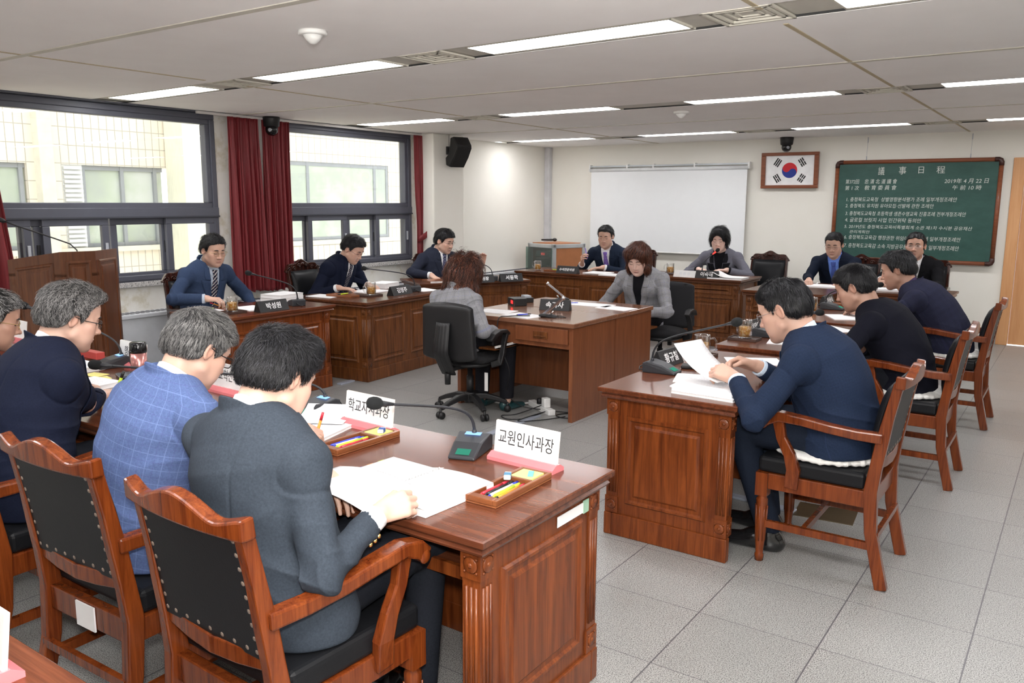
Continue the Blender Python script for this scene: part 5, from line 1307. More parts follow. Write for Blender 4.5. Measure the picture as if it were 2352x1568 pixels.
# projection screen
t = thing('projection_screen', 'large pulled-down white projection screen on the back wall', 'projection screen', (-5.095, 11.17, 0))
m = MB(); m.box(-1.205,1.205,-.004,.004,.93,2.12); m.build('screen_cloth', plain('screen_white', (.80,.82,.83), .8, 0, 0, .008), t)
m = MB(); m.tube([(-1.225,-.0,2.115),(1.225,0,2.115)], .028, 14); m.build('roller', plain('roller_white', (.72,.74,.75), .4), t)
m = MB(); m.box(-1.225,1.225,-.015,.04,2.155,2.178); m.build('top_channel', plain('screen_channel', (.45,.48,.50), .3, .4), t)
m = MB(); m.tube([(-1.21,0,.925),(1.21,0,.925)], .011, 10); m.build('bottom_bar', M_WHITE, t)
for x in (-1.225, -.6, -.18, .45, 1.225): m = MB(); m.box(x-.012,x+.012,-.02,.06,2.10,2.19); m.build('bracket', M_WHITE, t)
# ceiling cameras, smoke detectors, loudspeaker
def ceil_cam(x, y, lab):
    t = thing('ceiling_camera', lab, 'camera', (x,y,CEIL_Z), 0, 'black ceiling cameras')
    m = MB(); m.lathe([(.085,0),(.085,-.02),(.078,-.09),(.066,-.10)], 24); m.build('housing', M_BLK, t)
    m = MB(); m.ball((0,0,-.125), .062, 20, 12); h = m.build('dome', M_BLKG, t)
    m = MB(); m.tube([(.03,-.045,-.13),(.042,-.062,-.134)], .018, 14); m.build('camera_eye', M_GREYP, h)
ceil_cam(-6.97, 5.72, 'black dome camera on the ceiling in front of the red curtains'); ceil_cam(-3.35, 11.06, 'black dome camera on the ceiling above the framed flag')
for x, y, lab in ((-3.29, 2.98, 'white smoke detector on the ceiling nearest the camera'), (-3.25, 7.44, 'small white smoke detector farther back on the ceiling')):
    t = thing('smoke_detector', lab, 'smoke detector', (x,y,CEIL_Z), 0, 'smoke detectors'); m = MB(); m.lathe([(.072,0),(.072,-.018),(.062,-.022)], 24); m.build('base_plate', M_WHITE, t)
    m = MB(); m.lathe([(.05,-.022),(.034,-.045),(.016,-.060),(.004,-.064)], 20); m.build('sensor_cap', M_WHITE, t)
t = thing('loudspeaker', 'black angled loudspeaker bracketed high on the white pillar', 'loudspeaker', (-6.83, 8.40, 2.28)); 
m = MB(); m.box(0,.03,-.05,.05,-.05,.05); m.tube([(.03,0,0),(.10,0,.0)], .028, 10); m.tube([(.01,.0,.05),(.01,.0,.2)], .003, 5); m.build('bracket', M_BLK, t)
m = MB(); prof = [(-.085,.15),(-.02,.19),(.10,.13),(.115,.10),(.09,-.03),(.035,-.19),(-.05,-.20),(-.10,-.12),(-.055,-.06),(-.06,.06)]
sp_ = Matrix.Translation((.16,.0,-.02)) @ Matrix.Rotation(-.35,4,'Z') @ Matrix.Rotation(.42,4,'Y'); m.M = sp_; m.prism(prof, -.11, .11, 'y'); m.build('cabinet', M_BLK, t, bevel=.012)
m = MB(); m.M = sp_; gp = [(.128,.105),(.105,-.03),(.05,-.185)]; m.loft([[(x,-.098,z) for x,z in gp]+[(x-.02,-.098,z) for x,z in gp[::-1]], [(x,.098,z) for x,z in gp]+[(x-.02,.098,z) for x,z in gp[::-1]]], smooth=False); m.build('front_grille', plain('speaker_grille', (.010,.010,.010), .75), t)
# ---------------------------------------------------------------- desk things
def _print():
    g = NG('printed_paper'); x, y, z = g.sep(g.obj())[:3]; n = g.noise(g.mapping(g.obj(), (160,30,1)), 1, 2); n2 = g.noise(g.mapping(g.obj(), (6,40,1)), 1, 1)
    ln = g.math('LESS_THAN', g.math('FRACT', g.math('ADD', g.math('DIVIDE', y, .011), 50)), .32); k = g.math('MULTIPLY', g.math('MULTIPLY', ln, g.math('GREATER_THAN', n, .47)), g.math('GREATER_THAN', n2, .40))
    inb = g.math('MULTIPLY', g.math('LESS_THAN', g.math('ABSOLUTE', x), .08), g.math('LESS_THAN', g.math('ABSOLUTE', y), .115))
    return g.base(g.mix(g.math('MULTIPLY', g.math('MULTIPLY', k, inb), .42), (.87,.87,.88), (.35,.36,.42)), .7)
M_PRINT = _print()
def sheet(label, x, y, z, rz, w=.21, h=.297, th=.0016, mat=None, name='paper_sheet', group='papers on the desks', curl=0.0, cat='paper'):
    m = MB(); n = 8; top, bot = [], []
    for i in range(n+1):
        u = -.5+i/n; zz = curl*max(0,u+.1)**2*4; top.append([(-w/2+w*j/4, u*h, th+zz) for j in range(5)]); bot.append([(-w/2+w*j/4, u*h, zz) for j in range(5)])
    m.grid(top); m.grid([r[::-1] for r in bot])
    for e in (0,-1): m.loft([top[e], bot[e]], closed=False, caps=False, smooth=False)
    for e in (0,-1): m.loft([[r[e] for r in top], [r[e] for r in bot]], closed=False, caps=False, smooth=False)
    o = m.build(name, mat or M_PRINT); o.location = (x,y,z); o.rotation_euler = (0,0,rz); return tag(o, label, cat, group)
def book(label, x, y, z, rz, w, h, th, name='book', group=None, cover=None, comb=False):
    t = thing(name, label, 'book' if name == 'book' else 'document', (x,y,z), rz, group)
    m = MB(); m.box(-w/2+.002,w/2-.003,-h/2+.003,h/2-.003,.001,th-.001); m.build('pages', M_PAPER, t)
    m = MB(); m.box(-w/2,w/2,-h/2,h/2,th-.001,th+.0005); m.box(-w/2,w/2,-h/2,h/2,0,.001); m.box(-w/2,-w/2+.001,-h/2,h/2,0,th); m.build('cover', cover or M_PRINT, t)
    if comb:
        m = MB()
        for k in range(22): a = -h/2+.01+k*(h-.02)/21; m.tube([(-w/2+.006,a,th+.002),(-w/2-.004,a,th/2),(-w/2+.006,a,-.0)], .0016, 5)
        m.build('comb_binding', M_GREYP, t)
    return t
def name_sign(body, label, x, y, rz, group, z=.757):
    t = thing('name_sign', label, 'name sign', (x,y,z), rz, group)
    m = MB(); m.prism([(-.034,0),(.034,0),(.034,.012),(.010,.026),(-.010,.026),(-.034,.012)], -.140, .140, 'x'); b = m.build('sign_base', MAT['pink'], t)
    M_ = Matrix.Translation((0,0,.022)) @ Matrix.Rotation(-.13,4,'X'); m = MB(); m.M = M_; m.box(-.133,.133,-.0035,.0035,0,.112); pl_ = m.build('sign_card', MAT['card'], t)
    m = MB(); m.M = M_; m.box(-.135,.135,.0037,.0060,0,.114); m.box(-.135,.135,-.0060,-.0037,0,.114) if False else None; m.build('acrylic_plate', MAT['acryl'], t)
    o = text_mesh(body, .046 if len(body) > 3 else .055, 'sign_lettering', M_INK, pl_, .0003, 'CENTER', 0, 1.02)
    o.matrix_local = M_ @ Matrix.Translation((0,-.0042,.056)) @ Matrix.Rotation(PI/2,4,'X') @ Matrix.Diagonal((.93,1.25,1,1)); return t
MAT['pink'] = plain('pink_acrylic', (.80,.22,.24), .12, 0, .4); MAT['card'] = plain('sign_card', (.86,.86,.85), .4); MAT['acryl'] = plain('acrylic_edge', (.78,.72,.68), .1)
def name_block(body, label, x, y, z, rz, w=.30, group='black name blocks', fs=.057):
    t = thing('name_block', label, 'name block', (x,y,z), rz, group)
    m = MB(); m.prism([(-.045,0),(.045,0),(.010,.088),(-.004,.088)], -w/2, w/2, 'x'); b = m.build('block', M_BLK, t, bevel=.002)
    o = text_mesh(body, fs, 'block_lettering', M_LETTER, b, .0003, 'CENTER', .05, 1.0, .0012)
    o.matrix_local = Matrix.Translation((0,-.0275,.043)) @ Matrix.Rotation(math.atan2(.088,.041),4,'X'); return t
def mic_unit(label, x, y, z, rz, head, lit=True, bend=.20, red=False, group='desk microphones'):
    """wedge base facing its user (-y) with a gooseneck to the world point head"""
    t = thing('desk_microphone', label, 'microphone', (x,y,z), rz, group)
    m = MB(); pr = [(-.095,.0),(.085,.0),(.085,.052),(.060,.060),(-.02,.046),(-.095,.012)]; r0 = [(-.050-.012*(p[0] > 0),p[0],p[1]) for p in pr]; r1 = [(.050+.012*(p[0] > 0),p[0],p[1]) for p in pr]; m.loft([r0,r1], smooth=False); m.build('microphone_base', M_MIC, t, bevel=.006)
    m = MB(); a = (-.085,.0165); b = (-.055,.029); m.add([(-.026,a[0],a[1]+.002),(.026,a[0],a[1]+.002),(.026,b[0],b[1]+.002),(-.026,b[0],b[1]+.002)], [(0,1,2,3)]); m.build('indicator_window', MAT['screen_green'], t)
    if lit: m = MB(); m.add([(-.03,.030,.0585),(.03,.030,.0585),(.03,.056,.0625),(-.03,.056,.0625)], [(0,1,2,3)]); m.build('display', MAT['screen_blue'], t)
    L = (Matrix.Rotation(-rz,3,'Z') @ (Vector(head)-Vector((x,y,z)))); s0 = Vector((0,.055,.058)); s1 = s0+Vector((0,0,.05)); s2 = s0+Vector((0,0,bend*.55))+(L-s0)*.04; 
    e = L; k = s0+Vector((0,0,bend))+(e-s0-Vector((0,0,bend)))*.16; m = MB(); P = []
    B = [s0, s0+Vector((0,0,bend*.55)), s0+Vector((0,0,bend*.45))+(e-s0-Vector((0,0,bend*.45)))*.22, e]
    for i in range(17):
        q = i/16; P.append(B[0]*(1-q)**3+B[1]*3*q*(1-q)**2+B[2]*3*q*q*(1-q)+B[3]*q**3)
    m.tube(P, [.0062]*3+[.0052]*14, 8); m.lathe([(.010,.052),(.010,.066),(.007,.072)], 10, (0,.055,0)); m.build('gooseneck', M_MIC, t)
    d = (P[-1]-P[-2]).normalized(); m = MB(); m.tube([e-d*.05,e-d*.004,e], [.0055,.011,.011], 10); m.build('mic_collar', M_MIC if not red else MAT['red_ring'], t)
    m = MB(); R_ = [.012,.0185,.0215,.0215,.018,.010]; m.tube([e+d*u for u in (-.002,.006,.018,.032,.044,.051)], R_, 14); m.build('foam_head', MAT['foam'], t)
    m = MB(); m.tube([(.02,.085,.02),(.03,.11,.03),(.015,.135,.012),(-.02,.12,.006),(-.01,.10,.006)], .0035, 6); m.build('cable', M_BLK, t); return t
M_MIC = plain('microphone_grey', (.026,.028,.033), .45); MAT['foam'] = plain('foam_black', (.008,.009,.010), .95); MAT['screen_green'] = emit('green_window', (.05,.30,.20), .5); MAT['screen_blue'] = emit('blue_display', (.25,.45,.95), .9); MAT['red_ring'] = emit('red_ring', (.9,.04,.03), 1.3)
def _glass(name, tint, gl):
    g = NG(name); tt = g.n('ShaderNodeBsdfTransparent', Color=(*tint,1)); b = g.n('ShaderNodeBsdfGlossy', Roughness=.03); lw = g.n('ShaderNodeLayerWeight', Blend=.35)
    mm = g.n('ShaderNodeMixShader', Fac=g.math('ADD', g.math('MULTIPLY', lw.outputs['Facing'], gl), .09), i1=tt.outputs[0], i2=b.outputs[0]); g.t.links.new(mm.outputs[0], g.out.inputs[0]); return g.m
M_GLASS = _glass('cut_glass', (.97,.98,.98), .6)
def _tea():
    g = NG('barley_tea'); v = g.n('ShaderNodeTexVoronoi', Vector=g.mapping(g.obj(), (60,60,45)), Scale=1.0).outputs['Distance']; c = g.ramp(v, [(.1, (.95,.58,.10)), (.55, (.62,.25,.02)), (.9, (.98,.75,.32))])
    tt = g.n('ShaderNodeBsdfTransparent', Color=(.95,.70,.30,1)); g.base(c, .15); mm = g.n('ShaderNodeMixShader', Fac=.72, i1=tt.outputs[0], i2=g.p.outputs[0]); g.t.links.new(mm.outputs[0], g.out.inputs[0]); return g.m
M_TEA = _tea()
def mug(label, x, y, z, rz=0, coaster=True, clabel=None, crz=0):
    if coaster:
        m = MB(); m.cbox((0,0,.006),(.19,.13,.012)); 
        for a in ((-.095,.095,-.065,-.059),(-.095,.095,.059,.065),(-.095,-.089,-.059,.059),(.089,.095,-.059,.059)): m.box(*a, .012, .018)
        o = m.build('coaster_tray', M_COAST, None, bevel=.002); o.location = (x,y,z); o.rotation_euler = (0,0,crz); tag(o, clabel or label.replace('glass mug of tea','flat wooden tray under the mug'), 'coaster', 'wooden mug trays'); z += .0125
    t = thing('glass_mug', label, 'mug', (x,y,z), rz, 'glass tea mugs'); m = MB(); t.scale = (1.12,)*3; n = 36; rings = []
    for zz, r, fl_ in ((.0,.036,0),(.004,.039,.4),(.02,.040,1),(.06,.041,1),(.072,.041,.3),(.078,.0395,0),(.105,.0405,0),(.109,.0405,0),(.107,.037,0),(.078,.0365,0),(.012,.036,0)): rings.append([((r+.0022*fl_*abs(math.sin(9*PI*2*k/n/2)))*math.cos(2*PI*k/n),(r+.0022*fl_*abs(math.sin(9*PI*2*k/n/2)))*math.sin(2*PI*k/n),zz) for k in range(n)])
    m.loft(rings); m.build('mug_body', M_GLASS, t)
    m = MB(); m.tube([(.039,0,.088),(.06,0,.092),(.072,0,.075),(.072,0,.045),(.06,0,.026),(.039,0,.028)], .0055, 8); m.build('mug_handle', M_GLASS, t)
    m = MB(); m.lathe([(.034,.011),(.0352,.03),(.0355,.07)], 24); m.build('tea', M_TEA, t); return t
M_COAST = wood('coaster_wood', (.045,.022,.016), (.075,.040,.030), 0, 1, .45, .1)
# foreground desk
name_sign('교원인사과장', 'white name sign on a pink base nearest the right end of the foreground desk', -1.52, 2.27, -.05, 'pink-based name signs')
name_sign('학교자치과장', 'white name sign on a pink base farther left on the foreground desk', -2.28, 2.285, -.05, 'pink-based name signs')
name_sign('학교혁신과장', 'white name sign half hidden behind the foreground dark-suited head', -3.24, 2.34, -.05, 'pink-based name signs')
name_sign('행정과장', 'white name sign standing behind the pink thermos mug', -4.18, 2.425, -.05, 'pink-based name signs')
name_sign('과장', 'white name sign near the face of the man in gold glasses', -5.55, 2.46, -.05, 'pink-based name signs')
name_sign('교육연구원', 'blurred white name sign on the desk corner at the bottom left', -1.715, .625, -.02, 'pink-based name signs')
mic_unit('desk microphone beside the right-hand name sign on the foreground desk', -1.755, 2.265, .757, .33, (-1.86, 1.925, .992))
mic_unit('desk microphone between the two dark-haired heads in the foreground', -2.63, 2.33, .757, .0, (-3.395, 1.83, .955), bend=.16)
mic_unit('desk microphone before the grey-haired man in navy', -4.27, 2.36, .757, -.15, (-4.80, 2.20, 1.06))
mic_unit('blurred microphone base at the bottom left corner', -1.70, .50, .757, 0, (-2.3, .2, .98))
def pen_tray(label, x, y, rz, z=.757):
    t = thing('pen_tray', label, 'pen tray', (x,y,z), rz, 'wooden pen trays'); m = MB(); w, L = .118, .32; th = .024
    m.box(-w/2,w/2,-L/2,L/2,0,.006)
    for a in ((-w/2,-w/2+.014,-L/2,L/2),(w/2-.014,w/2,-L/2,L/2),(-w/2+.014,w/2-.014,-L/2,-L/2+.03),(-w/2+.014,w/2-.014,L/2-.014,L/2),(-w/2+.014,w/2-.014,.05,.064)): m.box(*a, .006, th)
    m.box(-w/2+.014,w/2-.014,.064,L/2-.014,.006,.018); m.build('tray', M_TRAY, t, bevel=.003); return t
M_TRAY = wood('tray_wood', (.17,.050,.017), (.25,.085,.030), 1, 1, .3, .3)
PENC = {'blue': (.02,.04,.55), 'red': (.6,.03,.05), 'lime': (.55,.75,.03), 'white': (.8,.8,.8), 'orange': (.75,.28,.02), 'black': (.015,.015,.015), 'violet': (.22,.12,.62)}
PM = {k: plain('pen_'+k, v, .3) for k, v in PENC.items()}
def pen(label, p0, p1, col, r=.0048, cap='black', group='pens'):
    p0, p1 = Vector(p0), Vector(p1); t = thing('pen' if col != 'orange' else 'pencil', label, 'pen', tuple(p0), 0, group); d = (p1-p0); L = d.length; d.normalize()
    m = MB(); m.tube([d*.012, d*(L-.03)], [r,r], 10); m.build('barrel', PM[col], t)
    m = MB(); m.tube([Vector((0,0,0)), d*.012], [.001,r], 10); m.build('tip', PM[cap], t)
    m = MB(); m.tube([d*(L-.03), d*L], [r*1.05,r*.9], 10); m.build('cap', PM[cap if col != 'orange' else 'red'], t); return t
def tray_set(x, y, rz, where, cols, er, note):
    pen_tray('reddish wooden pen tray '+where, x, y, rz); R_ = Matrix.Rotation(rz,3,'Z'); O = Vector((x,y,.757)); W_ = lambda a, b, c: tuple(O+R_ @ Vector((a,b,c)))
    for i, cname in enumerate(cols): pen('%s pen lying in the tray %s' % (cname, where), W_(-.033+i*.0145,-.115+.006*(i%2),.0125), W_(-.030+i*.0145,.035+.006*(i%3),.0125), cname, .0050 if cname != 'lime' else .0062, {'blue':'blue','red':'red','lime':'lime','white':'blue'}.get(cname,'black'))
    o = sheet('yellow sticky note pad in the tray '+where, *W_(0,.104,.018), rz, .078, .075, .006, MAT['note'], 'sticky_note', 'sticky notes', 0, 'sticky note')
    m = MB(); m.cbox((0,0,.007),(.022,.045,.014)); e = m.build('eraser', M_WHITE, None, bevel=.003); e.location = W_(*er); e.rotation_euler = (0,0,rz+.5); tag(e, 'white eraser lying in the tray '+where, 'eraser', 'erasers')
    m = MB(); m.cbox((0,0,.0071),(.0226,.026,.0146)); m.build('eraser_sleeve', plain('eraser_sleeve', note, .5), e)
MAT['note'] = plain('note_yellow', (.83,.78,.25), .7); MAT['teal'] = plain('note_teal', (.15,.55,.50), .7)
tray_set(-1.415, 2.03, .02, 'beside the open document', ['red','black','white','lime','orange'], (-.028,.03,.026), (.05,.20,.35))
tray_set(-2.16, 2.115, -.02, 'behind the left name sign', ['blue','white','lime','red'], (.02,.10,.025), (.02,.08,.35))
tray_set(-2.93, 2.19, -.05, 'before the man in the blue checked jacket', ['black','red'], (.02,.10,.025), (.05,.45,.35))
o = sheet('teal sticky flag on the yellow note pad', -1.405, 2.135, .782, .5, .018, .05, .003, MAT['teal'], 'sticky_flag', None, 0, 'sticky note')
def open_book():
    t = thing('open_document', 'thick comb-bound white document lying open before the man in dark grey', 'document', (-1.68, 1.87, .757), -.06); 
    def page(name, u0, u1, v0, v1, zf, mat):
        m = MB(); n = 14; R1_, R2_ = [], []
        for i in range(n+1):
            u = u0+(u1-u0)*i/n; R1_.append([(u, v0+(v1-v0)*j/6, zf(u, v0+(v1-v0)*j/6)) for j in range(7)])
        m.grid(R1_); return m.build(name, mat, t, solid=.0012)
    m = MB(); m.box(-.25,-.02,-.14,.16,.001,.010); m.box(.0,.215,-.16,.145,.001,.022); m.build('page_block', M_PAPER, t)
    page('left_page', -.25, -.01, -.14, .16, lambda u, v: .0115+.010*max(0,(u+.06)/.05), M_PRINT)
    page('right_page', -.01, .215, -.16, .145, lambda u, v: .0235+.006*math.sin((u+.01)/.225*PI), M_PRINT)
    page('turned_page', -.26, .15, -.30, -.07, lambda u, v: .030+.028*math.sin((u+.26)/.41*PI)+.10*max(0,-(u+.10))*.25, M_PRINT)
    m = MB()
    for k in range(20): m.tube([(-.02,-.12+k*.0135,.016),(-.01,-.12+k*.0135,.029),(.004,-.12+k*.0135,.020)], .0018, 5)
    m.build('comb_binding', M_WHITE, t)
    for k, cc in enumerate(('lime','orange','blue')): m = MB(); m.box(-.265,-.245,.10-.05*k,.125-.05*k,.006,.007); m.build('index_tab', PM[cc], t)
open_book()
book('white document under the lowered page at the desk edge', -1.66, 1.74, .757, .0, .30, .12, .006)
book('clear-covered document before the pencil hand of the man in checks', -2.42, 2.13, .757, .25, .22, .30, .012, group='documents')
sheet('sheet lifted at its corner beyond the dark-suited head', -2.50, 2.26, .775, .5, .21, .20, .0014, None, 'paper_sheet', 'papers on the desks', .02)
# second foreground desk
m = MB(); t = thing('thermos_mug', 'rose-gold thermos mug with a black lid and handle, on the second desk', 'thermos mug', (-4.02,2.37,.757), 0, 'rose thermos mugs'); rose = plain('rose_metal', (.55,.25,.23), .25, .7)
def thermos(t):
    m = MB(); m.lathe([(.038,0),(.040,.004),(.0405,.105)], 24); m.build('mug_body', rose, t); m = MB(); m.lathe([(.041,.105),(.043,.115),(.041,.155),(.036,.160)], 24); m.build('mug_lid', M_BLKG, t)
    m = MB(); m.tube([(-.038,0,.120),(-.070,0,.118),(-.076,0,.10),(-.074,0,.045),(-.062,0,.03)], .008, 8); m.build('mug_handle', M_BLK, t)
thermos(t); t = thing('thermos_mug', 'thermos mug with a black lid far left beside the lectern', 'thermos mug', (-5.86,2.42,.757), .2, 'rose thermos mugs'); thermos(t)
sheet('pale yellow sticky note lying left of the thermos mug', -4.14, 2.20, .757, .2, .11, .075, .002, MAT['note'], 'sticky_note', 'sticky notes', 0, 'sticky note')
sheet('smaller yellow sticky note overlapping the first note', -4.02, 2.165, .7595, -.2, .076, .076, .0015, MAT['note'], 'sticky_note', 'sticky notes', 0, 'sticky note')
book('stapled white report with an orange edge by the navy sleeve', -3.90, 2.06, .757, .1, .22, .16, .02, 'document', 'documents', None)
book('white document under the elbow of the navy-suited man', -4.35, 2.17, .757, .0, .24, .28, .025, 'document', 'documents', None)
m = MB(); m.prism([(-.06,-.045),(.06,-.045),(.066,.045),(-.066,.045)], 0, .018); o = m.build('phone_case', plain('case_blue_black', (.02,.03,.05), .2), None, bevel=.006); o.location = (-3.95,2.26,.757); o.rotation_euler = (0,0,-.35); tag(o, 'glossy dark blue case lying before the thermos mug', 'phone case')
pen('lime highlighter standing in the hand beside the blue checked shoulder', (-3.48,1.93,.80), (-3.45,1.96,.90), 'lime', .007, 'black')
pen('black pen lying by the navy sleeve', (-3.62,1.87,.765), (-3.74,1.92,.766), 'black', .005)
m = MB(); m.cbox((0,0,.02),(.20,.05,.04)); o = m.build('tissue_box', plain('box_red', (.5,.06,.05), .5), None, bevel=.003); o.location = (-4.62,2.44,.757); tag(o, 'small red box behind the grey-haired head in navy', 'box')
# right row
mic_unit('desk microphone pointing right on the nearest right-hand desk', -1.80, 3.99, .757, R90, (-1.315, 3.69, 1.10), lit=False, bend=.23)
name_block('황규철', 'black name block of the front man on the right, beside a mug', -1.865, 4.205, .757, R90-.05, .24)
mug('glass mug of tea on the nearest right-hand desk', -1.79, 4.52, .757, .4, True, None, R90)
t = thing('phone_wallet', 'black phone wallet with a clasp on the nearest right-hand desk', 'phone wallet', (-1.69,4.20,.757), .3); m = MB(); m.box(-.08,.08,-.045,.045,0,.018); m.build('case', M_BLK, t, bevel=.006); m = MB(); m.box(-.015,.015,.04,.048,.004,.020); m.build('clasp', M_BLKG, t)
book('lowest comb-bound white document at the corner of the front right desk', -1.395, 3.665, .757, -.06, .31, .215, .014, 'document', 'stacked documents', None, False)
book('middle document of the stack on the front right desk', -1.405, 3.675, .772, -.03, .30, .21, .010, 'document', 'stacked documents')
book('top document of the stack on the front right desk', -1.425, 3.69, .783, .05, .30, .21, .006, 'document', 'stacked documents')
sheet('white papers lying flat beyond the reading hands on the right', -1.50, 4.57, .757, .5, .30, .21, .004)
sheet('loose papers under the lifted sheet on the right desk', -1.56, 3.93, .757, .3, .25, .21, .006)
mug('glass mug of tea on the corner of the middle right-hand desk', -1.80, 5.28, .757, 2.6, True, None, .03)
mic_unit('desk microphone half hidden by the front right man and his glasses', -1.73, 5.50, .757, R90, (-1.39, 5.42, .955), lit=False, bend=.17)
name_block('이의영', 'black name block beyond the glasses of the front right man', -1.865, 5.62, .757, R90-.05, .24)
sheet('tilted white papers under the chin of the front right man', -1.56, 5.38, .757, .2, .21, .297, .004)
sheet('white sheets at the far side of the middle right desk', -1.45, 6.10, .757, .9, .21, .297, .003)
mug('glass mug of tea on the farthest right-hand desk', -1.83, 6.98, .757, 2.6, False)
mic_unit('desk microphone in front of the man in the plain black jacket', -1.74, 7.28, .757, R90, (-1.36, 7.10, 1.0), lit=False, bend=.2)
name_block('이상식', 'small dark name block beyond the far right-hand mug', -1.85, 7.55, .757, R90-.05, .24)
sheet('white papers before the lowered face of the man in black', -1.52, 6.80, .757, .5, .24, .297, .006)
pen_tray('dark pen tray on the farthest right-hand desk', -1.66, 7.58, R90+.1)
# centre desks
name_block('속기사', 'black name block on the central desk, behind a silver stand', -3.60, 5.82, .757, .25, .26)
def doc_stand(label, x, y, rz):
    t = thing('document_stand', label, 'document stand', (x,y,.757), rz, 'silver document stands')
    m = MB(); m.lathe([(.05,0),(.048,.012),(.02,.022)], 20); m.ball((.05,.02,.012),(.045,.032,.016)); m.build('stand_base', M_BLK, t)
    m = MB(); m.tube([(0,0,.02),(-.02,0,.05)], .006, 8); m.tube([(.06,.0,.022),(-.10,.0,.15)], .012, sq=(.03,.016), up=(0,0,1)); m.tube([(-.10,.0,.15),(-.115,.0,.162)], .016, 12); m.build('arm', M_CHROME, t)
    m = MB(); m.tube([(.05,.03,.01),(-.05,.05,.006),(-.12,-.02,.005),(-.06,-.07,.005),(.02,-.04,.006)], .0035, 6); m.build('cable', M_BLK, t)
doc_stand('silver document stand near the front edge of the central desk', -3.40, 5.43, PI+.1); doc_stand('silver document stand at the far side of the central desk', -3.92, 6.40, .5)
t = thing('digital_clock', 'black box clock with a red display on the central desk', 'clock', (-4.04,5.90,.757), -.62); m = MB(); m.box(-.085,.085,-.06,.06,0,.065); m.build('case', M_BLK, t, bevel=.005); m = MB(); m.box(.0,.055,-.0615,-.0600,.018,.048); m.build('red_display', emit('red_led2', (.85,.03,.03), 1.0), t)
t = thing('button_box', 'small black box with buttons beside the red clock', 'button box', (-4.10,6.13,.757), -.62); m = MB(); m.box(-.06,.06,-.05,.05,0,.045); m.build('case', M_BLK, t, bevel=.005)
for k in range(4): m = MB(); m.box(-.05+.026*k,-.032+.026*k,-.03,.03,.045,.062); m.build('button', M_GREYP, t)
sheet('left white sheet before the curly-haired stenographer', -3.94, 5.45, .757, .12, .297, .21, .003); sheet('right white sheet with a blue pen before the curly-haired stenographer', -3.62, 5.37, .757, -.18, .297, .21, .003)
pen('blue pen lying on the right sheet before the curly-haired stenographer', (-3.66,5.33,.765), (-3.60,5.45,.765), 'blue')
sheet('left white sheet before the stenographer facing us', -3.55, 6.30, .757, .05, .42, .21, .003); sheet('right white sheet before the stenographer facing us', -3.24, 6.22, .757, -.12, .297, .21, .003)
pen('long blue pen beside the sheet of the stenographer facing us', (-3.80,6.20,.762), (-3.68,6.33,.762), 'blue', .005, 'blue')
t = thing('stenotype', 'black stenotype keyboard with pale keys under the hand of the curly-haired woman', 'stenotype', (-3.84,5.16,.547), .0); m = MB(); m.prism([(-.11,0),(.13,0),(.13,.10),(.05,.105),(-.11,.05)], -.16, .16, 'x'); m.build('case', M_BLK, t, bevel=.012)
keys = plain('keys_grey_green', (.33,.38,.33), .5)
m = MB(); m.prism([(-.098,.056),(.045,.108),(.045,.112),(-.098,.060)], -.14, .14, 'x'); k0 = m.build('keyboard', keys, t); m = MB(); m.prism([(.055,.106),(.12,.103),(.12,.106),(.055,.109)], -.09, .03, 'x'); m.build('blue_screen', emit('blue_screen', (.05,.22,.75), .8), t)
mk = MB()
for a in range(4):
    for b in range(9): y_ = -.088+.03*a; mk.box(-.128+.029*b,-.106+.029*b,y_,y_+.02,.062+.0365*(a*.3)+.002,.068+.0365*(a*.3)+.002)
mk.build('key_rows', plain('keys_dark', (.03,.03,.032), .5), k0)
# left row
name_block('박성원', 'black name block of the man in the blue suit', -5.53, 4.46, .742, R90, .30); mic_unit('desk microphone beside the thick books on the first left desk', -5.66, 4.82, .742, -R90-.3, (-5.70, 4.40, 1.045), bend=.26, lit=False)
mug('glass mug of tea on the first left desk, under the pencil', -5.66, 4.17, .742, -1.9, True, None, R90)
book('lower thick white book of the stack on the first left desk', -6.02, 4.98, .742, .1, .24, .30, .035, 'book', 'thick white books'); book('upper thick white book of the stack on the first left desk', -6.02, 4.98, .778, .13, .24, .30, .030, 'book', 'thick white books')
sheet('white papers between the mug and name block on the first left desk', -5.78, 4.45, .742, 1.45, .21, .297, .006); sheet('white paper under the pencil hand on the first left desk', -6.00, 4.14, .742, 1.5, .21, .26, .003)
pen('lime and black marker lying left of the first tea mug', (-5.93,4.20,.755), (-6.03,4.07,.755), 'lime', .008, 'black')
name_block('김영주', 'black name block of the man in the dotted tie', -5.505, 6.00, .742, R90+.07, .30); mic_unit('desk microphone on the middle left desk pointing left', -5.62, 6.30, .742, -R90-.25, (-5.68, 5.72, 1.005), bend=.25, lit=False)
mug('glass mug of tea on the middle left desk', -5.62, 5.72, .742, -1.9, True, None, R90)
book('thick white book behind the open papers on the middle left desk', -6.12, 6.42, .742, .2, .22, .28, .05, 'book', 'thick white books'); sheet('open white booklet under the hands of the man in the dotted tie', -5.93, 6.02, .742, 1.6, .30, .297, .008)
sheet('white sheet at the far end of the middle left desk', -5.60, 6.46, .742, 1.3, .21, .297, .003); sheet('white sheet overhanging the near end of the middle left desk', -5.97, 5.45, .742, 1.7, .21, .297, .004)
pen_tray('walnut pen tray with a lime pen on the middle left desk', -5.80, 5.52, R90+.07, .742); pen('lime pen lying on the walnut pen tray', (-5.80,5.60,.770), (-5.80,5.46,.770), 'lime', .006)
name_block('부위원장', 'left black name block on the far left desk', -5.60, 7.45, .742, 1.04, .30, fs=.046); name_block('서동학', 'right black name block on the far left desk', -5.42, 7.78, .742, 1.04, .28)
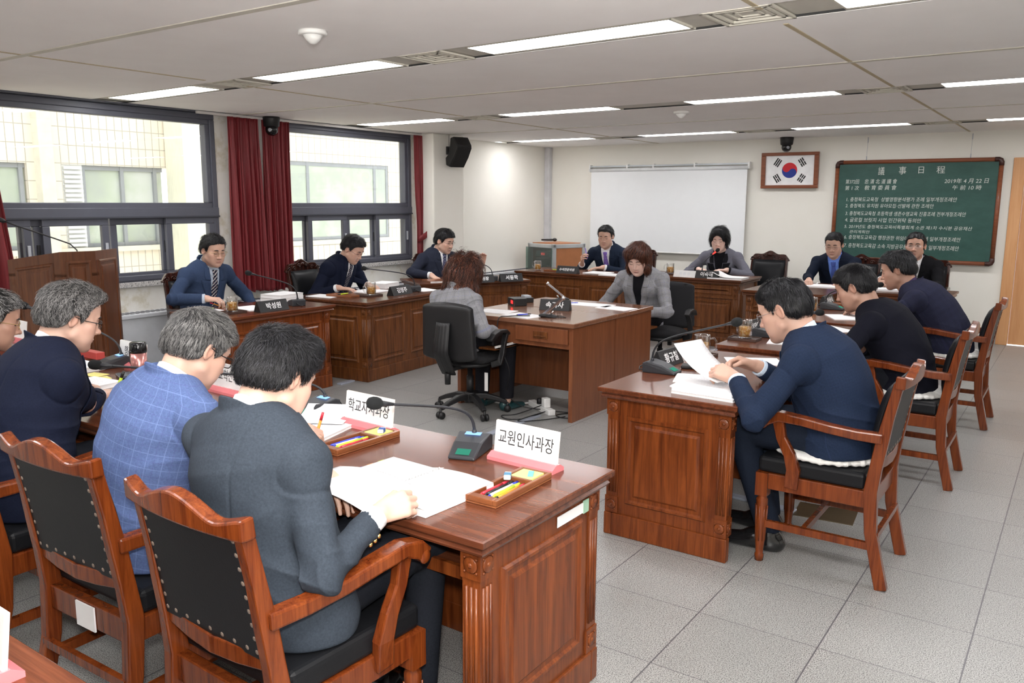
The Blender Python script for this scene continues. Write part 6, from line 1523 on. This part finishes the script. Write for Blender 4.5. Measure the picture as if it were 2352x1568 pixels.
mic_unit('desk microphone behind the two name blocks on the far left desk', -5.66, 7.73, .742, -2.3, (-6.12, 7.62, 1.0), bend=.24, lit=False); sheet('white open booklet behind the name blocks on the far left desk', -5.86, 7.80, .742, 1.1, .21, .297, .012)
book('flat brown folder before the man by the pillar', -6.08, 7.22, .742, 1.04, .22, .30, .018, 'folder', 'folders', M_TRAY)
# back row
mug('glass mug of tea at the left end of the back desk', -5.93, 9.13, .757, PI, False); name_block('수석전문위원', 'black name block before the man in the purple tie', -5.38, 8.985, .757, .02, .30, fs=.040)
pen_tray('wooden pen tray with a lime pen on the back desk', -5.60, 9.07, R90, .757); pen('lime pen on the pen tray of the back desk', (-5.66,9.05,.784), (-5.54,9.05,.784), 'lime', .006)
sheet('left white sheets before the man in the purple tie', -5.07, 9.22, .757, .05, .30, .297, .008); sheet('right white sheets before the man in the purple tie', -4.78, 9.06, .757, -.08, .26, .25, .008)
mug('glass mug of tea left of the woman at the microphone', -4.15, 9.35, .782, PI, True, None, .0); name_block('이숙애', 'black name block of the woman at the microphone', -3.59, 9.13, .782, .02, .27)
t = thing('white_name_plate', 'white card name plate beside the name block of the woman', 'name plate', (-3.86,9.13,.782), .02); m = MB(); m.prism([(-.04,0),(.04,0),(.01,.075),(-.004,.075)], -.135, .135, 'x'); cb = m.build('card', MAT['card'], t)
o = text_mesh('위 원 장', .042, 'faint_lettering', plain('pale_lettering', (.70,.72,.78), .7), cb, .0003, 'CENTER'); o.matrix_local = Matrix.Translation((0,-.0245,.037)) @ Matrix.Rotation(math.atan2(.075,.036),4,'X')
mic_unit('desk microphone with a red ring held near the mouth of the woman', -3.80, 9.52, .782, PI+.2, (-3.64, 9.50, 1.07), bend=.2, lit=False, red=True)
t = thing('open_document', 'white document with a raised curling page before the woman', 'document', (-3.39,9.24,.782), .05); m = MB(); rows = [[(-.20+.42*i/14, -.15+.28*j/5, .02+.055*math.exp(-((i/14-.12)/.22)**2)) for j in range(6)] for i in range(15)]; m.grid(rows); m.build('raised_page', M_PAPER, t, solid=.0015); m = MB(); m.box(-.19,.21,-.15,.13,0,.014); m.build('page_block', M_PAPER, t)
book('open white booklet before the man in the bright blue tie', -2.23, 9.22, .757, .0, .40, .28, .012, 'document', 'documents'); sheet('white sheet left of the booklet before the blue-tied man', -2.52, 9.30, .757, .1)
book('white document before the bespectacled man looking up', -1.62, 9.25, .757, .1, .30, .25, .016, 'document', 'documents'); book('white document at the right end of the desk below the chalkboard', -1.22, 9.28, .757, .2, .21, .27, .018, 'document', 'documents')
# rack microphone, floor things
t = thing('handheld_microphone', 'black handheld microphone lying on the equipment rack', 'microphone', (-6.62,10.52,1.066), .3); m = MB(); m.tube([(-.13,0,.016),(.05,0,.019)], [.012,.017], 12); m.build('microphone_handle', M_BLK, t); m = MB(); m.tube([(.05,0,.019),(.06,0,.02),(.085,0,.02),(.105,0,.02)], [.018,.024,.025,.014], 14); m.build('mic_head', M_BLKG, t)
M_TRUNK = plain('cable_duct_grey', (.36,.39,.46), .4)
def duct(lab, pts):
    m = MB(); m.tube(pts, .01, sq=(.055,.014), up=(0,0,1)); o = m.build('cable_duct', M_TRUNK, None, bevel=.003); tag(o, lab, 'cable duct', 'grey floor cable ducts')
duct('grey cable duct on the floor leading under the central desk', [(-3.385,3.0,.007),(-3.39,5.25,.007)]); duct('short grey cable duct between the first and second left desks', [(-5.46,5.12,.007),(-5.47,5.30,.007)]); duct('grey cable duct in front of the back row of desks', [(-3.72,8.80,.007),(-3.3,8.86,.007)]); duct('grey cable duct by the shoes under the front right desk', [(-1.72,4.42,.007),(-1.16,4.36,.007)])
t = thing('power_strip', 'white power strip with plugs under the central desk', 'power strip', (-3.47,5.42,0), -.55); m = MB(); m.box(-.19,.19,-.03,.03,0,.045); m.build('case', M_WHITE, t, bevel=.006)
m = MB(); m.box(.05,.11,-.028,.028,.045,.12); m.build('white_plug', M_WHITE, t, bevel=.008); m = MB(); m.lathe([(.022,.045),(.022,.08),(.014,.09)], 14, (-.04,0,0)); m.build('black_plug', M_BLK, t)
def cable(lab, pts, r=.004, mat=None):
    cu = [Vector(p) for p in pts]; P = []
    for i in range(len(cu)-1):
        p0, p1, p2, p3 = cu[max(i-1,0)], cu[i], cu[i+1], cu[min(i+2,len(cu)-1)]
        for k in range(8):
            q = k/8; P.append(.5*((2*p1)+(-p0+p2)*q+(2*p0-5*p1+4*p2-p3)*q*q+(-p0+3*p1-3*p2+p3)*q**3))
    P.append(cu[-1]); m = MB(); m.tube(P, r, 6); o = m.build('cable', mat or M_BLK); tag(o, lab, 'cable', 'cables under the central desk')
cable('black cable hanging from the stand over the desk edge to the floor', [(-3.55,5.36,.764),(-3.66,5.24,.765),(-3.72,5.17,.74),(-3.70,5.16,.55),(-3.62,5.18,.35),(-3.68,5.24,.14),(-3.60,5.34,.03),(-3.42,5.38,.02)])
cable('looped black cable on the floor beside the power strip', [(-3.45,5.40,.05),(-3.55,5.18,.006),(-3.62,5.08,.006),(-3.52,5.02,.006),(-3.42,5.12,.006),(-3.36,5.30,.03),(-3.40,4.98,.02),(-3.30,5.14,.006),(-3.2,5.34,.006)])
cable('black cable coiled to the right of the power strip', [(-3.30,5.36,.03),(-3.18,5.46,.006),(-3.12,5.40,.006),(-3.18,5.30,.006),(-3.28,5.34,.006),(-3.2,5.5,.006),(-3.12,5.52,.006)])
cable('white cable running left from the power strip', [(-3.62,5.52,.02),(-3.75,5.48,.006),(-3.92,5.50,.006),(-4.0,5.44,.006),(-3.85,5.40,.006),(-3.68,5.44,.02)], .0055, M_WHITE)
m = MB(); m.box(-.15,.15,-.11,.11,0,.004); fo_ = m.build('floor_outlet_plate', plain('brass_plate', (.16,.12,.07), .4, .7)); fo_.location = (-1.02,4.44,0); fo_.rotation_euler = (0,0,.1); tag(fo_, 'square brass floor plate behind the front right chair leg', 'floor plate')
t = thing('light_switch', 'small torn paper label strip on the end of the foreground desk', 'label strip', (-1.2815,2.20,.64)); m = MB(); m.box(0,.002,-.10,.06,0,.035); m.build('paper_strip', M_PAPER, t); m = MB(); m.box(0,.003,.06,.11,-.004,.04); m.build('green_tape', plain('tape_green', (.35,.55,.40), .4), t); t.name = 'label_strip'
# ---------------------------------------------------------------- the people
CL = lambda n, rgb, *a, **k: m_cloth(n, srgb(*rgb), *a, **k)
C_WHITE = m_cloth('shirt_white', (.80,.80,.82), rough=.7); C_PALE = m_cloth('shirt_pale_blue', (.60,.72,.85), rough=.7); C_GREYB = m_cloth('shirt_grey_blue', (.47,.54,.64), rough=.7)
C_SKYB = m_cloth('shirt_bright_blue', (.17,.30,.78), rough=.7); C_BLK = m_cloth('black_cloth', (.010,.010,.013)); C_TR = m_cloth('dark_trousers', (.014,.016,.022)); C_TRN = m_cloth('navy_trousers', (.012,.017,.030))
T_STR = m_cloth('tie_navy_stripe', (.012,.014,.035), 'stripe', (.60,.58,.55), .034, .5, (.3,.2,.2)); T_DOT = m_cloth('tie_dark_dots', (.012,.010,.025), 'dot', (.6,.58,.6), .016, .5); T_DOTB = m_cloth('tie_navy_dots', (.010,.014,.06), 'dot', (.6,.6,.7), .018, .5)
T_PUR = m_cloth('tie_purple', (.16,.08,.40), 'dot', (.55,.5,.75), .02, .5); T_BLUE = m_cloth('tie_blue', (.03,.06,.32), 'stripe', (.20,.28,.60), .012, .5); T_GREY = m_cloth('tie_grey', (.10,.09,.11), rough=.5)
J_CHAR = CL('suit_charcoal', (55,62,71)); J_BLUE = CL('suit_blue_check', (84,101,142), 'pane', srgb(108,126,172), .040, .85, srgb(80,78,130)); J_NAVY = CL('suit_navy', (25,30,48)); J_MBLUE = CL('suit_mid_blue', (50,64,90)); J_INK = CL('suit_ink', (20,25,42))
J_SLATE = CL('suit_slate', (40,44,58)); J_NAVY2 = CL('suit_navy_wool', (32,41,58)); J_R1 = CL('suit_blue_grid', (30,41,62), 'pane', srgb(38,50,76), .012, .85, srgb(25,35,56)); J_BLACK = CL('jacket_black', (21,22,32)); J_TWEED = CL('tweed_navy', (36,38,56), 'glen', (.012,.012,.02), .05, .9, srgb(44,46,74))
J_BR = CL('suit_dark', (20,27,42)); J_BR2 = CL('suit_black', (19,19,22)); J_GREYW = CL('jacket_grey', (104,104,114)); J_GLEN = m_cloth('glen_check', (.26,.26,.275), 'glen', (.06,.06,.065), .072, .9, srgb(120,125,165))
SHOE = plain('shoe_leather', (.010,.010,.011), .16, 0, .5); SHOE_G = plain('shoe_green', (.010,.045,.05), .3)
G_BLK = plain('glasses_black', (.012,.012,.013), .25); G_GOLD = plain('glasses_gold', (.62,.45,.18), .25, .9); G_SIL = plain('glasses_silver', (.40,.40,.42), .25, .8)
H_ = lambda mat, **k: dict(dict(style='short', line='high', mat=HR[mat], brow=HR['black'], n=1600, len=.042, front=(.85,.3,.35), comb=(.2,.4,0)), **k)
flat = dict(curl=(.22,.30,.22)); rel = dict(curl=(.40,.50,.35)); grip = dict(curl=(.75,.85,.5), thumb=(.35,.55)); penh = dict(curl=(.70,.75,.5), thumb=(.25,.5))
def D(d, **k): return dict(d, **k)
Z = .757
PPL = {}
# foreground row, facing +y
PPL['P1'] = person('man in a dark grey suit with black hair, lifting a page in the foreground', (-1.70,1.40,.585), .0, (-1.8,1.465,1.172), -.05, .50, 0, 1.01, .0042, wide=1.10, slv=MAT['gold'],
    wrists=[(-1.525,1.555,.805),(-1.875,1.70,.80)], hands=[D(grip, fd=(.35,.85,.15), up=(.75,-.25,.6)), D(rel, fd=(.9,-.30,-.05))], skin=SK['light'], jacket=J_CHAR, shirt=C_WHITE, tie=T_GREY, trousers=C_TR, shoe=SHOE,
    hair=H_('black', n=9500, len=.034, line='short', thick=.016, jit=.36, lift=.011, wid=.0017, front=(.6,.6,.5), blobs=[((0,.03,.10),(.06,.055,.03))]), poles=[(.45,-.6,-1.0),(-.6,-.6,-.6)])
PPL['P2'] = person('grey-haired man with black glasses in a blue checked jacket', (-2.45,1.42,.585), -.05, (-2.36,1.6,1.168), -.10, .58, 0, 1.0, .0042, wide=1.10,
    wrists=[(-2.25,1.86,.83),(-2.72,1.84,.80)], hands=[D(penh, fd=(.3,.85,.1), up=(.3,-.2,.9)), rel], skin=SK['warm'], jacket=J_BLUE, shirt=C_WHITE, tie=T_GREY, trousers=C_TR, shoe=SHOE,
    hair=H_('silver', n=10000, len=.038, line='short', thick=.014, jit=.2, wid=.0016, front=(.3,.9,.2), comb=(0,.8,0)), glasses=dict(mat=G_BLK, r=.0018, w=.026, h=.017), poles=[(.6,-.5,-.8),(-.6,-.6,-.6)])
PPL['P3'] = person('man in a navy suit with wavy swept-back grey hair and dark glasses', (-3.20,1.40,.585), -.12, (-3.27,1.66,1.188), -.30, .34, 0, 1.02, .0045, wide=1.13,
    wrists=[(-3.46,1.84,.81),(-3.72,1.84,.81)], hands=[D(rel, fd=(-.45,.85,.0)), rel], skin=SK['light'], jacket=J_NAVY, shirt=C_WHITE, tie=T_GREY, trousers=C_TR, shoe=SHOE,
    hair=H_('grey', n=9000, len=.052, line='high', thick=.018, jit=.2, wid=.0017, wave=.9, freq=1.1, lift=.010, front=(.3,.35,.9), comb=(0,-.7,.1), blobs=[((.0,.062,.085),(.05,.03,.03))]), glasses=dict(mat=G_BLK, r=.0016, w=.025, h=.016), poles=[(.8,-.5,-.7),(-.7,-.4,-.6)], jaw=1.05)
PPL['P4'] = person('man in gold-rimmed glasses cut off by the left edge', (-3.95,1.45,.585), -.15, (-4.0,1.68,1.115), -.38, .30, 0, 1.06, .0055,
    wrists=[(-4.25,1.86,.80),(-4.6,1.84,.80)], hands=[rel, rel], skin=SK['tan'], jacket=J_SLATE, shirt=C_WHITE, tie=T_GREY, trousers=C_TR, shoe=SHOE, hair=H_('grey', n=2200, thick=.012, front=(.4,.9,.2)), glasses=dict(mat=G_GOLD, r=.0013))
# left row
LZ = .742
PPL['L1'] = person('man in a blue suit and striped tie with round glasses, holding a pencil', (-6.50,4.46,.56), -PI/2+.05, (-6.35,4.51,1.208), -PI/2-.05, .26, 0, 1.10, .0052, vw=1.0,
    wrists=[(-6.14,4.27,LZ+.075),(-6.22,4.86,.62)], hands=[D(penh, fd=(.75,.5,-.05), up=(-.3,-.35,.9)), dict(hide=True)], skin=SK['warm'], jacket=J_MBLUE, shirt=C_GREYB, tie=T_STR, trousers=C_TR, shoe=SHOE,
    hair=H_('black', n=1900, len=.032, jit=.75, lift=.012, thick=.014), glasses=dict(mat=G_GOLD, w=.021, h=.020, pow=1.0, r=.0010), badge=True, poles=[(0,-.9,-.5),(0,.8,-.8)])
PPL['L2'] = person('man in a dark suit and dotted tie leaning over papers by the window', (-6.45,5.92,.56), -PI/2+.10, (-6.28,6.14,1.15), -PI/2+.22, .55, 0, 1.13, .0055, vw=1.0,
    wrists=[(-6.15,5.80,LZ+.04),(-6.13,6.20,LZ+.04)], hands=[D(flat, fd=(.75,.45,-.05)), D(flat, fd=(.9,-.2,-.05))], skin=SK['warm'], jacket=J_INK, shirt=C_WHITE, tie=T_DOT, trousers=C_TR, shoe=SHOE,
    hair=H_('black', n=2200, len=.034, jit=.42, lift=.012, front=(.3,.8,.3), thick=.014), glasses=dict(mat=G_BLK, r=.0010, rim=False, h=.013), badge=True)
PPL['L3'] = person('man in a slate suit and glasses seated beside the white pillar', (-6.58,7.84,.55), -1.80, (-6.5,7.9,1.162), -1.52, .28, 0, 1.17, .0055, vw=1.0, wide=1.06,
    wrists=[(-6.30,7.42,LZ+.04),(-6.16,8.22,LZ+.14)], hands=[D(rel, fd=(.75,-.1,-.25)), D(rel, fd=(.3,-.3,.8))], skin=SK['light'], jacket=J_SLATE, shirt=C_WHITE, tie=T_DOTB, trousers=C_TR, shoe=SHOE,
    hair=H_('black', n=1700, line='short', front=(.7,.7,.1), thick=.015), glasses=dict(mat=G_BLK, r=.0011, rim=False, h=.014), badge=True, poles=[(.2,-1,-.5),(0,.8,-.8)])
# back row
PPL['B1'] = person('man in a navy suit and purple tie holding a violet pen', (-5.28,10.02,.54), PI+.12, (-5.28,9.78,1.19), PI+.22, .22, 0, 1.17, .0058, vw=1.0,
    wrists=[(-5.53,9.60,.83),(-5.18,9.55,Z+.045)], hands=[D(penh, fd=(.2,-.5,.6), up=(-.5,-.6,.3)), D(flat, fd=(-.75,-.45,-.05))], skin=SK['warm'], jacket=J_NAVY2, shirt=C_WHITE, tie=T_PUR, trousers=C_TR, shoe=SHOE, hair=H_('black', n=1300, front=(-.8,.3,.3)), poles=[(-.7,.2,-.8),(.8,.2,-.6)])
PPL['B2'] = person('woman in a grey jacket with black trim speaking into a microphone', (-3.74,10.05,.54), PI+.08, (-3.74,9.86,1.193), PI+.14, .20, 0, 1.16, .0055, fem=True,
    wrists=[(-3.93,9.70,.83),(-3.56,9.68,.84)], hands=[flat, flat], skin=SK['fair'], jacket=J_GREYW, shirt=C_BLK, collar=False, lapels=C_BLK, trousers=C_BLK, shoe=SHOE, badge=True, cuffmat=C_BLK,
    hair=dict(style='perm', mat=HR['black'], brow=HR['black'], n=1900, len=.07, thick=.026, face_h=.10, face_z=.018, jit=.5, wave=.8, lift=.012, blobs=[((.070,.0,-.01),(.034,.05,.055)),((-.070,.0,-.01),(.034,.05,.055)),((-.03,.06,.075),(.045,.03,.03)),((0,-.06,-.01),(.07,.06,.06))], down=1.2, comb=(-.6,.4,0)), poles=[(-.9,.1,-.6),(.9,.1,-.6)], vw=1.1)
# stenographers
PPL['C1'] = person('curly-haired woman in a grey checked jacket seen from behind, typing', (-3.96,4.99,.56), -.05, (-4.03,5.15,1.07), -.12, .34, 0, 1.10, .0045, fem=True,
    wrists=[(-3.735,5.135,.665),(-4.0,5.14,.665)], hands=[D(rel, fd=(-.2,.9,-.2)), rel], skin=SK['light'], jacket=J_GLEN, shirt=C_BLK, collar=False, cuffs=False, trousers=C_BLK, shoe=SHOE_G, knees=[(-3.74,5.33,.56),(-4.0,5.36,.56)], feet=[(-3.70,5.26,.085),(-3.93,5.24,.085)],
    hair=dict(style='curly', mat=HR['brown'], brow=HR['brown'], n=6500, len=.10, thick=.040, face_h=.10, jit=.30, wave=1.5, freq=2.2, lift=.005, wid=.0042, rough=.010, blobs=[((0,-.06,-.09),(.095,.075,.075)),((.07,.0,-.09),(.045,.06,.08)),((-.07,.0,-.09),(.045,.06,.08)),((0,-.07,-.0),(.095,.08,.09))], down=2.0), poles=[(.7,-.8,-.5),(-.7,-.8,-.5)])
PPL['C2'] = person('brown-bobbed woman in a grey checked jacket and black top, looking down', (-3.40,7.08,.56), PI+.05, (-3.38,6.9,1.132), PI+.10, .48, 0, 1.13, .0048, fem=True,
    wrists=[(-3.56,6.74,.66),(-3.30,6.74,.66)], hands=[rel, rel], skin=SK['fair'], jacket=J_GLEN, shirt=C_BLK, collar=False, cuffs=False, trousers=C_BLK, shoe=SHOE, vlow=.22, vw=1.0,
    hair=dict(style='bob', mat=HR['brown'], brow=HR['dbrown'], n=4200, wid=.0022, len=.085, thick=.022, face_h=.092, face_z=.024, jit=.12, lift=.004, blobs=[((.066,.02,-.055),(.034,.05,.06)),((-.066,.02,-.055),(.034,.05,.06)),((0,-.05,-.05),(.085,.065,.06)),((.035,.045,.085),(.045,.03,.028)),((-.035,.045,.085),(.045,.03,.028))], down=2.2, comb=(.3,.5,0)), poles=[(-.9,.5,-.4),(.9,.5,-.4)])
# right row, facing -x
PPL['R1'] = person('heavy-set man in a blue suit reading held-up papers on the right', (-.86,3.885,.60), PI/2, (-1.145,3.89,1.153), PI/2, .42, 0, 1.15, .0045, wide=1.10, slouch=.06, seat=.535, slv=MAT['button'],
    wrists=[(-1.30,4.02,.845),(-1.285,3.685,.84)], hands=[D(grip, fd=(-.75,-.35,.2), up=(.1,.6,.6)), D(grip, fd=(-.85,.15,.25), up=(.2,-.6,.7))], skin=SK['warm'], jacket=J_R1, shirt=C_PALE, tie=None, trousers=C_TRN, shoe=SHOE, knees=[(-1.28,4.0,.585),(-1.28,3.78,.585)], feet=[(-1.20,4.02,.085),(-1.13,3.80,.085)],
    hair=H_('black', n=6000, len=.034, thick=.008, wid=.0019, jit=.18, front=(-.2,-.5,.5), comb=(0,-.5,0), line='short'), glasses=dict(mat=G_SIL, w=.023, h=.019, pow=.8, r=.0011), poles=[(.3,.8,-.7),(.35,-.85,-.6)], jaw=1.12)
PPL['R2'] = person('man in a plain black jacket bent over his desk on the right', (-.84,5.46,.60), PI/2, (-1.18,5.47,1.126), PI/2, .45, 0, 1.13, .0050, wide=1.06, slouch=.06, seat=.535,
    wrists=[(-1.13,5.50,.745),(-1.36,5.22,Z+.04)], hands=[D(rel, fd=(-.35,-.1,-.9), up=(.8,0,-.3)), rel], skin=SK['tan'], jacket=J_BLACK, shirt=None, collar=False, open_v=False, lapels=False, trousers=C_TR, shoe=SHOE,
    hair=H_('black', n=4500, len=.032, jit=.2, wid=.0022, front=(.2,.9,.2), comb=(0,.8,0), line='short', thick=.010), poles=[(.3,.9,-.5),(.3,-.9,-.5)])
PPL['R3'] = person('man in a navy tweed jacket hunched close over his desk', (-.82,7.07,.60), PI/2+.05, (-1.215,7.06,1.13), PI/2+.08, .30, 0, 1.15, .0052, wide=1.10, slouch=.07, seat=.535,
    wrists=[(-1.42,7.28,Z+.04),(-1.42,6.85,Z+.04)], hands=[rel, rel], skin=SK['tan'], jacket=J_TWEED, shirt=m_cloth('striped_shirt', (.05,.03,.08)), trousers=C_TR, shoe=SHOE,
    hair=H_('black', n=2400, len=.045, jit=.25, front=(.2,.75,.5), comb=(0,-.3,0), thick=.016), poles=[(.3,.9,-.5),(.3,-.9,-.5)])
PPL['BR1'] = person('man in a dark suit with a bright blue shirt and tie, writing', (-2.34,10.10,.54), PI+.02, (-2.375,9.83,1.178), PI+.02, .28, 0, 1.12, .0058, vw=1.05,
    wrists=[(-2.52,9.42,.80),(-2.15,9.40,.80)], hands=[D(penh, fd=(.2,-.9,-.05)), D(rel, fd=(-.3,-.8,-.1))], skin=SK['warm'], jacket=J_BR, shirt=C_SKYB, tie=T_BLUE, trousers=C_TR, shoe=SHOE, hair=H_('black', n=1200, front=(.8,.3,.3), thick=.010), glasses=dict(mat=G_SIL, r=.0010, h=.013), cuffs=False)
PPL['BR2'] = person('man in a black suit and white shirt looking up, before the chalkboard', (-1.58,10.30,.56), PI+.05, (-1.58,10.14,1.18), PI+.02, .02, 0, 1.18, .0058, vw=1.05, eyes='open',
    wrists=[(-1.83,9.72,.82),(-1.38,9.72,.80)], hands=[D(penh, fd=(.25,-.9,-.1)), rel], skin=SK['tan'], jacket=J_BR2, shirt=C_WHITE, tie=T_GREY, trousers=C_TR, shoe=SHOE, hair=H_('black', n=1200, front=(.2,-.2,.9), thick=.009), glasses=dict(mat=G_SIL, r=.0011, h=.013))
# things in the hands
def held_sheet(label, c, u, v, w, h, curl=.02, group='papers held in the hands'):
    c, u, v = Vector(c), Vector(u).normalized(), Vector(v); v = (v-u*v.dot(u)).normalized(); n = u.cross(v); m = MB(); rows = []
    for i in range(9):
        b = -.5+i/8; rows.append([tuple(c+u*(w*(-.5+j/6))+v*(h*b)+n*(curl*(4*b*b))) for j in range(7)])
    m.grid([[tuple(Vector(p)-c) for p in r] for r in rows]); o = m.build('held_paper', M_PRINT, None, solid=.0012); o.location = c; return tag(o, label, 'paper', group)
held_sheet('printed sheets held up by the front man on the right', (-1.48,3.80,.865), (.25,.97,0), (-.72,.1,.42), .22, .30, .03)
def held_pen(key, side, lab, col, d, cap='black', L=.15):
    tp, RR = PPL[key]['tips'][side]; a = Vector(tp[1])*.5+Vector(tp[4])*.5; d = Vector(d).normalized(); pen(lab, a-d*.045, a+d*(L-.045), col, .0052, cap)
held_pen('P2', 1, 'orange pencil with a red end in the hand beyond the dark-suited head', 'orange', (.25,.15,.9))
held_pen('L1', 1, 'orange pencil held by the man in the blue suit', 'orange', (-.45,-.75,.35))
held_pen('B1', 1, 'violet pen held by the man in the purple tie', 'violet', (-.35,.15,.9), 'violet')
held_pen('BR1', 1, 'dark pen held by the man in the bright blue tie', 'black', (.6,.3,.5), 'white')
held_pen('BR2', 1, 'blue-black pen held by the man looking up', 'black', (-.1,.5,.8), 'blue')
